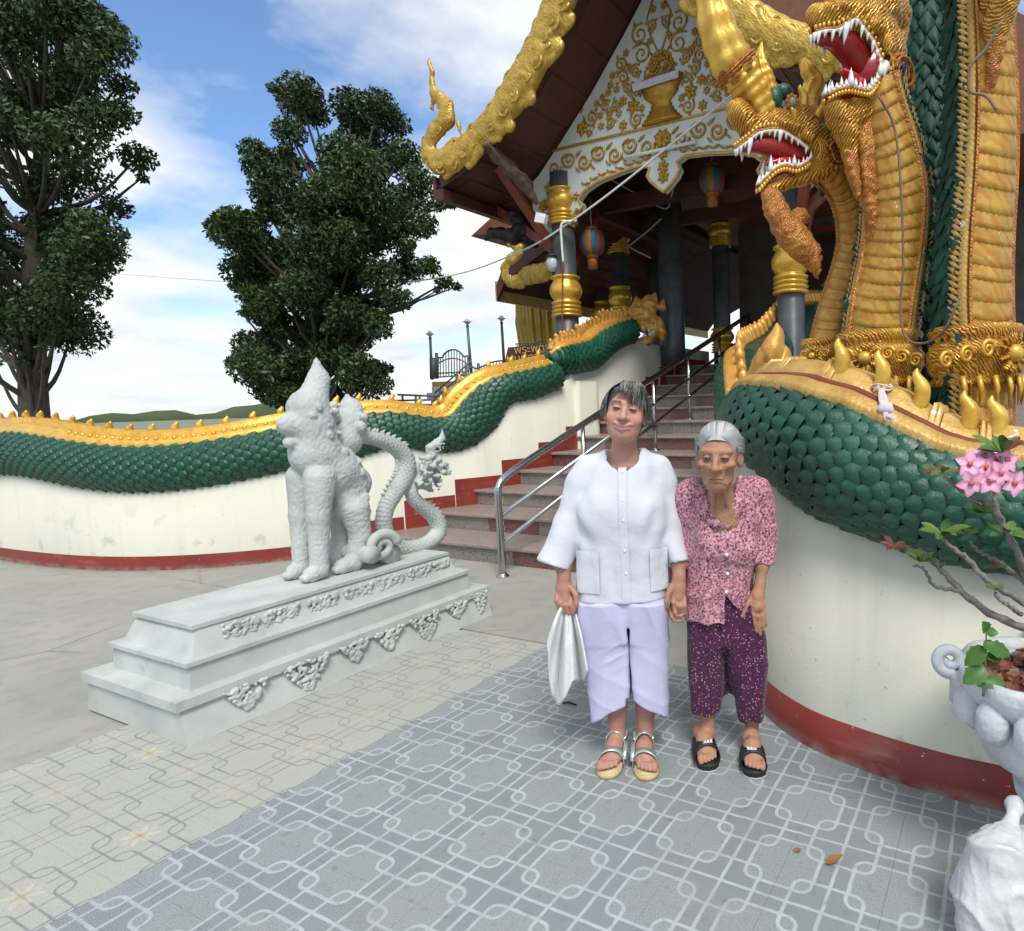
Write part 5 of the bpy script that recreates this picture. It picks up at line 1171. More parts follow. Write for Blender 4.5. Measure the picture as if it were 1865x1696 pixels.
# plinth
plx = thing('statue_plinth', 'tiered grey-white plinth with floral carvings under the guardian statue', 'plinth', (XS, 2.4, 0))
def tier(x0, x1, z0, z1, ya, yb, ya2, yb2):
    a = XS - (x0 - XS); b = XS - (x1 - XS)
    V = [(a, ya, z0), (x0, ya, z0), (x0, yb, z0), (a, yb, z0), (b, ya2, z1), (x1, ya2, z1), (x1, yb2, z1), (b, yb2, z1)]
    return V, [[0, 3, 2, 1], [4, 5, 6, 7], [0, 1, 5, 4], [1, 2, 6, 5], [2, 3, 7, 6], [3, 0, 4, 7]]
for t in [(-3.17, -3.21, 0, .16, 1.45, 3.36, 1.45, 3.35), (-3.19, -3.19, .16, .205, 1.43, 3.38, 1.43, 3.38), (-3.27, -3.28, .205, .315, 1.53, 3.27, 1.54, 3.26), (-3.265, -3.265, .315, .335, 1.52, 3.28, 1.52, 3.28), (-3.31, -3.36, .335, .455, 1.57, 3.20, 1.62, 3.16), (-3.35, -3.35, .455, .475, 1.6, 3.17, 1.6, 3.17)]:
    mk('tier', tier(*t), 'stone_white', plx, smooth=False)
def carving(y, z, w, h_, x, seed, tri=True):
    s = Solid(.0055); r = random.Random(seed)
    for _ in range(int(64*w/.12)):
        v = r.random(); u = r.uniform(-1, 1)*(1 - v*(.9 if tri else .2)); p = np.array([x + .002 + r.uniform(0, .009), y + u*w/2, z - v*h_])
        s.ell(p, np.array([.008, r.uniform(.007, .015), r.uniform(.005, .011)]), rot('X', r.uniform(-40, 40)), k=.003)
    return s.build()
for y, z, w, h_, x, sd_ in [(3.27, .19, .16, .15, -3.19, 1), (3.06, .175, .20, .10, -3.19, 2), (2.80, .18, .27, .17, -3.185, 3), (2.52, .175, .22, .12, -3.185, 4), (2.30, .175, .2, .11, -3.185, 5), (2.02, .18, .27, .16, -3.185, 6), (1.72, .175, .22, .12, -3.185, 7), (3.08, .44, .14, .05, -3.335, 8), (2.90, .44, .2, .07, -3.335, 9), (2.68, .44, .2, .07, -3.335, 10), (2.46, .44, .2, .07, -3.335, 11), (2.24, .44, .2, .07, -3.335, 12), (2.0, .44, .2, .07, -3.335, 13), (1.8, .44, .18, .07, -3.335, 14)]:
    V, F = carving(y, z, w, h_, x, sd_, z < .3); V += normals(V, F)*(sn(V, 120, sd_)*.003)[:, None]; mk('floral_carving', (V, F), 'stone_white', plx)
# ================================================================== the two women
pm('skin', (.4, .2, .13), .5, attr=True, sss=.12, bump=.06, bs=260, spec=.35)
pm('skin_old', (.4, .2, .13), .55, attr=True, sss=.1, bump=.45, bs=150, spec=.3)
pm('hair', (.05, .05, .05), .5, attr=True, spec=.4)
pm('eyeball', (.5, .5, .5), .15, attr=True)
pm('shirt_white', (.60, .62, .67), .85, c2=(.56, .58, .64), ns=5, bump=.35, bs=26, sheen=.05)
pm('trousers_lilac', (.52, .51, .69), .85, c2=(.47, .46, .65), ns=4, bump=.3, bs=22, sheen=.05)
pm('towel', (.78, .78, .78), .95, c2=(.72, .72, .73), ns=60, bump=.5, bs=420, sheen=.3)
pm('sandal_silver', (.50, .56, .53), .32, .55, c2=(.42, .48, .46), ns=9); pm('sandal_sole', (.55, .42, .22), .6, c2=(.48, .36, .18), ns=14); pm('slipper_black', (.012, .012, .013), .55, bump=.15, bs=150); pm('slipper_mark', (.75, .75, .75), .5); pm('slipper_edge', (.42, .43, .46), .6)
pm('button', (.78, .76, .8), .3); pm('nail', (.55, .34, .26), .35)
def print_mat(name, base, c1, c2, sc1, sc2, r1, r2, dark):
    nb = NB(name, .8); tx = nb.n('ShaderNodeTexCoord').outputs['Object']
    v1 = nb.n('ShaderNodeTexVoronoi', (tx,)); v1.inputs['Scale'].default_value = sc1
    v2 = nb.n('ShaderNodeTexVoronoi', (tx,)); v2.inputs['Scale'].default_value = sc2
    ns_ = nb.noise(tx, 95.0, 3); big = nb.noise(tx, 10.0, 3)
    c = nb.mix(nb.rng(ns_, .4, .6), base, dark)
    c = nb.mix(nb.rng(v2.outputs['Distance'], r2*.7, r2, 1, 0), c, c2)
    c = nb.mix(nb.rng(v1.outputs['Distance'], r1*.7, r1, 1, 0), c, c1)
    nb.out(c, big, .01, .1); nb.b.inputs['Sheen Weight'].default_value = .1
print_mat('blouse_print', (.60, .30, .36), (.035, .010, .022), (.66, .40, .45), 74, 120, .30, .30, (.24, .065, .105))
print_mat('trouser_print', (.070, .006, .050), (.55, .33, .42), (.17, .012, .09), 88, 120, .25, .34, (.028, .003, .028))
class Person:
    def __init__(s, name, label, px, D_):
        s.D = D_; w = at(px, 1400, D_); s.base = np.array([w[0], w[1], 0.0]); s.root = thing(name, label, 'person', s.base, YAW)
    def L(s, px, py, dy=0.0):
        w = at(px, py, s.D + dy) - s.base; return np.array([w @ LR, w @ LF, w[2]])
    def G(s, px, py, z=0.0):
        w = on_z(px, py, z) - s.base; return np.array([w @ LR, w @ LF, w[2]])
    def part(s, nm, VF, mat, par=None): return obj(nm, mesh(nm, *VF), mat, par or s.root, True)
class Head:
    def __init__(s, o, R, k): s.o = np.asarray(o); s.R = R; s.k = k
    def p(s, x, y, z): return s.o + s.R @ (np.array([x, y, z])*s.k)
    def inv(s, X): return ((X - s.o) @ s.R)/s.k
    def ell(s, S_, c, r, k=.012, op='u', R=None): S_.ell(s.p(*c), np.array(r)*s.k, s.R if R is None else s.R @ R, k*s.k, op)
    def cap(s, S_, a, b, ra, rb=None, k=.01, op='u'): S_.cap(s.p(*a), s.p(*b), ra*s.k, (rb or ra)*s.k, k*s.k, op)
def face(S_, H, old):
    H.ell(S_, (0, .012, .032), (.074, .093, .084), .02); H.ell(S_, (0, -.028, -.028), (.069 if not old else .058, .062, .086), .03)
    H.ell(S_, (0, -.050, -.084 if not old else -.090), (.031, .028, .026), .03); H.ell(S_, (0, -.012, -.07), (.055 if not old else .050, .05, .045), .03)
    for x in (-1, 1):
        H.ell(S_, (x*.043, -.060, -.024 if not old else -.014), (.026, .021, .023 if not old else .014), .018)
        H.ell(S_, (x*.078, .012, -.008), (.010, .020, .031), .006, R=rot('Z', -x*18)); H.ell(S_, (x*.086, .006, -.004), (.006, .009, .016), .004, 's')
        H.cap(S_, (x*.012, -.084, .036), (x*.050, -.066, .036), .010, .008, .012)               # brow
        H.ell(S_, (x*.031, -.096 if not old else -.099, .014), (.019, .016, .0095), .010, 's')                          # socket
        H.ell(S_, (x*.031, -.0795, .012), (.0165, .010, .0105), .006)                             # lids
        H.ell(S_, (x*.031, -.0925, .0105), (.0145, .009, .0032 if not old else .0040), .0025, 's') # eye opening
        H.ell(S_, (x*.0155, -.0945, -.026), (.0105, .0100, .0090), .006)                          # nostril wings
        H.ell(S_, (x*.008, -.102, -.033), (.0045, .006, .0036), .003, 's')
        if not old: H.cap(S_, (x*.020, -.101, -.026), (x*.037, -.082, -.058), .0030, .0030, .008, 's')  # smile fold
        else:
            H.cap(S_, (x*.018, -.101, -.028), (x*.036, -.078, -.075), .0028, .0026, .009, 's')
            H.cap(S_, (x*.018, -.089, -.004), (x*.042, -.080, -.002), .0035, .0025, .007, 's')   # bag under the eye
            H.ell(S_, (x*.050, -.064, -.050), (.014, .009, .020), .022, 's')                       # sunken cheek
            H.cap(S_, (x*.030, -.070, -.088), (x*.038, -.058, -.108), .0025, .002, .008, 's')
    H.cap(S_, (0, -.086, .022), (0, -.108, -.020), .0085, .0125, .010); H.ell(S_, (0, -.107, -.023), (.0130, .0110, .0100), .006)
    up = .011 if not old else -.004
    zm = -.060 if not old else -.060; w = .032 if not old else .023
    for a_, b_ in [(-1, 0), (0, 1)]:
        H.cap(S_, (a_*w, -.092 + .010*abs(a_), zm + .004 + up*abs(a_)), (b_*w, -.092 + .010*abs(b_), zm + .004 + up*abs(b_)), .0062 if not old else .0045, None, .005)
        H.cap(S_, (a_*w*.8, -.089 + .007*abs(a_), zm - .008 + up*.7*abs(a_)), (b_*w*.8, -.089 + .007*abs(b_), zm - .008 + up*.7*abs(b_)), .0072 if not old else .005, None, .005)
        H.cap(S_, (a_*w*1.05, -.099 + .013*abs(a_), zm - .0015 + up*1.1*abs(a_)), (b_*w*1.05, -.099 + .013*abs(b_), zm - .0015 + up*1.1*abs(b_)), .0022, None, .003, 's')
    if old:
        for z in (.052, .062, .071): H.cap(S_, (-.04, -.083, z), (.04, -.083, z + .002), .0022, .0022, .004, 's')
        H.cap(S_, (-.006, -.094, .026), (-.008, -.090, .044), .0022, .0022, .004, 's'); H.cap(S_, (.006, -.094, .026), (.008, -.090, .044), .0022, .0022, .004, 's')
def face_paint(V, H, old, base, lip, brow, dark):
    q_ = H.inv(V); C = np.tile(np.array(base), (len(V), 1))
    def blend(m_, c): C[:] = C*(1 - m_[:, None]) + np.array(c)*m_[:, None]
    g_ = lambda c, r: np.exp(-(((q_ - np.array(c))/np.array(r))**2).sum(1))
    hd = np.exp(-(np.maximum(0, np.linalg.norm(q_, axis=1) - .16)/.02)**2)
    blend(np.clip(sn(V, 70, 1)*.5 + .2, 0, 1)*.18, np.array(base)*.80)
    blend(hd*.12*np.clip(sn(V, 200, 2), 0, 1), np.array(base)*.6)
    for x in (-1, 1):
        blend(g_((x*.042, -.07, -.022), (.022, .03, .02))*.35, np.array(base)*np.array([1.14, .86, .84]))
        m_ = np.exp(-((q_[:, 2] - (.034 + .004*np.cos((q_[:, 0]*x - .033)/.02)))/(.0048 if not old else .003))**2)*(np.abs(q_[:, 0]*x - .034) < .020)*(q_[:, 1] < -.05); blend(m_*(1 if not old else .25), brow)
        e = (np.abs(q_[:, 0] - x*.031) < .0155)*np.exp(-((q_[:, 2] - .0118)/.0042)**2)*(q_[:, 1] < -.06); blend(e, dark); e2 = (np.abs(q_[:, 0] - x*.031) < .013)*np.exp(-((q_[:, 2] - .0105)/.0036)**4)*(q_[:, 1] < -.06); blend(e2*.9, np.array(dark)*.6)
        blend(g_((x*.031, -.085, .004), (.018, .03, .006))*.28, np.array(base)*.66)
        blend(g_((x*.008, -.104, -.034), (.005, .01, .004))*.85, dark)
    zm = -.060 if not old else -.060; up = .011 if not old else -.004; w = .033 if not old else .024
    cz = zm - .002 + up*(q_[:, 0]/w)**2
    lm = (np.abs(q_[:, 0]) < w)*np.exp(-((q_[:, 2] - cz)/(.0095*np.sqrt(np.clip(1 - (q_[:, 0]/w)**2, 0, 1)) + .0015))**4)*(q_[:, 1] < -.07); blend(np.clip(lm, 0, 1)*(.9 if not old else .45), lip)
    ml = (np.abs(q_[:, 0]) < w*1.05)*np.exp(-((q_[:, 2] - cz - .0005)/.0016)**2)*(q_[:, 1] < -.07); blend(ml*.8, dark)
    if not old:
        tw = .35*(np.abs(q_[:, 0]) < .016)*np.exp(-((q_[:, 2] - cz + .0015)/.0022)**4)*(q_[:, 1] < -.07); blend(tw*.85, (.66, .58, .54))
    return C
def eyes(P, H, par, hw=.0125, hh=.0034, old=False):
    for x in (-1, 1):
        c0 = np.array([x*.031, -.0885 if not old else -.0875, .0105]); V, F = sphere((0, 0, 0), (hw, .0045, hh), 10, 20, None); V[:, 2] -= (V[:, 0]/hw)**2*.0016*(-1 if old else 1); l = V.copy()
        V = np.array([H.p(*(c0 + v + [0, abs(v[0])*.30, 0])) for v in V]); o = P.part('eye', (V, F), 'eyeball', par); d_ = np.abs(l[:, 0])/hw; paint(o.data, np.where((d_ < (.58 if not old else .50))[:, None], [.022, .011, .008], [.30, .22, .19]))
        lid = [H.p(*(c0 + np.array([t*hw*1.15, -.0030 + abs(t)*hw*.36, hh*(1.25 - .9*t*t) - .0002]))) for t in np.linspace(-1, 1, 11)]
        o = P.part('eyelid', tube(lid, np.array([.0009] + [.0015]*9 + [.0009]), 6), 'skin', par); paint(o.data, np.tile([.07, .03, .022], (len(o.data.vertices), 1)))
def strands(paths, r, cols):
    VV, FF, CC, n = [], [], [], 0
    for pth, c in zip(paths, cols):
        V, F = tube(smooth_path(pth, 9), np.linspace(r, r*.35, 9), 4, cap=False); VV.append(V); FF += [[i + n for i in q_] for q_ in F]; n += len(V); CC.append(np.tile(c, (len(V), 1)))
    return (np.concatenate(VV), FF), np.concatenate(CC)
def loft(S_, zs, cx, cy, a, b, n=2.4, k=.02, op='u'):
    zs = np.array(zs); cx, cy, a, b = (np.array(q_, float) for q_ in (cx, cy, a, b))
    def f(X):
        z = X[..., 2]; g_ = lambda y: np.interp(z, zs, y); A, B_ = g_(a), g_(b)
        r = (np.abs((X[..., 0] - g_(cx))/A)**n + np.abs((X[..., 1] - g_(cy))/B_)**n)**(1/n)
        return np.maximum((r - 1)*np.minimum(A, B_), np.maximum(zs[0] - z, z - zs[-1]))
    S_.add(f, (np.min(cx - a), np.min(cy - b), zs[0]), (np.max(cx + a), np.max(cy + b), zs[-1]), k, op)
def cut(S_, c, nrm, ext, k=.003):
    """remove everything beyond the plane through c with outward normal nrm, within ext of c"""
    c = np.asarray(c, float); nrm = np.asarray(nrm, float)/np.linalg.norm(nrm); S_.add(lambda X: -((X - c) @ nrm), c - ext, c + ext, k, 's')
def front_y(V, x, z, r=.012):
    m_ = (np.abs(V[:, 0] - x) < r) & (np.abs(V[:, 2] - z) < r); return V[m_][:, 1].min() if m_.any() else 0
def patch(V, x0, x1, z0, z1, off=.004, nx=10, nz=10, slant=0.0):
    P_ = []
    for j in range(nz + 1):
        for i in range(nx + 1):
            z = z0 + (z1 - z0)*j/nz; x = x0 + (x1 - x0)*i/nx + slant*(z - z0); e = off if 0 < i < nx and 0 < j < nz else off*.35; P_.append((x, front_y(V, x, z) - e, z))
    return np.array(P_), grid_faces(nz + 1, nx + 1, False)
def finger(S_, P_, r, k=.004): S_.chain(P_, np.linspace(r, r*.72, len(P_)), k, .003)
def foot(S_, toe, heel, r, ankle, knee, rk, side):
    """toe / heel are ground points (local), builds foot with five toes, ankle and shin"""
    d_ = toe - heel; L_ = np.linalg.norm(d_[:2]); f = np.array([d_[0], d_[1], 0])/L_; l = np.array([-f[1], f[0], 0])*side
    g_ = lambda a, b, z: heel + f*a*L_ + l*b + np.array([0, 0, z])
    S_.ell(g_(.12, 0, .040), (.030, .034, .034), k=.02); S_.chain([g_(.16, 0, .045), g_(.45, 0, .044), g_(.70, 0, .030)], [.030, .031, .026], .02); S_.chain([g_(.70, -.022, .024), g_(.72, .022, .024)], [.020, .021], .015)
    for i, (b, e, rr) in enumerate([(.032, .99, .0125), (.014, .985, .0092), (.000, .955, .0088), (-.014, .92, .0085), (-.027, .87, .0082)]):
        S_.chain([g_(.76, b*.9, .024), g_(e - .08, b, .025), g_(e - .02, b, .017)], [rr*1.05, rr, rr*.95], .004)
    S_.chain([g_(.16, 0, .05), ankle, knee], [.031, r, rk], .02)
    return g_, f, l, L_
def sole(g_, out, z0, z1):
    V = [g_(a, b, z0) for a, b in out] + [g_(a, b, z1) for a, b in out]; n = len(out); return np.array(V), [list(range(n - 1, -1, -1)), list(range(n, 2*n))] + [[i, (i + 1) % n, n + (i + 1) % n, n + i] for i in range(n)]
def strap(g_, a0, a1, w, h_, z0, n=16, th=.003, twist=0.0):
    """band over the foot between lengths a0 and a1"""
    V = []
    for a, t in ((a0, 0), (a1, 0), (a1, th), (a0, th)):
        for k in range(n + 1):
            ph = PI*k/n; V.append(g_(a + twist*math.cos(ph), (w + t)*math.cos(ph), z0 + (h_ + t)*math.sin(ph)**.8))
    F = []
    for r in range(4):
        for k in range(n): F.append([r*(n + 1) + k, r*(n + 1) + k + 1, ((r + 1) % 4)*(n + 1) + k + 1, ((r + 1) % 4)*(n + 1) + k])
    return np.array(V), F
OUT = [(-.03, 0), (-.01, .024), (.10, .034), (.35, .033), (.60, .042), (.80, .050), (.95, .045), (1.03, .028), (1.06, .005), (1.03, -.022), (.95, -.038), (.80, -.047), (.60, -.042), (.35, -.033), (.10, -.034), (-.01, -.024)]
# ------------------------------------------------------------------ woman in white
W_ = Person('person', 'smiling woman in white blouse and pale lilac trousers holding a towel', 1142, 2.53)
L = W_.L
S_ = Solid(.0036)
HW = Head(L(1140, 753, -.03), rot('Y', 9) @ rot('X', -4) @ rot('Z', -1), .95)
face(S_, HW, False)
S_.chain([HW.p(0, .042, -.06), L(1137, 824, .055), L(1137, 850, .06)], [.048, .050, .060], .014)
S_.chain([L(1105, 850, .06), L(1137, 846, .05), L(1170, 850, .06)], [.035, .062, .035], .03)
loft(S_, [.70, .80, 1.0, 1.20], [0, 0, 0, 0], [.03]*4, [.09, .11, .10, .09], [.06, .08, .07, .05])
# arms and hands
for pts, rr in [([(1078, 872, .06), (1036, 952, .02), (1026, 1030, -.02), (1027, 1052, -.03)], [.034, .036, .030, .024]), ([(1196, 878, .06), (1228, 955, .03), (1236, 1025, -.01), (1237, 1050, -.03)], [.034, .034, .029, .024])]: S_.chain([L(*p) for p in pts], rr, .02)
h_ = lambda *p: L(*p)
S_.chain([h_(1027, 1050, -.03), h_(1027, 1070, -.03), h_(1029, 1090, -.035)], [.024, .030, .031], .012)     # right hand round the towel
for i, (x, y) in enumerate([(1014, 1096), (1021, 1101), (1030, 1104), (1039, 1104)]):
    finger(S_, [h_(x + 1, y - 14, -.045), h_(x, y - 2, -.062), h_(x + 5, y + 13, -.055), h_(x + 11, y + 12, -.028)], .0105)
finger(S_, [h_(1040, 1070, -.045), h_(1049, 1084, -.060), h_(1050, 1100, -.066), h_(1046, 1112, -.060)], .0115)
S_.chain([h_(1237, 1048, -.03), h_(1235, 1068, -.03), h_(1235, 1086, -.035)], [.023, .029, .029], .012)     # left hand holding the other hand
for x, y in [(1226, 1096), (1233, 1101), (1240, 1103), (1246, 1101)]:
    finger(S_, [h_(x, y - 12, -.045), h_(x + 1, y + 2, -.060), h_(x + 2, y + 16, -.045), h_(x - 1, y + 20, -.020)], .0098)
finger(S_, [h_(1224, 1068, -.045), h_(1217, 1082, -.055), h_(1214, 1096, -.06), h_(1213, 1106, -.055)], .0112)
fw = []
for toe, heel, ank, kn, sd_ in [((1106, 1418), (1131, 1362), (1124, 1340, .03), (1124, 1240, .06), -1), ((1178, 1421), (1172, 1364), (1175, 1342, .03), (1176, 1240, .06), 1)]:
    fw.append(foot(S_, W_.G(*toe) + [0, 0, .021], W_.G(*heel) + [0, 0, .021], .030, L(*ank), L(*kn), .052, sd_))
V, F = S_.build(); V[:, 2] = np.maximum(V[:, 2], .0)
bd = W_.part('body', (V, F), 'skin'); C = face_paint(V, HW, False, (.50, .27, .205), (.44, .17, .165), (.07, .04, .035), (.05, .02, .018))
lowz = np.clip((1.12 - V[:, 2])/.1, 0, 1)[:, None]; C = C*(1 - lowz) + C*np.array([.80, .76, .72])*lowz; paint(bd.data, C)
eyes(W_, HW, bd)
# hair
S2 = Solid(.005); HW.ell(S2, (0, .022, .040), (.085, .098, .092), .01); HW.ell(S2, (0, .065, -.03), (.068, .055, .09), .03)
for x in (-1, 1): HW.ell(S2, (x*.074, .030, .0), (.014, .03, .045), .02)
HW.ell(S2, (0, -.080, -.03), (.068, .075, .112), .012, 's')
Vh, Fh = S2.build(); Vh = relax(Vh, Fh, 4); ql = HW.inv(Vh); st_ = np.sin(np.arctan2(ql[:, 0], ql[:, 1] + .02)*70 + sn(Vh, 40, 1)*2); Vh += normals(Vh, Fh)*(st_*.0022)[:, None]
ho = W_.part('hair', (Vh, Fh), 'hair'); paint(ho.data, np.clip(np.array([.050, .046, .045]) + (st_[:, None]*.5 + .2)*np.array([.05, .05, .052]), .012, .4))
r8 = random.Random(21); ps, cs = [], []
for i in range(300):
    x0 = r8.uniform(-.034, .064); x1 = x0*1.15 + r8.gauss(.008, .010); zE = r8.uniform(.028, .055) if x0 > .004 else r8.uniform(.070, .092); zE -= .02*max(0, x0 - .04)/.02
    y1 = -.100 + .55*(abs(x1)**2)/.06; ps.append([HW.p(x0*.7, -.02, .128), HW.p(x0*.95, -.066, .112), HW.p((x0 + x1)/2, y1 - .004, .080 + r8.uniform(-.004, .004)), HW.p(x1, y1 - .002 + r8.uniform(-.004, .003), zE)])
    gk = r8.random()**2.4; cs.append(np.array([.028, .022, .020])*(1 - gk) + np.array([.42, .41, .40])*gk)
for sd_ in (-1, 1):
    for i in range(170):
        y0 = r8.uniform(-.045, .04); zE = r8.uniform(-.035, .02); ou = .083 + r8.uniform(-.004, .006) + (.012 if i % 12 == 0 else 0)
        ps.append([HW.p(sd_*.02, -.03 + y0*.5, .126), HW.p(sd_*.070, y0 - .005, .085), HW.p(sd_*(ou - .001), y0 + .004, .03), HW.p(sd_*(ou + r8.uniform(-.006, .010)), y0 + .014, zE)])
        gk = r8.random()**2.2; cs.append(np.array([.03, .026, .025])*(1 - gk) + np.array([.36, .36, .36])*gk)
for i in range(150):     # hair combed back over the bare temple
    t_ = r8.random(); ps.append([HW.p(-.020 - .03*t_, -.072 + .018*t_, .106 - .018*t_), HW.p(-.052 - .016*t_, -.052 + .02*t_, .088 - .03*t_), HW.p(-.079, -.012 + .01*t_, .048 - .02*t_), HW.p(-.084 - r8.uniform(0, .004), .026, .006 - r8.uniform(0, .03))]); gk = r8.random()**2; cs.append(np.array([.03, .026, .025])*(1 - gk) + np.array([.36, .36, .36])*gk)
for i in range(44):     # loose wisps
    sd_ = -1 if i < 15 else 1; ps.append([HW.p(sd_*.085, .02, .02), HW.p(sd_*(.098 + r8.uniform(0, .012)), .02, -.005), HW.p(sd_*(.105 + r8.uniform(0, .025)), .02, -.02 - r8.uniform(0, .02)), HW.p(sd_*(.100 + r8.uniform(-.01, .045)), .03, -.03 - r8.uniform(0, .05))]); cs.append(np.array([.04, .036, .034]))
VFs, cc = strands(ps, .0013, cs); hs = W_.part('hair_strands', VFs, 'hair'); paint(hs.data, cc); tag(hs, kind='stuff')
# blouse
S3 = Solid(.0062); zH = L(1130, 1097, -.05)[2]; zS = L(1140, 826, .03)[2]; xm = lambda px, py: L(px, py)[0]
zs_ = [zH - .02, zH + .10, zH + .25, zH + .38, zH + .46, zH + .53, zS + .01]
def sleeve(P_, R_, hole, tilt=0.0):
    S3.chain(P_, R_, .02); a, b = P_[-2], P_[-1]; ax = (b - a)/np.linalg.norm(b - a)
    S3.cap(b + ax*.10, b - ax*.10, R_[-1]*hole*1.05, R_[-1]*hole*.8, .004, 's'); cut(S3, b, ax + np.array([tilt, 0, 0]), .13, .002)
ca, cb = L(1009, 1029, -.02), L(1236, 1024, -.02)
sleeve([L(1064, 872, .04), L(1037, 950, .02), ca], [.054, .060, .068], .88, -.05); sleeve([L(1205, 878, .04), L(1221, 950, .02), cb], [.052, .046, .040], .84)
loft(S3, zs_, [xm(1131, 1096), xm(1132, 1050), xm(1134, 970), xm(1136, 900), xm(1136, 870), xm(1137, 850), xm(1137, 835)], [.03, .03, .02, .02, .03, .035, .04], [.182, .180, .174, .170, .158, .128, .075], [.112, .112, .110, .106, .098, .084, .062], 2.6, .02)
for x in (-1, 1): S3.ell(L(1136 + x*36, 935, -.030), (.070, .050, .070), k=.06)
S3.chain([L(1106, 838, .05), L(1074, 851, .05), L(1058, 876, .04)], [.046, .049, .054], .03); S3.chain([L(1168, 840, .05), L(1197, 855, .05), L(1209, 880, .04)], [.046, .049, .052], .03)
cut(S3, (0, 0, zH), (0, 0, -1), .30)
S3.chain([L(1136, 800, .035), L(1136, 838, .005)], [.066, .064], .006, None); S3.p[-1] = S3.p[-1][:4] + ('s',)
Vb, Fb = S3.build(); N = normals(Vb, Fb); zrel = (Vb[:, 2] - zH)/.5
ang = np.arctan2(Vb[:, 0], -Vb[:, 1]); rdg = lambda v: (1 - np.abs(np.sin(v)))**2.2
slv = np.clip((np.abs(Vb[:, 0]) - .165)/.03, 0, 1)
fold = .0055*np.sin(ang*8 + sn(Vb, 5, 3)*1.8)*np.clip(1.0 - zrel*1.3, 0, 1)*(1 - slv) + .0030*np.sin(Vb[:, 2]*30 + Vb[:, 0]*34 + sn(Vb, 8, 8)*2.4)*slv + .0042*sn(Vb*np.array([1, 1, .45]), 30, 5) + .0012*sn(Vb, 75, 6) + .0055*np.sin((np.abs(Vb[:, 0])*60 - Vb[:, 2]*34) + sn(Vb, 7, 4)*2)*np.exp(-((np.abs(Vb[:, 0]) - .135)/.05)**2)*np.exp(-((zrel - .62)/.25)**2)
fold *= np.clip(zrel*6, .25, 1); Vb += N*fold[:, None]
bl = W_.part('blouse', (Vb, Fb), 'shirt_white')
x0_ = xm(1139, 960); W_.part('placket', patch(Vb, x0_ - .016, x0_ + .016, zH + .004, L(1139, 845)[2], .0035, 4, 40), 'shirt_white', bl)
for py in (862, 912, 948, 1004, 1046): 
    zc = L(1141, py, -.1)[2]; W_.part('button', sphere((x0_ + .002, front_y(Vb, x0_, zc) - .005, zc), (.0052, .002, .0052), 5, 8), 'button', bl)
zp0, zp1 = L(1090, 1085, -.1)[2], L(1090, 1006, -.1)[2]
W_.part('pocket', patch(Vb, xm(1050, 1050) + .008, xm(1098, 1050) - .004, zp0, zp1, .003), 'shirt_white', bl); W_.part('pocket', patch(Vb, xm(1184, 1050) + .004, xm(1219, 1050) - .004, zp0, zp1, .003), 'shirt_white', bl)
nr_ = [L(1136, 838, .005) + np.array([.066*math.cos(t), .062*math.sin(t)*.9 + .01, .012 - .030*(math.sin(t) < 0)*abs(math.sin(t)) + .03*max(0, math.sin(t))]) for t in np.linspace(0, 2*PI, 40)]
nr2 = []
for p in nr_:
    d2 = ((Vb - p)**2); i = np.argmin(d2[:, 0] + d2[:, 1] + d2[:, 2]*.4); nr2.append(Vb[i])
# trousers
S4 = Solid(.0065); zb1, zb2 = L(1080, 1312)[2], L(1148, 1279)[2]
for side, leg, (ea, eb) in [(-1, ((1096, 1090), (1106, 1180), (1113, 1250), (1116, 1325)), ((1082, 1314), (1150, 1278))), (1, ((1178, 1090), (1180, 1180), (1181, 1250), (1183, 1325)), ((1156, 1276), (1214, 1306)))]:
    zz_ = [L(*p)[2] for p in leg]; cxs = [L(*p)[0] for p in leg]
    hw_ = [.102, .100, .095, .090] if side < 0 else [.088, .087, .084, .080]
    loft(S4, zz_[::-1], cxs[::-1], [.03, .03, .03, .02], hw_[::-1], [.085, .09, .095, .11], 3.0, .006)
    e0, e1 = L(*ea), L(*eb); mid = (e0 + e1)/2; dv = e1 - e0; nn_ = np.array([dv[2], 0, -dv[0]]); nn_ = nn_*(-1 if nn_[2] > 0 else 1); nn_[1] = .0
    cut(S4, mid, nn_/np.linalg.norm(nn_) + np.array([0, -.25, 0]), np.array([.075 if side < 0 else .062, .16, .09]))
loft(S4, [L(1140, 1160)[2], L(1140, 1120)[2], L(1140, 1040)[2]], [xm(1132, 1160), xm(1132, 1120), xm(1132, 1040)], [.03]*3, [.150, .168, .155], [.09, .098, .085], 2.5, .03)
xs_ = (xm(1146, 1150) + xm(1150, 1270))/2; zt0 = L(1146, 1136)[2]
S4.add(lambda X: np.maximum(np.maximum(np.abs(X[..., 0] - xs_) - .0034, X[..., 2] - zt0), X[..., 1] - .09), (xs_ - .01, -.2, 0), (xs_ + .01, .09, zt0), .006, 's')
Vt, Ft = S4.build(); N = normals(Vt, Ft); gap = np.exp(-((Vt[:, 0] - xm(1148, 1180) - (L(1150, 1270)[0] - L(1146, 1120)[0])*0)/.010)**2)*np.clip((L(1140, 1115)[2] - Vt[:, 2])/.05, 0, 1)
kn = np.exp(-(((Vt - L(1115, 1200, -.08))/np.array([.05, .08, .05]))**2).sum(1))
Vt += N*(-gap*.004 + .003*np.sin(Vt[:, 0]*60 + sn(Vt, 8, 2)*2) + .0055*rdg(Vt[:, 0]*20 + Vt[:, 2]*6 + sn(Vt, 6, 9)*1.6) + kn*.006*rdg(Vt[:, 2]*60 - Vt[:, 0]*40 + sn(Vt, 14, 3)) + .003*rdg(Vt[:, 2]*18 + Vt[:, 0]*14 + sn(Vt, 9, 4)*2) - .003)[:, None]
W_.part('trousers', (Vt, Ft), 'trousers_lilac')
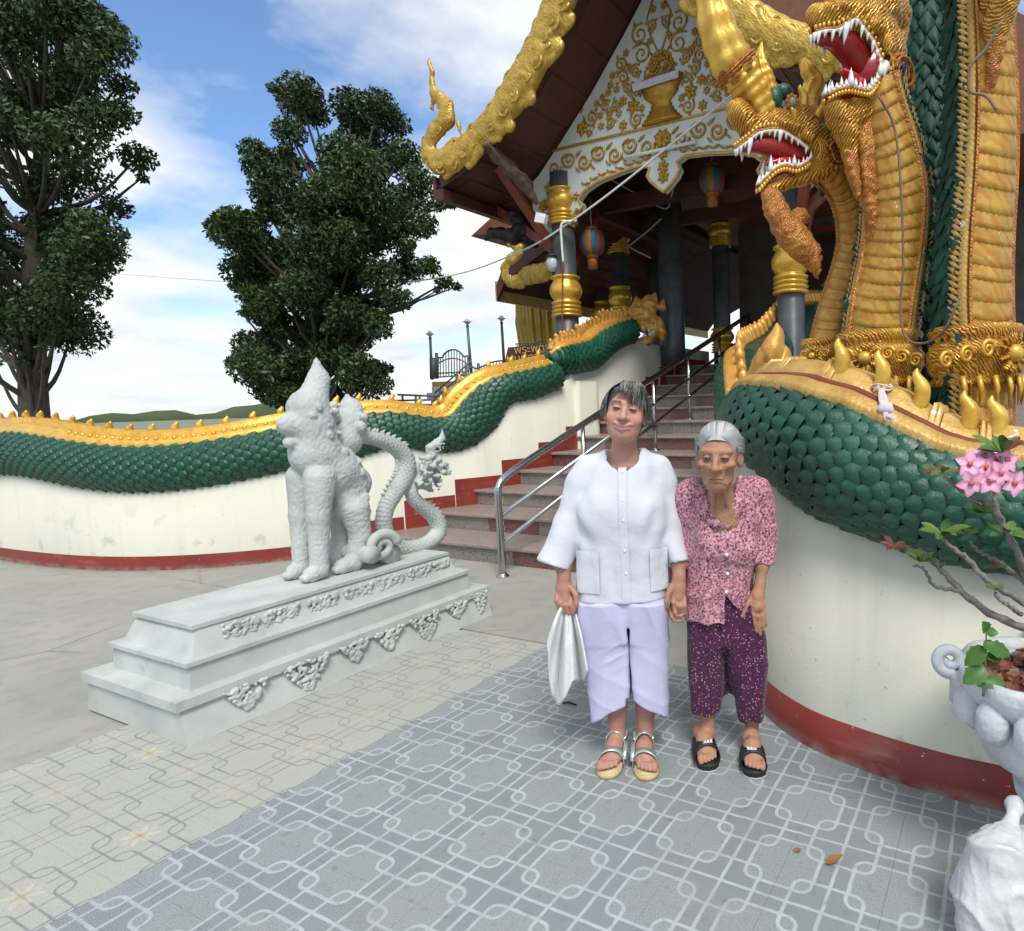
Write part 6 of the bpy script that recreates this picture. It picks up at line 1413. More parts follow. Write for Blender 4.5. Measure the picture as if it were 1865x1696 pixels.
# sandals
for g_, f, l, L_ in fw:
    sd = W_.part('sandal', sole(g_, OUT, -.020, .001), 'sandal_sole'); W_.part('insole', sole(g_, [(a*.985, b*.95) for a, b in OUT], .0012, .0032), 'sandal_sole', sd)
    W_.part('strap', strap(g_, .63, .77, .049, .066, -.004, twist=.07), 'sandal_silver', sd); W_.part('strap', strap(g_, .30, .42, .042, .098, .0), 'sandal_silver', sd); W_.part('strap', tube([g_(.36, -.044, .055), g_(.52, -.047, .038), g_(.68, -.049, .018)], [.010, .011, .012], 6, .35), 'sandal_silver', sd)
    W_.part('heel_strap', tube([g_(.36, -.036, .065), g_(.10, -.036, .068), g_(-.02, 0, .070), g_(.10, .036, .068), g_(.36, .036, .065)], .007, 6, .4), 'sandal_silver', sd)
# towel
tw = thing('towel', 'white terry towel hanging from the hand of the woman in white', 'towel', W_.base + LR*L(1033, 1200)[0] + np.array([0, 0, L(1020, 1283)[2]]))
nu, nv = 60, 46; Vt_ = []
for j in range(nv + 1):
    v = j/nv
    for i in range(nu + 1):
        u = i/nu; xe = np.interp(u, [0, .16, .34, .55, .8, 1], [997, 1001, 1016, 1040, 1062, 1070]); ye = np.interp(u, [0, .10, .22, .36, .46, .58, .85, 1], [1168, 1212, 1268, 1285, 1270, 1240, 1238, 1222])
        x = 1034 + (xe - 1034)*(v**.75) + (u - .5)*14*(1 - v); y = 1100 + (ye - 1100)*v
        dy = -.045 - .048*math.sin(u*2*PI*2.2 + .6)*min(1, v*2.0) - .012*math.sin(u*31 + 1)*min(1, v*3) - .010*math.sin(u*17 + v*4)*v + .02*(u - .5)
        w3 = at(x, y, W_.D + dy); Vt_.append(w3)
to = mk('cloth', (Vt_, grid_faces(nv + 1, nu + 1, False)), 'towel', tw); sm = to.modifiers.new('thick', 'SOLIDIFY'); sm.thickness = .007; sm.offset = 0
# ------------------------------------------------------------------ older woman
O_ = Person('person', 'frail elderly woman in pink printed blouse and purple dotted trousers', 1322, 2.56)
L = O_.L
S_ = Solid(.0036)
HO = Head(L(1309, 834, -.17), rot('X', 5) @ rot('Z', -11) @ rot('Y', 1), 1.0)
face(S_, HO, True)
S_.chain([HO.p(0, .03, -.06), L(1313, 905, -.10), L(1318, 935, -.06)], [.046, .046, .058], .02)
for x in (-.016, .018): S_.chain([HO.p(x, -.02, -.10), L(1313 + x*900, 930, -.135)], [.008, .010], .012)
S_.chain([L(1285, 925, -.01), L(1318, 945, -.055), L(1350, 922, -.01)], [.035, .068, .035], .05)
loft(S_, [.64, .75, .95, 1.10], [0, 0, 0, 0], [.02, .02, 0, -.02], [.08, .09, .09, .07], [.05, .07, .06, .04])
S_.chain([L(1378, 900, .0), L(1392, 985, .0), L(1388, 1030, -.03), L(1384, 1068, -.05)], [.036, .033, .027, .021], .02)
S_.chain([L(1250, 905, .0), L(1248, 1000, .02), L(1240, 1060, .0), L(1236, 1092, -.03)], [.036, .030, .025, .020], .02)
h_ = L
S_.chain([h_(1384, 1064, -.05), h_(1380, 1085, -.06), h_(1380, 1104, -.07)], [.021, .026, .029], .012)
for (x0, y0), (x1, y1) in [((1370, 1110), (1378, 1150)), ((1377, 1113), (1385, 1156)), ((1385, 1112), (1391, 1148)), ((1391, 1108), (1395, 1140))]:
    finger(S_, [h_(x0, y0 - 10, -.075), h_((x0*2 + x1)/3, y0 + 10, -.085), h_((x0 + x1*2)/3, y0 + 26, -.085), h_(x1, y1, -.078)], .0088)
finger(S_, [h_(1370, 1085, -.065), h_(1362, 1100, -.08), h_(1356, 1112, -.085), h_(1352, 1122, -.085)], .0100)
S_.chain([h_(1236, 1088, -.03), h_(1232, 1104, -.035), h_(1228, 1114, -.035)], [.019, .024, .024], .012)
for (x0, y0), (x1, y1), (x2, y2) in [((1226, 1100), (1228, 1116), (1236, 1126)), ((1221, 1110), (1224, 1124), (1234, 1130)), ((1232, 1118), (1240, 1122), (1246, 1116)), ((1219, 1118), (1226, 1130), (1238, 1131))]:
    finger(S_, [h_(x0, y0, -.055), h_(x1, y1, -.085), h_(x2, y2, -.080)], .0085)
finger(S_, [h_(1229, 1090, -.06), h_(1227, 1102, -.085), h_(1230, 1116, -.092), h_(1233, 1124, -.088)], .0092)
fo = []
for toe, heel, ank, kn, sd_ in [((1293, 1404), (1276, 1352), (1290, 1338, .03), (1288, 1240, .05), -1), ((1374, 1417), (1368, 1366), (1370, 1350, .03), (1368, 1240, .05), 1)]:
    fo.append(foot(S_, O_.G(*toe) + [0, 0, .021], O_.G(*heel) + [0, 0, .021], .026, L(*ank), L(*kn), .040, sd_))
V, F = S_.build(); V[:, 2] = np.maximum(V[:, 2], 0)
N = normals(V, F); V += N*(sn(V, 150, 8)*.0008)[:, None]
bd = O_.part('body', (V, F), 'skin_old'); C = face_paint(V, HO, True, (.41, .215, .135), (.32, .13, .10), (.20, .15, .12), (.05, .022, .016))
q_ = HO.inv(V); sp3 = np.clip(sn(V, 110, 12) - .75, 0, 1)*2; C = C*(1 - sp3[:, None]*.35) + np.array([.16, .07, .04])*sp3[:, None]*.35; paint(bd.data, C)
eyes(O_, HO, bd, .0115, .0042, True)
S2 = Solid(.005); HO.ell(S2, (0, .024, .046), (.084, .098, .088), .01); HO.ell(S2, (0, .07, -.02), (.062, .05, .07), .03); HO.ell(S2, (0, -.025, .086), (.058, .045, .032), .03)
HO.ell(S2, (0, -.090, -.028), (.078, .082, .113), .010, 's')
for x in (-1, 1): HO.ell(S2, (x*.080, -.004, -.03), (.030, .035, .045), .01, 's')
Vh, Fh = S2.build(); Vh = relax(Vh, Fh, 4); ql = HO.inv(Vh); st_ = np.sin(np.arctan2(ql[:, 0], ql[:, 2] + .03)*34 + sn(Vh, 30, 1)*2.5); Vh += normals(Vh, Fh)*(sn(Vh, 90, 3)*.0012)[:, None]; st_ = sn(Vh, 160, 4)*.6
ho = O_.part('hair', (Vh, Fh), 'hair'); paint(ho.data, np.clip(np.array([.34, .34, .35]) + st_[:, None]*np.array([.05, .05, .05]), .05, .8))
ps, cs = [], []
for i in range(900):
    a_ = r8.uniform(-1.35, 1.35); x = math.sin(a_); fx = .071*x; fy = -.076 + .056*x*x; fz = .030 + .052*math.cos(a_); j_ = r8.uniform(0, .006)
    ps.append([HO.p(fx, fy, fz - .004), HO.p(fx*1.10, fy + .014, fz + .030*math.cos(a_) + .004 + j_), HO.p(fx*1.18, fy + .050, fz + .046*math.cos(a_) + .004 + j_), HO.p(fx*1.14, fy + .115, fz + .044*math.cos(a_) + r8.uniform(-.004, .006))])
    gk = r8.random(); cs.append(np.array([.26, .26, .27])*(1 - gk) + np.array([.70, .70, .70])*gk)
for sd_ in (-1, 1):
    for i in range(70):
        zz0 = r8.uniform(.012, .07); ps.append([HO.p(sd_*(.062 + .010*(zz0 < .03)), -.040, zz0 + .02), HO.p(sd_*.080, -.01, zz0 + .012), HO.p(sd_*(.088 + r8.uniform(0, .006)), .03, zz0), HO.p(sd_*(.078 + r8.uniform(0, .008)), .07, zz0 - .01)]); gk = r8.random(); cs.append(np.array([.20, .20, .21])*(1 - gk) + np.array([.55, .55, .55])*gk)
VFs, cc = strands(ps, .0011, cs); hs = O_.part('hair_strands', VFs, 'hair'); paint(hs.data, cc); tag(hs, kind='stuff')
# blouse
S3 = Solid(.0062); xm = lambda px, py: L(px, py)[0]; zH = L(1290, 1132, -.06)[2]; zS = L(1318, 895, -.04)[2]
zs_ = [zH - .02, zH + .08, zH + .20, zH + .32, zH + .40, zH + .46, zS + .02]
sleeve([L(1382, 912, .0), L(1390, 970, .0), L(1387, 1027, -.02)], [.055, .052, .048], .84); sleeve([L(1252, 915, .0), L(1248, 975, .01), L(1246, 1030, .0)], [.052, .046, .042], .84)
loft(S3, zs_, [xm(1304, 1128), xm(1308, 1090), xm(1313, 1030), xm(1316, 970), xm(1317, 930), xm(1318, 905), xm(1318, 890)], [.01, .01, .0, -.02, -.03, -.035, -.03], [.122, .132, .138, .138, .135, .120, .07], [.120, .122, .118, .110, .10, .09, .06], 2.4, .02)
S3.chain([L(1290, 892, -.02), L(1258, 902, -.01), L(1252, 930, .0)], [.045, .052, .056], .03); S3.chain([L(1345, 885, -.02), L(1376, 892, -.01), L(1388, 925, .0)], [.045, .052, .055], .03)
for i in range(4): S3.ell(L(1290 + i*24, 985 + 20*(i % 2), -.115), (.03, .02, .03), k=.05)
cut(S3, (0, 0, zH), (0, 0, -1), .3)
# hem rises towards the right, front split, V neck
c0 = L(1322, 1122, -.10); cut(S3, L(1360, 1101, -.06), (.55, 0, -1), np.array([.055, .3, .06]), .004)
ap, wl_, wr_ = L(1322, 1083, -.1), L(1319, 1140, -.1), L(1352, 1128, -.1)
def wedge(X):
    x, z = X[..., 0], X[..., 2]; t = (ap[2] - z)/(ap[2] - wl_[2]); xl_ = ap[0] + (wl_[0] - ap[0])*t; xr_ = ap[0] + (wr_[0] - ap[0])*t*1.25
    return np.maximum(np.maximum(xl_ - x, x - xr_), z - ap[2])*.8
S3.add(wedge, (wl_[0] - .02, -.3, zH - .03), (wr_[0] + .04, .0, ap[2] + .01), .003, 's')
va, vl, vr = L(1319, 962, -.13), L(1272, 872, -.13), L(1349, 868, -.13)
def vee(X):
    x, z = X[..., 0], X[..., 2]; t = (z - va[2])/(vl[2] - va[2]); xl_ = va[0] + (vl[0] - va[0])*np.abs(t)**.8; xr_ = va[0] + (vr[0] - va[0])*np.abs(t)**.8
    return np.maximum(np.maximum(xl_ - x, x - xr_), va[2] - z)*.8
S3.add(vee, (vl[0] - .02, -.3, va[2]), (vr[0] + .02, .03, vl[2] + .12), .004, 's')
Vb, Fb = S3.build(); N = normals(Vb, Fb); zrel = (Vb[:, 2] - zH)/.45; ang = np.arctan2(Vb[:, 0], -Vb[:, 1])
Vb += N*(.006*np.sin(ang*8 + sn(Vb, 6, 3)*2)*np.clip(1.2 - zrel, 0, 1) + .007*rdg(Vb[:, 2]*16 + np.abs(Vb[:, 0])*14 + sn(Vb, 9, 7)*2) + .005*rdg(Vb[:, 0]*22 - Vb[:, 2]*10 + sn(Vb, 12, 8)*2) + sn(Vb, 26, 8)*.002 - .004)[:, None]
bl = O_.part('blouse', (Vb, Fb), 'blouse_print')
# collar flaps along the V
def flap(a, b, wd, out):
    a, b = np.array(a), np.array(b); V = []; n = 14
    for i in range(n + 1):
        t = i/n; p = a + (b - a)*t; w = wd*math.sin(PI*(.12 + .80*t))**.8
        for j in range(5):
            e = j/4; q_ = p + np.array([out*w*e, 0, -.25*w*e]); yy = front_y(Vb, q_[0] + out*.008, q_[2], .014); V.append((q_[0], min(yy, .2) - .006 - .002*math.sin(PI*e), q_[2]))
    return np.array(V), grid_faces(n + 1, 5, False)
for a, b, o_ in [(va + [0, 0, .005], vl, -1), (va + [0, 0, .005], vr, 1)]:
    fo_ = O_.part('collar', flap(a, b, .062 if o_ < 0 else .046, o_), 'blouse_print', bl); sm = fo_.modifiers.new('thick', 'SOLIDIFY'); sm.thickness = .004
for px, py in [(1322, 1005), (1324, 1042), (1322, 1075)]:
    p = L(px, py, -.1); O_.part('button', sphere((p[0], front_y(Vb, p[0], p[2]) - .003, p[2]), (.007, .0025, .007), 5, 9), 'button', bl)
# trousers
S4 = Solid(.0065)
for pts, hw_ in [(((1286, 1100), (1286, 1180), (1285, 1250), (1286, 1300)), [.084, .084, .076, .060]), (((1350, 1100), (1358, 1180), (1366, 1250), (1370, 1312)), [.084, .088, .078, .056])]:
    loft(S4, [L(*p)[2] for p in pts][::-1], [L(*p)[0] for p in pts][::-1], [.03, .03, .02, .01], hw_[::-1], [.062, .080, .088, .095], 2.7, .008)
loft(S4, [L(1318, 1170)[2], L(1318, 1110)[2], L(1318, 1040)[2]], [xm(1318, 1170), xm(1318, 1110), xm(1318, 1040)], [.01]*3, [.10, .128, .12], [.085, .095, .09], 2.4, .03)
loft(S4, [L(1326, 1262, .06)[2], L(1326, 1150, .06)[2]], [xm(1328, 1262), xm(1328, 1150)], [.07, .06], [.05, .07], [.03, .05], 2.3, .02)
Vt, Ft = S4.build(); N = normals(Vt, Ft); Vt += N*(.005*np.sin(Vt[:, 0]*85 + sn(Vt, 9, 2)*2.5)*np.clip((L(1320, 1120)[2] - Vt[:, 2])/.1, 0, 1) + .007*rdg(Vt[:, 0]*26 + Vt[:, 2]*5 + sn(Vt, 8, 9)*2) + sn(Vt, 24, 9)*.002 - .003)[:, None]
O_.part('trousers', (Vt, Ft), 'trouser_print')
for g_, f, l, L_ in fo:
    sd = O_.part('slipper', sole(g_, OUT, -.015, .003), 'slipper_black'); O_.part('sole_edge', sole(g_, [(a*1.012, b*1.04) for a, b in OUT], -.020, -.0148), 'slipper_edge', sd)
    O_.part('rim', tube([g_(a, b, .005) for a, b in OUT + OUT[:1]], .005, 6), 'slipper_black', sd)
    b_ = O_.part('strap', strap(g_, .38, .78, .048, .060, -.004, th=.005), 'slipper_black', sd)
    for k in range(3):      # three slanted bars of growing length over a thin base line
        b0 = .013 - k*.0125; ln = (.055, .085, .115)[k]
        O_.part('emblem', extrude([(.725, b0), (.725, b0 - .009), (.725 - ln, b0 - .009 - .007), (.725 - ln, b0 - .007)], g_(0, 0, .0640), g_(1, 0, 0) - g_(0, 0, 0), g_(0, 1, 0) - g_(0, 0, 0), np.array([0, 0, .0022])), 'slipper_mark', sd)
    O_.part('emblem', extrude([(.745, .016), (.745, -.024), (.736, -.024), (.736, .016)], g_(0, 0, .0628), g_(1, 0, 0) - g_(0, 0, 0), g_(0, 1, 0) - g_(0, 0, 0), np.array([0, 0, .0022])), 'slipper_mark', sd)
# ================================================================== urn, desert rose, seedling, fallen leaf
pm('urn_white', (.56, .59, .62), .7, c2=(.42, .45, .48), ns=9, nd=9, bump=.5, bs=45, dirt=(.30, .31, .32), ds=11, dpos=(.60, .82))
pm('bark', (.14, .125, .115), .85, c2=(.22, .20, .19), ns=40, bump=.5, bs=90)
pm('leaf_green', (.10, .17, .025), .45, c2=(.055, .11, .015), ns=30, spec=.4); pm('leaf_bright', (.045, .14, .012), .45, c2=(.03, .10, .01), ns=30); pm('leaf_rust', (.16, .05, .02), .55, c2=(.10, .03, .015), ns=20)
pm('brick_chip', (.27, .10, .055), .85, c2=(.16, .06, .04), ns=40, bump=.4, bs=80); pm('grey_chip', (.20, .19, .19), .85, c2=(.08, .08, .085), ns=30, bump=.4, bs=80)
pm('dead_leaf', (.30, .14, .03), .7, c2=(.20, .08, .02), ns=20)
def petal_mat():
    nb = NB('petal_pink', .5); at_ = nb.n('ShaderNodeAttribute'); at_.attribute_name = 'Col'; nb.t.links.new(at_.outputs['Color'], nb.b.inputs['Base Color']); nb.b.inputs['Subsurface Weight'].default_value = .1; nb.b.inputs['Subsurface Radius'].default_value = (.01, .005, .005)
petal_mat()
UD = 1.84; uc = at(1906, 1300, UD); ux, uy = uc[0], uc[1]
ur = thing('garden_urn', 'white scroll-handled concrete urn at the right edge filled with brick chips', 'urn', (ux, uy, 0))
zr = float(at(1829, 1262, UD - .1)[2]); R0 = .225
zr = .70
ZD = -.055
prof = [(.085, .28), (.075, .31), (.085, .335), (.13, .37), (.180, .43), (.205, .49), (.212, .53), (.205, .555), (.200, .575), (.212, .60), (.235, .625), (.246, .655), (.250, .685), (.238, .700), (.218, .695), (.210, .67), (.205, .64)]
prof = [(r*(.94 if z < .6 else 1), z + ZD*min(1, (z - .28)/.15)) for r, z in prof]
mk('bowl', lathe(prof, 72, (ux, uy, 0), 12, .05), 'urn_white', ur)
for k in range(13):
    g_ = 2*PI*(k + .35)/13; dr = np.array([math.cos(g_), math.sin(g_), 0]); c = np.array([ux, uy, .585 + ZD])
    mk('lobe', tube([c + dr*.205 + UP*.055, c + dr*.222 + UP*.02, c + dr*.222 - UP*.025, c + dr*.195 - UP*.06], [.024, .046, .048, .026], 12), 'urn_white', ur)
for g_ in (math.radians(180 + 12), math.radians(95), math.radians(300)):
    dr = np.array([math.cos(g_), math.sin(g_), 0]); c = np.array([ux, uy, .700 + ZD]) + dr*.266; th = np.linspace(-.6*PI, 2.1*PI, 40); rr = np.linspace(.044, .010, 40)
    mk('scroll_handle', tube([c + dr*math.cos(t)*q_ + UP*math.sin(t)*q_ for t, q_ in zip(th, rr)], np.linspace(.020, .012, 40), 10), 'urn_white', ur)
    mk('scroll_handle', tube([c - dr*.02 + UP*-.03, c - dr*.05 - UP*.09, c - dr*.045 - UP*.16], [.035, .030, .02], 10), 'urn_white', ur)
ped = [(.150, .0), (.150, .05), (.135, .06), (.085, .09), (.070, .16), (.066, .22), (.078, .25), (.085, .285)]
mk('pedestal', lathe(ped, 40, (ux, uy, 0)), 'urn_white', ur)
# crumpled plastic sack on the tiles under the urn
def sack_mat():
    nb = NB('sack_plastic', .32); tx = nb.n('ShaderNodeTexCoord').outputs['Object']; c = nb.mix(nb.rng(nb.noise(tx, 9.0, 6), .3, .7), (.60, .61, .62), (.46, .47, .49)); nb.b.inputs['Subsurface Weight'].default_value = .3; nb.b.inputs['Subsurface Radius'].default_value = (.03, .03, .03); nb.out(c, nb.noise(tx, 26.0, 7), .012, .6)
sack_mat()
sk = Solid(.007); g0 = on_z(1818, 1680, .0)
gp = lambda px, py, e=0.0: at(px, py, 1.60 + e)
sk.chain([gp(1840, 1500, .05), gp(1822, 1560), gp(1815, 1625), gp(1818, 1690)], [.022, .070, .098, .105], .04); sk.chain([gp(1790, 1620, -.02), gp(1784, 1690, -.04)], [.045, .055], .04); sk.chain([gp(1880, 1560, .05), gp(1885, 1680, .05)], [.07, .11], .05); sk.cap(gp(1838, 1510, .05), gp(1850, 1470, .08), .014, .024, .015)
V, F = sk.build(); fl_ = 1 - np.abs(np.sin(sn(V*np.array([1, 1, .5]), 26, 5)*2.6)); V += normals(V, F)*(fl_**3*.012 - .004 + (1 - np.abs(np.sin(sn(V, 60, 6)*2)))**3*.004)[:, None]; V[:, 2] = np.maximum(V[:, 2], .002)
tag(mk('plastic_sack', (V, F), 'sack_plastic'), 'crumpled white plastic sack on the tiles at the bottom right corner', 'sack')
sl_ = mk('soil', lathe([(.204, .62 + ZD), (.2, .655 + ZD), (.1, .662 + ZD), (.01, .665 + ZD)], 24, (ux, uy, 0)), 'brick_chip', ur)
r4 = random.Random(15)
for i in range(110):
    a_ = r4.uniform(0, 2*PI); q_ = .19*math.sqrt(r4.random()); sz = r4.uniform(.014, .032)
    V, F = box((ux + q_*math.cos(a_), uy + q_*math.sin(a_), .668 + ZD + r4.uniform(0, .012)), (sz, sz*r4.uniform(.6, 1), sz*r4.uniform(.5, .9)), rot('Z', r4.uniform(0, 180)) @ rot('X', r4.uniform(-40, 40)) @ rot('Y', r4.uniform(-40, 40)))
    V = V + np.array([[r4.uniform(-1, 1)*sz*.14 for _ in range(3)] for _ in range(8)]); mk('brick_chip', (V, F), 'grey_chip' if r4.random() < .3 else 'brick_chip', ur, smooth=False)
def leafmesh(base, d_, n_, L_, w, curl=.25, ser=0.0, blunt=False):
    d_ = np.asarray(d_, float)/np.linalg.norm(d_); n_ = np.asarray(n_, float); n_ = n_ - d_*(n_ @ d_); n_ /= np.linalg.norm(n_) + 1e-9; s_ = np.cross(d_, n_); V = []; m_ = 9
    for i in range(m_):
        t = i/(m_ - 1); ww = w*(math.sin(PI*min(t, .999)**(1.35 if blunt else .8))**.8 + .04); ww *= 1 + ser*(1 if i % 2 else -1)
        p = base + d_*L_*t - n_*curl*L_*t*t
        for e in (-1, -.5, 0, .5, 1): V.append(p + s_*ww*e + n_*abs(e)*ww*.30)
    return np.array(V), grid_faces(m_, 5, False)
dr_ = thing('desert_rose', 'desert rose with bare grey branches and pink flowers growing from the urn', 'plant', (ux, uy, .66))
def branch(pts, r0, r1, n=26):
    P_ = smooth_path([at(*p) for p in pts], n); P_ = P_ + np.stack([np.sin(np.arange(n)*1.9 + k)*.0025 for k in range(3)], 1); rr = .78*np.linspace(r0, r1, n)*(1 + .12*np.sin(np.arange(n)*2.7)); mk('branch', tube(P_, rr, 8), 'bark', dr_); return P_
mk('branch', tube(smooth_path([(ux, uy, .58), (ux - .005, uy + .01, .72), at(1895, 1130, UD), at(1880, 1090, UD)], 14), np.linspace(.045, .024, 14), 10), 'bark', dr_)
branch([(1890, 1150, UD), (1829, 1130, UD), (1785, 1105, UD + .02), (1750, 1076, UD + .05), (1728, 1052, UD + .07), (1712, 1036, UD + .08), (1690, 1012, UD + .1), (1655, 1000, UD + .12), (1630, 998, UD + .13)], .016, .006)
branch([(1750, 1076, UD + .05), (1722, 1072, UD + .05), (1700, 1066, UD + .05), (1690, 1048, UD + .05), (1680, 1034, UD + .05), (1664, 1030, UD + .05)], .009, .004)
branch([(1885, 1110, UD), (1829, 1076, UD - .05), (1790, 1050, UD - .06), (1765, 1020, UD - .06), (1738, 1000, UD - .06), (1712, 978, UD - .06)], .014, .0065)
branch([(1885, 1075, UD), (1829, 1030, UD), (1800, 1014, UD), (1780, 1002, UD), (1766, 985, UD)], .010, .005)
branch([(1880, 1090, UD), (1850, 1000, UD - .02), (1820, 950, UD - .03), (1795, 918, UD - .04), (1760, 898, UD - .04), (1740, 885, UD - .04), (1720, 868, UD - .04)], .014, .006)
branch([(1870, 1040, UD - .03), (1840, 980, UD - .08), (1816, 930, UD - .1), (1812, 890, UD - .1), (1824, 830, UD - .1)], .013, .007)
branch([(1860, 1120, UD), (1840, 1105, UD - .1), (1818, 1090, UD - .12), (1812, 1078, UD - .12)], .008, .004)
def tuft(px, py, d, n, L_, mats, up=.6, seed=0):
    r = random.Random(seed*7 + px); o = at(px, py, d)
    for i in range(n):
        a_ = 2*PI*i/n + r.uniform(-.3, .3); dv = LR*math.cos(a_) + LF*math.sin(a_)*.9 + UP*up*r.uniform(.3, 1.4)
        mk('leaf', leafmesh(o, dv, UP*.8 - LF*.4, L_*r.uniform(.7, 1.1), L_*.17, r.uniform(.0, .4), 0, True), r.choice(mats), dr_)
tuft(1715, 972, UD - .06, 11, .072, ['leaf_green', 'leaf_green', 'leaf_bright'], .5, 1); tuft(1628, 997, UD + .13, 6, .055, ['leaf_rust'], .5, 2); tuft(1674, 1024, UD + .05, 7, .055, ['leaf_green', 'leaf_bright'], .8, 3); tuft(1708, 1036, UD + .08, 5, .036, ['leaf_green'], .8, 4)
tuft(1716, 862, UD - .04, 9, .062, ['leaf_green', 'leaf_rust', 'leaf_green'], .4, 5); tuft(1762, 975, UD, 8, .045, ['leaf_green', 'leaf_bright'], .7, 6); tuft(1795, 935, UD - .06, 9, .062, ['leaf_bright', 'leaf_green'], .6, 7); tuft(1832, 975, UD - .08, 9, .07, ['leaf_bright', 'leaf_green'], .6, 8); tuft(1815, 1035, UD - .02, 5, .04, ['leaf_rust', 'leaf_green'], .8, 9); tuft(1824, 825, UD - .1, 9, .085, ['leaf_green', 'leaf_rust', 'leaf_bright'], .9, 10); tuft(1812, 1076, UD - .12, 6, .035, ['leaf_green'], .8, 11)
def bloom(px, py, d, nrm, R_, seed):
    o = at(px, py, d); n_ = np.asarray(nrm)/np.linalg.norm(nrm); a = np.cross(n_, UP); a /= np.linalg.norm(a); b = np.cross(n_, a); r = random.Random(seed); ro = r.uniform(0, 1)
    for k in range(5):
        g_ = 2*PI*k/5 + ro; dv = a*math.cos(g_) + b*math.sin(g_); VF = leafmesh(o + dv*R_*.12, dv + n_*.28, n_, R_*.95, R_*.36, .22)
        ob = mk('flower_petal', VF, 'petal_pink', dr_); t = np.repeat(np.linspace(0, 1, 9), 5); e = np.tile([1, .5, 0, .5, 1], 9); w_ = np.clip(t*.75 + e*.45 - .15, 0, 1)[:, None]
        paint(ob.data, (1 - w_)*np.array([.80, .50, .62]) + w_*np.array([.66, .17, .38]) - np.clip(.25 - t, 0, 1)[:, None]*np.array([.3, .9, .6]))
    mk('flower_throat', tube([o - n_*R_*.9, o - n_*.4*R_, o + n_*.01], [R_*.10, R_*.16, R_*.20], 8), 'petal_throat', dr_)
pm('petal_throat', (.50, .11, .08), .5)
cf = -LF - LR*.2
for i, (px, py, d, nn, R_) in enumerate([(1766, 846, 1.74, cf + UP*.3, .036), (1768, 880, 1.73, cf - UP*.1, .036), (1803, 876, 1.72, cf + UP*.1, .036), (1795, 852, 1.74, cf + LR*.3 + UP*.3, .034), (1820, 862, 1.72, cf + LR*.4, .036), (1792, 832, 1.76, cf + UP*.8, .034), (1832, 838, 1.75, cf + LR*.5 + UP*.3, .036), (1846, 880, 1.74, cf + LR*.4, .036), (1812, 842, 1.77, cf + UP*.6, .032)]): bloom(px, py, d, nn, R_, i)
# seedling in the urn
sdl = thing('seedling', 'small green seedling with toothed leaves rooted among the brick chips', 'plant', at(1792, 1262, 1.74))
stp = [at(1791, 1268, 1.74), at(1793, 1230, 1.74), at(1796, 1190, 1.74), at(1796, 1150, 1.74)]; mk('stem', tube(smooth_path(stp, 14), np.linspace(.004, .002, 14), 6), 'leaf_green', sdl)
for px, py, dv, L_, w in [(1794, 1178, (-1, -.2, -.9), .075, .023), (1796, 1178, (1, -.3, -.25), .072, .023), (1796, 1150, (-.2, -.5, .5), .036, .018), (1796, 1152, (.5, -.6, .1), .03, .014), (1794, 1215, (-.9, -.5, -.5), .075, .028), (1795, 1195, (.9, -.3, -.1), .045, .014), (1792, 1240, (1, -.4, -.05), .060, .020), (1792, 1245, (-.5, -.8, .1), .03, .012), (1796, 1165, (.1, -.8, -.5), .035, .016)]:
    mk('leaf', leafmesh(at(px, py, 1.74), LR*dv[0] + LF*dv[1]*.5 + UP*dv[2], UP*.6 - LF*.8, L_, w, .2, .10), 'leaf_bright', sdl)
dl = on_z(1520, 1572, .006); o = mk('fallen_leaf', leafmesh(dl - LR*.03, LR + LF*.15 + UP*.15, UP, .062, .016, -.2), 'dead_leaf'); tag(o, 'curled brown dead leaf lying on the grey tiles in front', 'leaf')
dl = on_z(1447, 1552, .004); o = mk('fallen_leaf', leafmesh(dl, LR*.6 + LF*.5, UP, .03, .010, .1), 'dead_leaf'); tag(o, 'small crumpled leaf scrap left of the curled dead leaf', 'leaf')
dl = on_z(1036, 1282, .004); o = mk('twig', tube([dl - LR*.03 + [0, 0, .004], dl + [0, 0, .008], dl + LR*.04 - LF*.02 + [0, 0, .003]], [.004, .006, .003], 6), 'black_wood'); tag(o, 'short black twig on the tiles beneath the towel', 'twig')
# ribbon tied round a spike of the naga crest
rb_ = thing('ribbon', 'pale pink ribbon with a dried garland tied round a gold spike of the naga crest', 'ribbon', at(1622, 740, 2.32))
for k, w_ in ((0, .0), (1, .010)):
    mk('band', tube([at(1606, 703 + k*5, 2.44) + (LR*math.cos(t)*.034 + LF*math.sin(t)*.034 + UP*.006*math.sin(2*t + k)) for t in np.linspace(0, 2*PI, 24)], .0065, 6, .6), 'pale_cloth', rb_)
mk('tail', tube(smooth_path([at(1606, 708, 2.40), at(1612, 726, 2.36), at(1618, 745, 2.33), at(1634, 768, 2.30), at(1648, 784, 2.29)], 14), np.linspace(.009, .012, 14), 7, .3), 'pale_cloth', rb_); mk('tail', tube(smooth_path([at(1604, 708, 2.40), at(1604, 726, 2.36), at(1611, 748, 2.32), at(1616, 766, 2.30)], 12), np.linspace(.008, .011, 12), 7, .3), 'pale_cloth', rb_)
s = Solid(.005)
for i in range(16): s.ell(at(1613 + r4.uniform(-8, 8), 742 + r4.uniform(-6, 6), 2.325), r4.uniform(.008, .016), k=.004)
for i in range(12): s.ell(at(1618 + i*1.8 + r4.uniform(-5, 5), 756 + i*2.2 + r4.uniform(-4, 4), 2.30), r4.uniform(.006, .010), k=.003)
mk('knot', s.build(), 'pale_cloth', rb_)
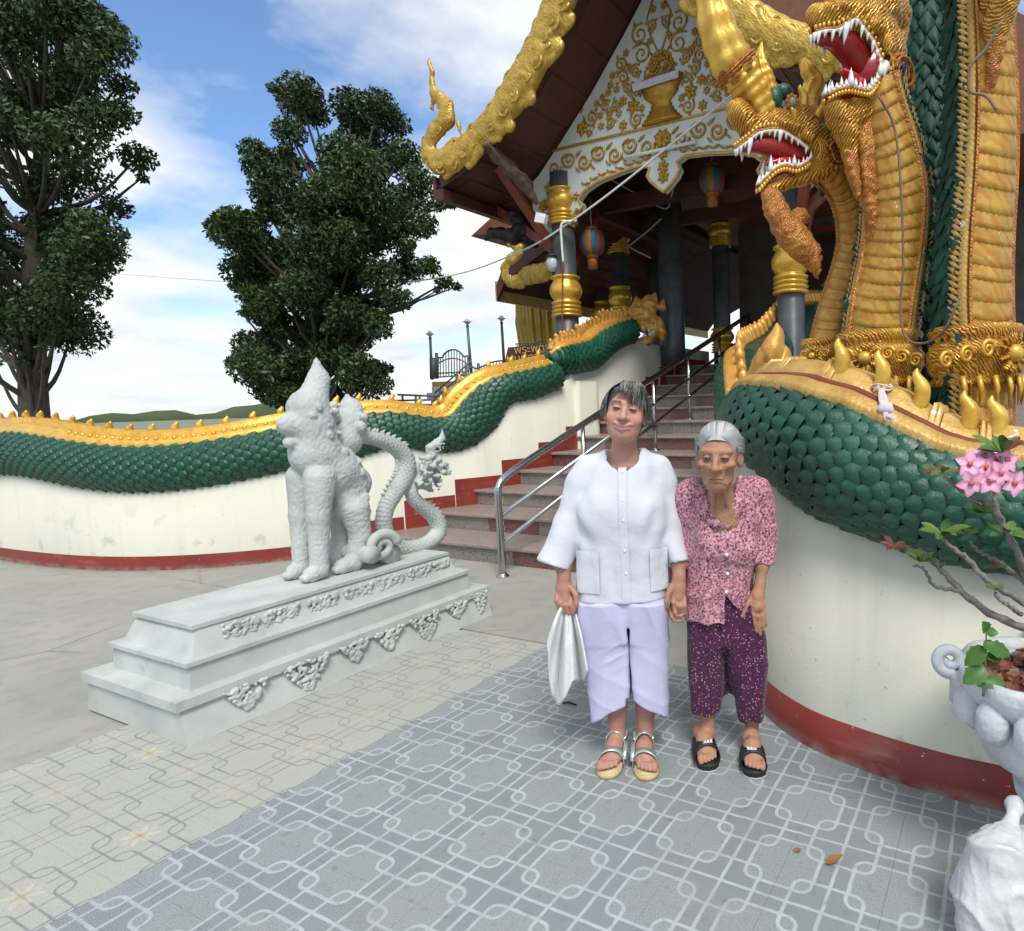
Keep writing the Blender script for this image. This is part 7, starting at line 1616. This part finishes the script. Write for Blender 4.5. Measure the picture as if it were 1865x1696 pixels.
# ================================================================== trees, terrace, lamps, gate, sign and standing image beyond the wall
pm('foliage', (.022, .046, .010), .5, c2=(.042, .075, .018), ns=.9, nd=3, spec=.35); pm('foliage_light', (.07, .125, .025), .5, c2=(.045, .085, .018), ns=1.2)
pm('trunk', (.09, .07, .055), .9, c2=(.05, .04, .032), ns=6, bump=.5, bs=20)
pm('terrace_grey', (.48, .49, .48), .7, c2=(.40, .41, .41), ns=2); pm('ochre', (.36, .22, .06), .6); pm('iron_grey', (.13, .15, .17), .5, .3); pm('sign_brown', (.10, .025, .022), .5, c2=(.07, .02, .018), ns=5); pm('sign_gold', (.50, .34, .09), .4, .3)
pm('robe_gold', (.62, .45, .11), .45, .25, c2=(.52, .36, .07), ns=5)
def leaf_cloud(clumps, per, size, seed):
    """many small bent leaves spread through clumps; returns verts, quads"""
    r = np.random.RandomState(seed); VV = []
    for c, R_ in clumps:
        n = int(per*(R_/.45)**1.8); d_ = r.normal(size=(n, 3)); d_ /= np.linalg.norm(d_, axis=1)[:, None]; rad_ = R_*r.rand(n)**.45
        p = c + d_*rad_[:, None]*np.array([1, 1, .8]); a = r.normal(size=(n, 3)) + d_*.5 + np.array([0, 0, -.5]); a /= np.linalg.norm(a, axis=1)[:, None]; b = np.cross(a, r.normal(size=(n, 3))); b /= np.linalg.norm(b, axis=1)[:, None]
        s_ = size*(.6 + .8*r.rand(n))[:, None]; VV.append(np.stack([p - a*s_, p + b*s_*.42, p + a*s_, p - b*s_*.42], 1))
    V = np.concatenate(VV).reshape(-1, 3); return V, np.arange(len(V)).reshape(-1, 4)
def tree(name, label, d, base_px, clumps_px, trunk_px, per, size, seed, light=.12):
    b = at(base_px, 800, d); b[2] = 0; t = thing(name, label, 'tree', b)
    r = random.Random(seed); cl = [(at(x, y, d + r.uniform(-1.3, 1.4)), R_*px_m(d)) for x, y, R_ in clumps_px]
    P_ = smooth_path([b] + [at(x, y, d) for x, y in trunk_px], 20); mk('trunk', tube(P_, np.linspace(.26, .07, 20), 10), 'trunk', t)
    for i, (c, R_) in enumerate(cl):
        j = max(3, min(19, int(np.argmin(np.linalg.norm(P_ - c, axis=1))) - 3)); s0 = P_[j]; mid = s0*.45 + c*.55 + np.array([0, 0, -.25]); mk('limb', tube(smooth_path([s0, mid, c], 8), np.linspace(.055, .012, 8), 6), 'trunk', t)
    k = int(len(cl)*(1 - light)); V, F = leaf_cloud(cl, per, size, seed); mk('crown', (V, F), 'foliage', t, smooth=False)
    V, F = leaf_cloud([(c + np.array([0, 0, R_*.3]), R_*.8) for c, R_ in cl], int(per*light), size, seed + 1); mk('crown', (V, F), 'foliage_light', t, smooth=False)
rA = random.Random(2)
ca_ = [(640, 195, 40), (690, 190, 34), (660, 240, 42), (715, 225, 36), (735, 285, 38), (700, 290, 42), (655, 300, 44), (760, 330, 34), (800, 372, 20), (822, 372, 12), (745, 370, 40), (700, 370, 44), (650, 370, 46), (770, 410, 28), (720, 425, 42), (670, 435, 44), (630, 430, 40), (780, 485, 22), (810, 515, 16), (834, 522, 11), (740, 490, 36), (690, 500, 38), (640, 500, 40), (725, 545, 26), (670, 560, 34), (630, 570, 36), (690, 600, 24), (655, 620, 28), (628, 650, 28), (665, 670, 20), (640, 700, 22)]
for i in range(70):
    a_ = rA.uniform(0, 2*PI); q_ = math.sqrt(rA.random()); ca_.append((540 + 120*q_*math.cos(a_), 440 + 290*q_*math.sin(a_), rA.uniform(24, 46)))
for i in range(26): ca_.append((rA.uniform(480, 690), rA.uniform(560, 735), rA.uniform(18, 34)))
for i in range(70):
    x, y, R_ = rA.choice(ca_); a_ = rA.uniform(0, 2*PI); ca_.append((x + R_*1.2*math.cos(a_), y + R_*1.2*math.sin(a_), rA.uniform(7, 15)))
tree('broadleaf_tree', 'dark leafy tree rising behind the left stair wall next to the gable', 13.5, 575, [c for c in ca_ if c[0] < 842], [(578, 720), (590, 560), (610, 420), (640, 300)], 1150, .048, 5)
cb_ = []
for i in range(90):
    a_ = rA.uniform(0, 2*PI); q_ = math.sqrt(rA.random()); cb_.append((50 + 215*q_*math.cos(a_), 260 + 380*q_*math.sin(a_), rA.uniform(24, 58)))
for i in range(70):
    x, y, R_ = rA.choice(cb_); a_ = rA.uniform(0, 2*PI); cb_.append((x + R_*1.2*math.cos(a_), y + R_*1.2*math.sin(a_), rA.uniform(7, 16)))
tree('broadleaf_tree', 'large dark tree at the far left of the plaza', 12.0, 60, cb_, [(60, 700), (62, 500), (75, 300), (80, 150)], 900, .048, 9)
# far ground cover so that the horizon is closed
pm('far_green', (.05, .075, .03), .9, c2=(.09, .11, .06), ns=.05)
hV = []
nh = 160
for i in range(nh + 1):
    a_ = PI*(.15 + 1.0*i/nh); r_h = 240; hgt = 3.0 + 1.6*math.sin(i*.31) + 1.2*math.sin(i*.77 + 1) + .7*math.sin(i*1.9)
    hV += [(r_h*math.cos(a_), r_h*math.sin(a_), -.03), (r_h*math.cos(a_), r_h*math.sin(a_), hgt), ((r_h + 40)*math.cos(a_), (r_h + 40)*math.sin(a_), hgt*.6)]
tag(mk('distant_woods', (hV, grid_faces(nh + 1, 3, False)), 'far_green'), 'low band of distant green woods on the horizon', 'woods', kind='stuff')
# ------------------------------------------------------------------ terrace
TD = 15.0; mT = px_m(TD)
def tp(px, py, e=0.0): return at(px, py, TD + e)
zq0 = float(tp(840, 698)[2])
te = thing('terrace', 'white moulded terrace base with ochre top beyond the left stair wall', 'terrace', np.r_[tp(850, 740)[:2], 0])
def slab(px0, px1, z0, z1, d0, d1):
    a, b = tp(px0, 700, d0), tp(px1, 700, d0); c, d_ = a + LF*(d1 - d0), b + LF*(d1 - d0)
    V = [(*p[:2], z) for z in (z0, z1) for p in (a, b, d_, c)]; return V, [[0, 3, 2, 1], [4, 5, 6, 7], [0, 1, 5, 4], [1, 2, 6, 5], [2, 3, 7, 6], [3, 0, 4, 7]]
mk('base', slab(792, 935, 0, zq0 - .55, .1, 5), 'terrace_grey', te, smooth=False); mk('moulding', slab(776, 940, zq0 - .34, zq0 - .20, -.12, 5.1), 'terrace_grey', te, smooth=False); mk('moulding', slab(783, 938, zq0 - .55, zq0 - .34, -.02, 5.05), 'terrace_grey', te, smooth=False); mk('moulding', slab(786, 938, zq0 - .20, zq0 - .06, 0, 5), 'terrace_grey', te, smooth=False); mk('top', slab(787, 1010, zq0 - .06, zq0 + .05, .02, 5), 'ochre', te, smooth=False); mk('base', slab(935, 1300, 0, zq0 - .06, .1, 5), 'terrace_grey', te, smooth=False)
# arched iron gate panel
gt = thing('iron_gate', 'arched grey iron gate panel between the lamp posts on the terrace', 'gate', tp(828, 690))
gb = lambda px, py: tp(px, py, .1)
arch = [(798, 652), (806, 651), (809, 645), (815, 640), (822, 637), (829, 637), (836, 640), (842, 646), (845, 650), (852, 648)]
mk('frame', tube([gb(*p) for p in arch], .022, 6), 'iron_grey', gt); mk('frame', tube([gb(798, 652), gb(799, 687), gb(853, 683), gb(852, 648)], .022, 6), 'iron_grey', gt); mk('frame', tube([gb(799, 680), gb(853, 677)], .016, 6), 'iron_grey', gt); mk('frame', tube(smooth_path([gb(798, 662), gb(812, 655), gb(826, 653), gb(840, 656), gb(853, 664)], 14), .016, 6), 'iron_grey', gt)
for i, x in enumerate(np.arange(802, 852, 5.0)):
    yt = np.interp(x, [p[0] for p in arch], [p[1] for p in arch]); mk('bar', tube([gb(x, yt), gb(x + .4, 686 - (x - 799)*.07)], .012, 5), 'iron_grey', gt)
for x in (805, 815, 825, 835, 845): mk('scroll', tube([gb(x + 3*math.cos(t), 683 - 3*math.sin(t)) for t in np.linspace(0, 5.5, 14)], .010, 5), 'iron_grey', gt)
for x0_, y0_, y1_, w in [(789, 652, 690, .11), (795, 643, 690, .05)]:
    mk('post', tube([gb(x0_, y0_), gb(x0_ + .6, y1_)], w, 4), 'iron_grey', gt)
fn = thing('iron_fence', 'low curved iron fence to the right of the arched gate', 'fence', tp(890, 690))
mk('rail', tube(smooth_path([gb(858, 667), gb(866, 671), gb(872, 670), gb(880, 667), gb(892, 661), gb(905, 658), gb(918, 657)], 20), .020, 5), 'iron_grey', fn); mk('rail', tube([gb(858, 684), gb(920, 680)], .018, 5), 'iron_grey', fn)
for x in np.arange(860, 920, 5.5): mk('bar', tube([gb(x, np.interp(x, [858, 866, 880, 892, 918], [667, 671, 667, 661, 657])), gb(x, 684)], .010, 5), 'iron_grey', fn)
mk('post', tube([gb(871, 662), gb(872, 684)], .045, 4), 'iron_grey', fn)
# hand railing of the ramp
rl = thing('ramp_railing', 'thin grey railing along the ramp below the terrace', 'railing', tp(760, 740))
for py0, py1 in [(719, 722), (730, 728), (738, 737)]: mk('rail', tube([tp(724 if py0 < 725 else 718, py0, -1), tp(800, py1, -1)], .022, 5), 'iron_grey', rl)
for x in (733, 757, 764, 788): mk('post', tube([tp(x, 719, -1), tp(x, 745, -1)], .024, 5), 'iron_grey', rl)
for o_ in (0, 10, 22): mk('rail', tube([tp(792, 716 + o_, -.6), tp(858, 658 + o_, -.6)], .020, 5), 'iron_grey', rl)
for x in (801, 831, 849): mk('post', tube([tp(x, 716 - (x - 792)*.88, -.6), tp(x, 745, -.6)], .022, 5), 'iron_grey', rl)
# lotus lamps
pm('lamp_globe', (.86, .87, .88), .25, c2=(.6, .62, .66), ns=8)
def lotus_lamp(px, py, pb, label, d):
    c = at(px, py, d); r = 7.2*px_m(d); t = thing('street_lamp', label, 'street lamp', at(pb[0], pb[1], d), group='lotus lamps on the terrace')
    mk('pole', tube([at(pb[0], pb[1], d), c - UP*r*1.3], [.036, .028], 8), 'iron_grey', t); mk('globe', sphere(c + UP*r*.1, r*.62, 8, 12), 'lamp_globe', t); mk('collar', lathe([(r*.2, -r*1.4), (r*.42, -r*1.15), (r*.3, -r*.8)], 10, c), 'iron_grey', t)
    for k in range(8):
        g_ = 2*PI*k/8; dv = np.array([math.cos(g_), math.sin(g_), 0]); b_ = c - UP*r*.85
        mk('petal', leafmesh(b_, dv*.75 + UP*.75, -dv + UP*.5, r*1.55, r*.42, .18), 'lamp_globe', t)
lotus_lamp(783, 608, (787, 692), 'lotus-shaped lamp on a grey pole, leftmost and shortest of the three', 15.2); lotus_lamp(851, 586, (859, 690), 'lotus-shaped lamp on a grey pole, middle of the three by the arched gate', 15.2); lotus_lamp(913, 580, (919, 676), 'lotus-shaped lamp on a grey pole beside the brown sign', 15.2)
# sign with the name of the image
sg_ = thing('name_sign', 'brown sign with gold Thai lettering at the foot of the gold figure', 'sign', at(962, 668, 14.2)); dS = 14.2
sgn_poly = [at(925, 633, dS), at(1012, 624, dS), at(1030, 690, dS), at(918, 690, dS), at(921, 650, dS)]
V = np.vstack([sgn_poly, np.array(sgn_poly) + LF*.12]); n = 5; mk('board', (V, [list(range(n)), list(range(2*n - 1, n - 1, -1))] + [[i, n + i, n + (i + 1) % n, (i + 1) % n] for i in range(n)]), 'sign_brown', sg_, smooth=False)
def text(nm, body, p, size, mat, par):
    cu = D.curves.new(nm, 'FONT'); cu.body = body; cu.size = size; cu.extrude = .01; o_ = D.objects.new(nm, cu); COL.objects.link(o_); cu.materials.append(M[mat])
    mw = Matrix.Identity(4); u_ = LR*.994 + UP*.105*.0
    for e in range(3): mw[e][0] = LR[e]; mw[e][1] = UP[e]; mw[e][2] = -LF[e]; mw[e][3] = p[e]
    bpy.context.view_layer.update(); me_ = D.meshes.new_from_object(o_.evaluated_get(bpy.context.evaluated_depsgraph_get())); D.objects.remove(o_); o_ = D.objects.new(nm, me_); COL.objects.link(o_)
    o_.parent = par; o_.matrix_parent_inverse = wmat(par).inverted(); o_.matrix_basis = mw @ Matrix.Rotation(math.radians(4), 4, 'Z'); return o_
text('lettering', 'พระพุทธชยันตี', at(937, 645, dS - .03), .235, 'sign_gold', sg_); text('lettering', 'เมตตาบันได', at(931, 661, dS - .03), .235, 'sign_gold', sg_)
mk('emblem', tube([at(924, 662, dS - .03), at(926, 654, dS - .03), at(924, 648, dS - .03)], [.03, .05, .008], 6, .4), 'sign_gold', sg_)
for i in range(9): mk('railing', tube([at(942 + i*5, 631 - i*.6, dS + .2), at(942 + i*5, 626 - i*.6, dS + .2)], .012, 5), 'iron_grey', sg_)
mk('railing', tube([at(938, 627, dS + .2), at(990, 622, dS + .2)], .014, 5), 'iron_grey', sg_)
# standing gilded image draped in a robe
bu = thing('standing_statue', 'tall gilded standing figure in a pleated robe behind the name sign', 'statue', at(978, 628, 15.6)); dB = 15.6
s = Solid(.045); kb = px_m(dB)
s.chain([at(975, 640, dB), at(972, 590, dB), at(972, 540, dB), at(976, 500, dB)], [26*kb, 29*kb, 29*kb, 24*kb], .05)
s.chain([at(1000, 640, dB), at(1000, 560, dB), at(996, 500, dB)], [20*kb, 22*kb, 20*kb], .05); s.ell(at(986, 452, dB), (15*kb, 15*kb, 18*kb), k=.05)
V, F = s.build(); an = np.arctan2((V - at(980, 600, dB)) @ LF, (V - at(980, 600, dB)) @ LR); V += normals(V, F)*(np.sin(an*13 + sn(V, 1.5, 3)*1.2)*.05*(V[:, 2] < at(980, 505, dB)[2]))[:, None]; mk('robe', (V, F), 'robe_gold', bu)
curl_ = []
for j in range(9):
    for k in range(16): g_ = 2*PI*k/16; q_ = at(992, 482 - j*4.4, dB) + (LR*math.cos(g_) + LF*math.sin(g_))*kb*(17 - j*1.35); curl_.append(sphere(q_, kb*2.6, 4, 6))
tag(mk('hair_curls', join(*curl_), 'gold_bright', bu), kind='stuff'); mk('hair', lathe([(17*kb, 0), (15*kb, 16*kb), (11*kb, 28*kb), (5*kb, 40*kb)], 14, at(992, 484, dB)), 'gold_bright', bu)
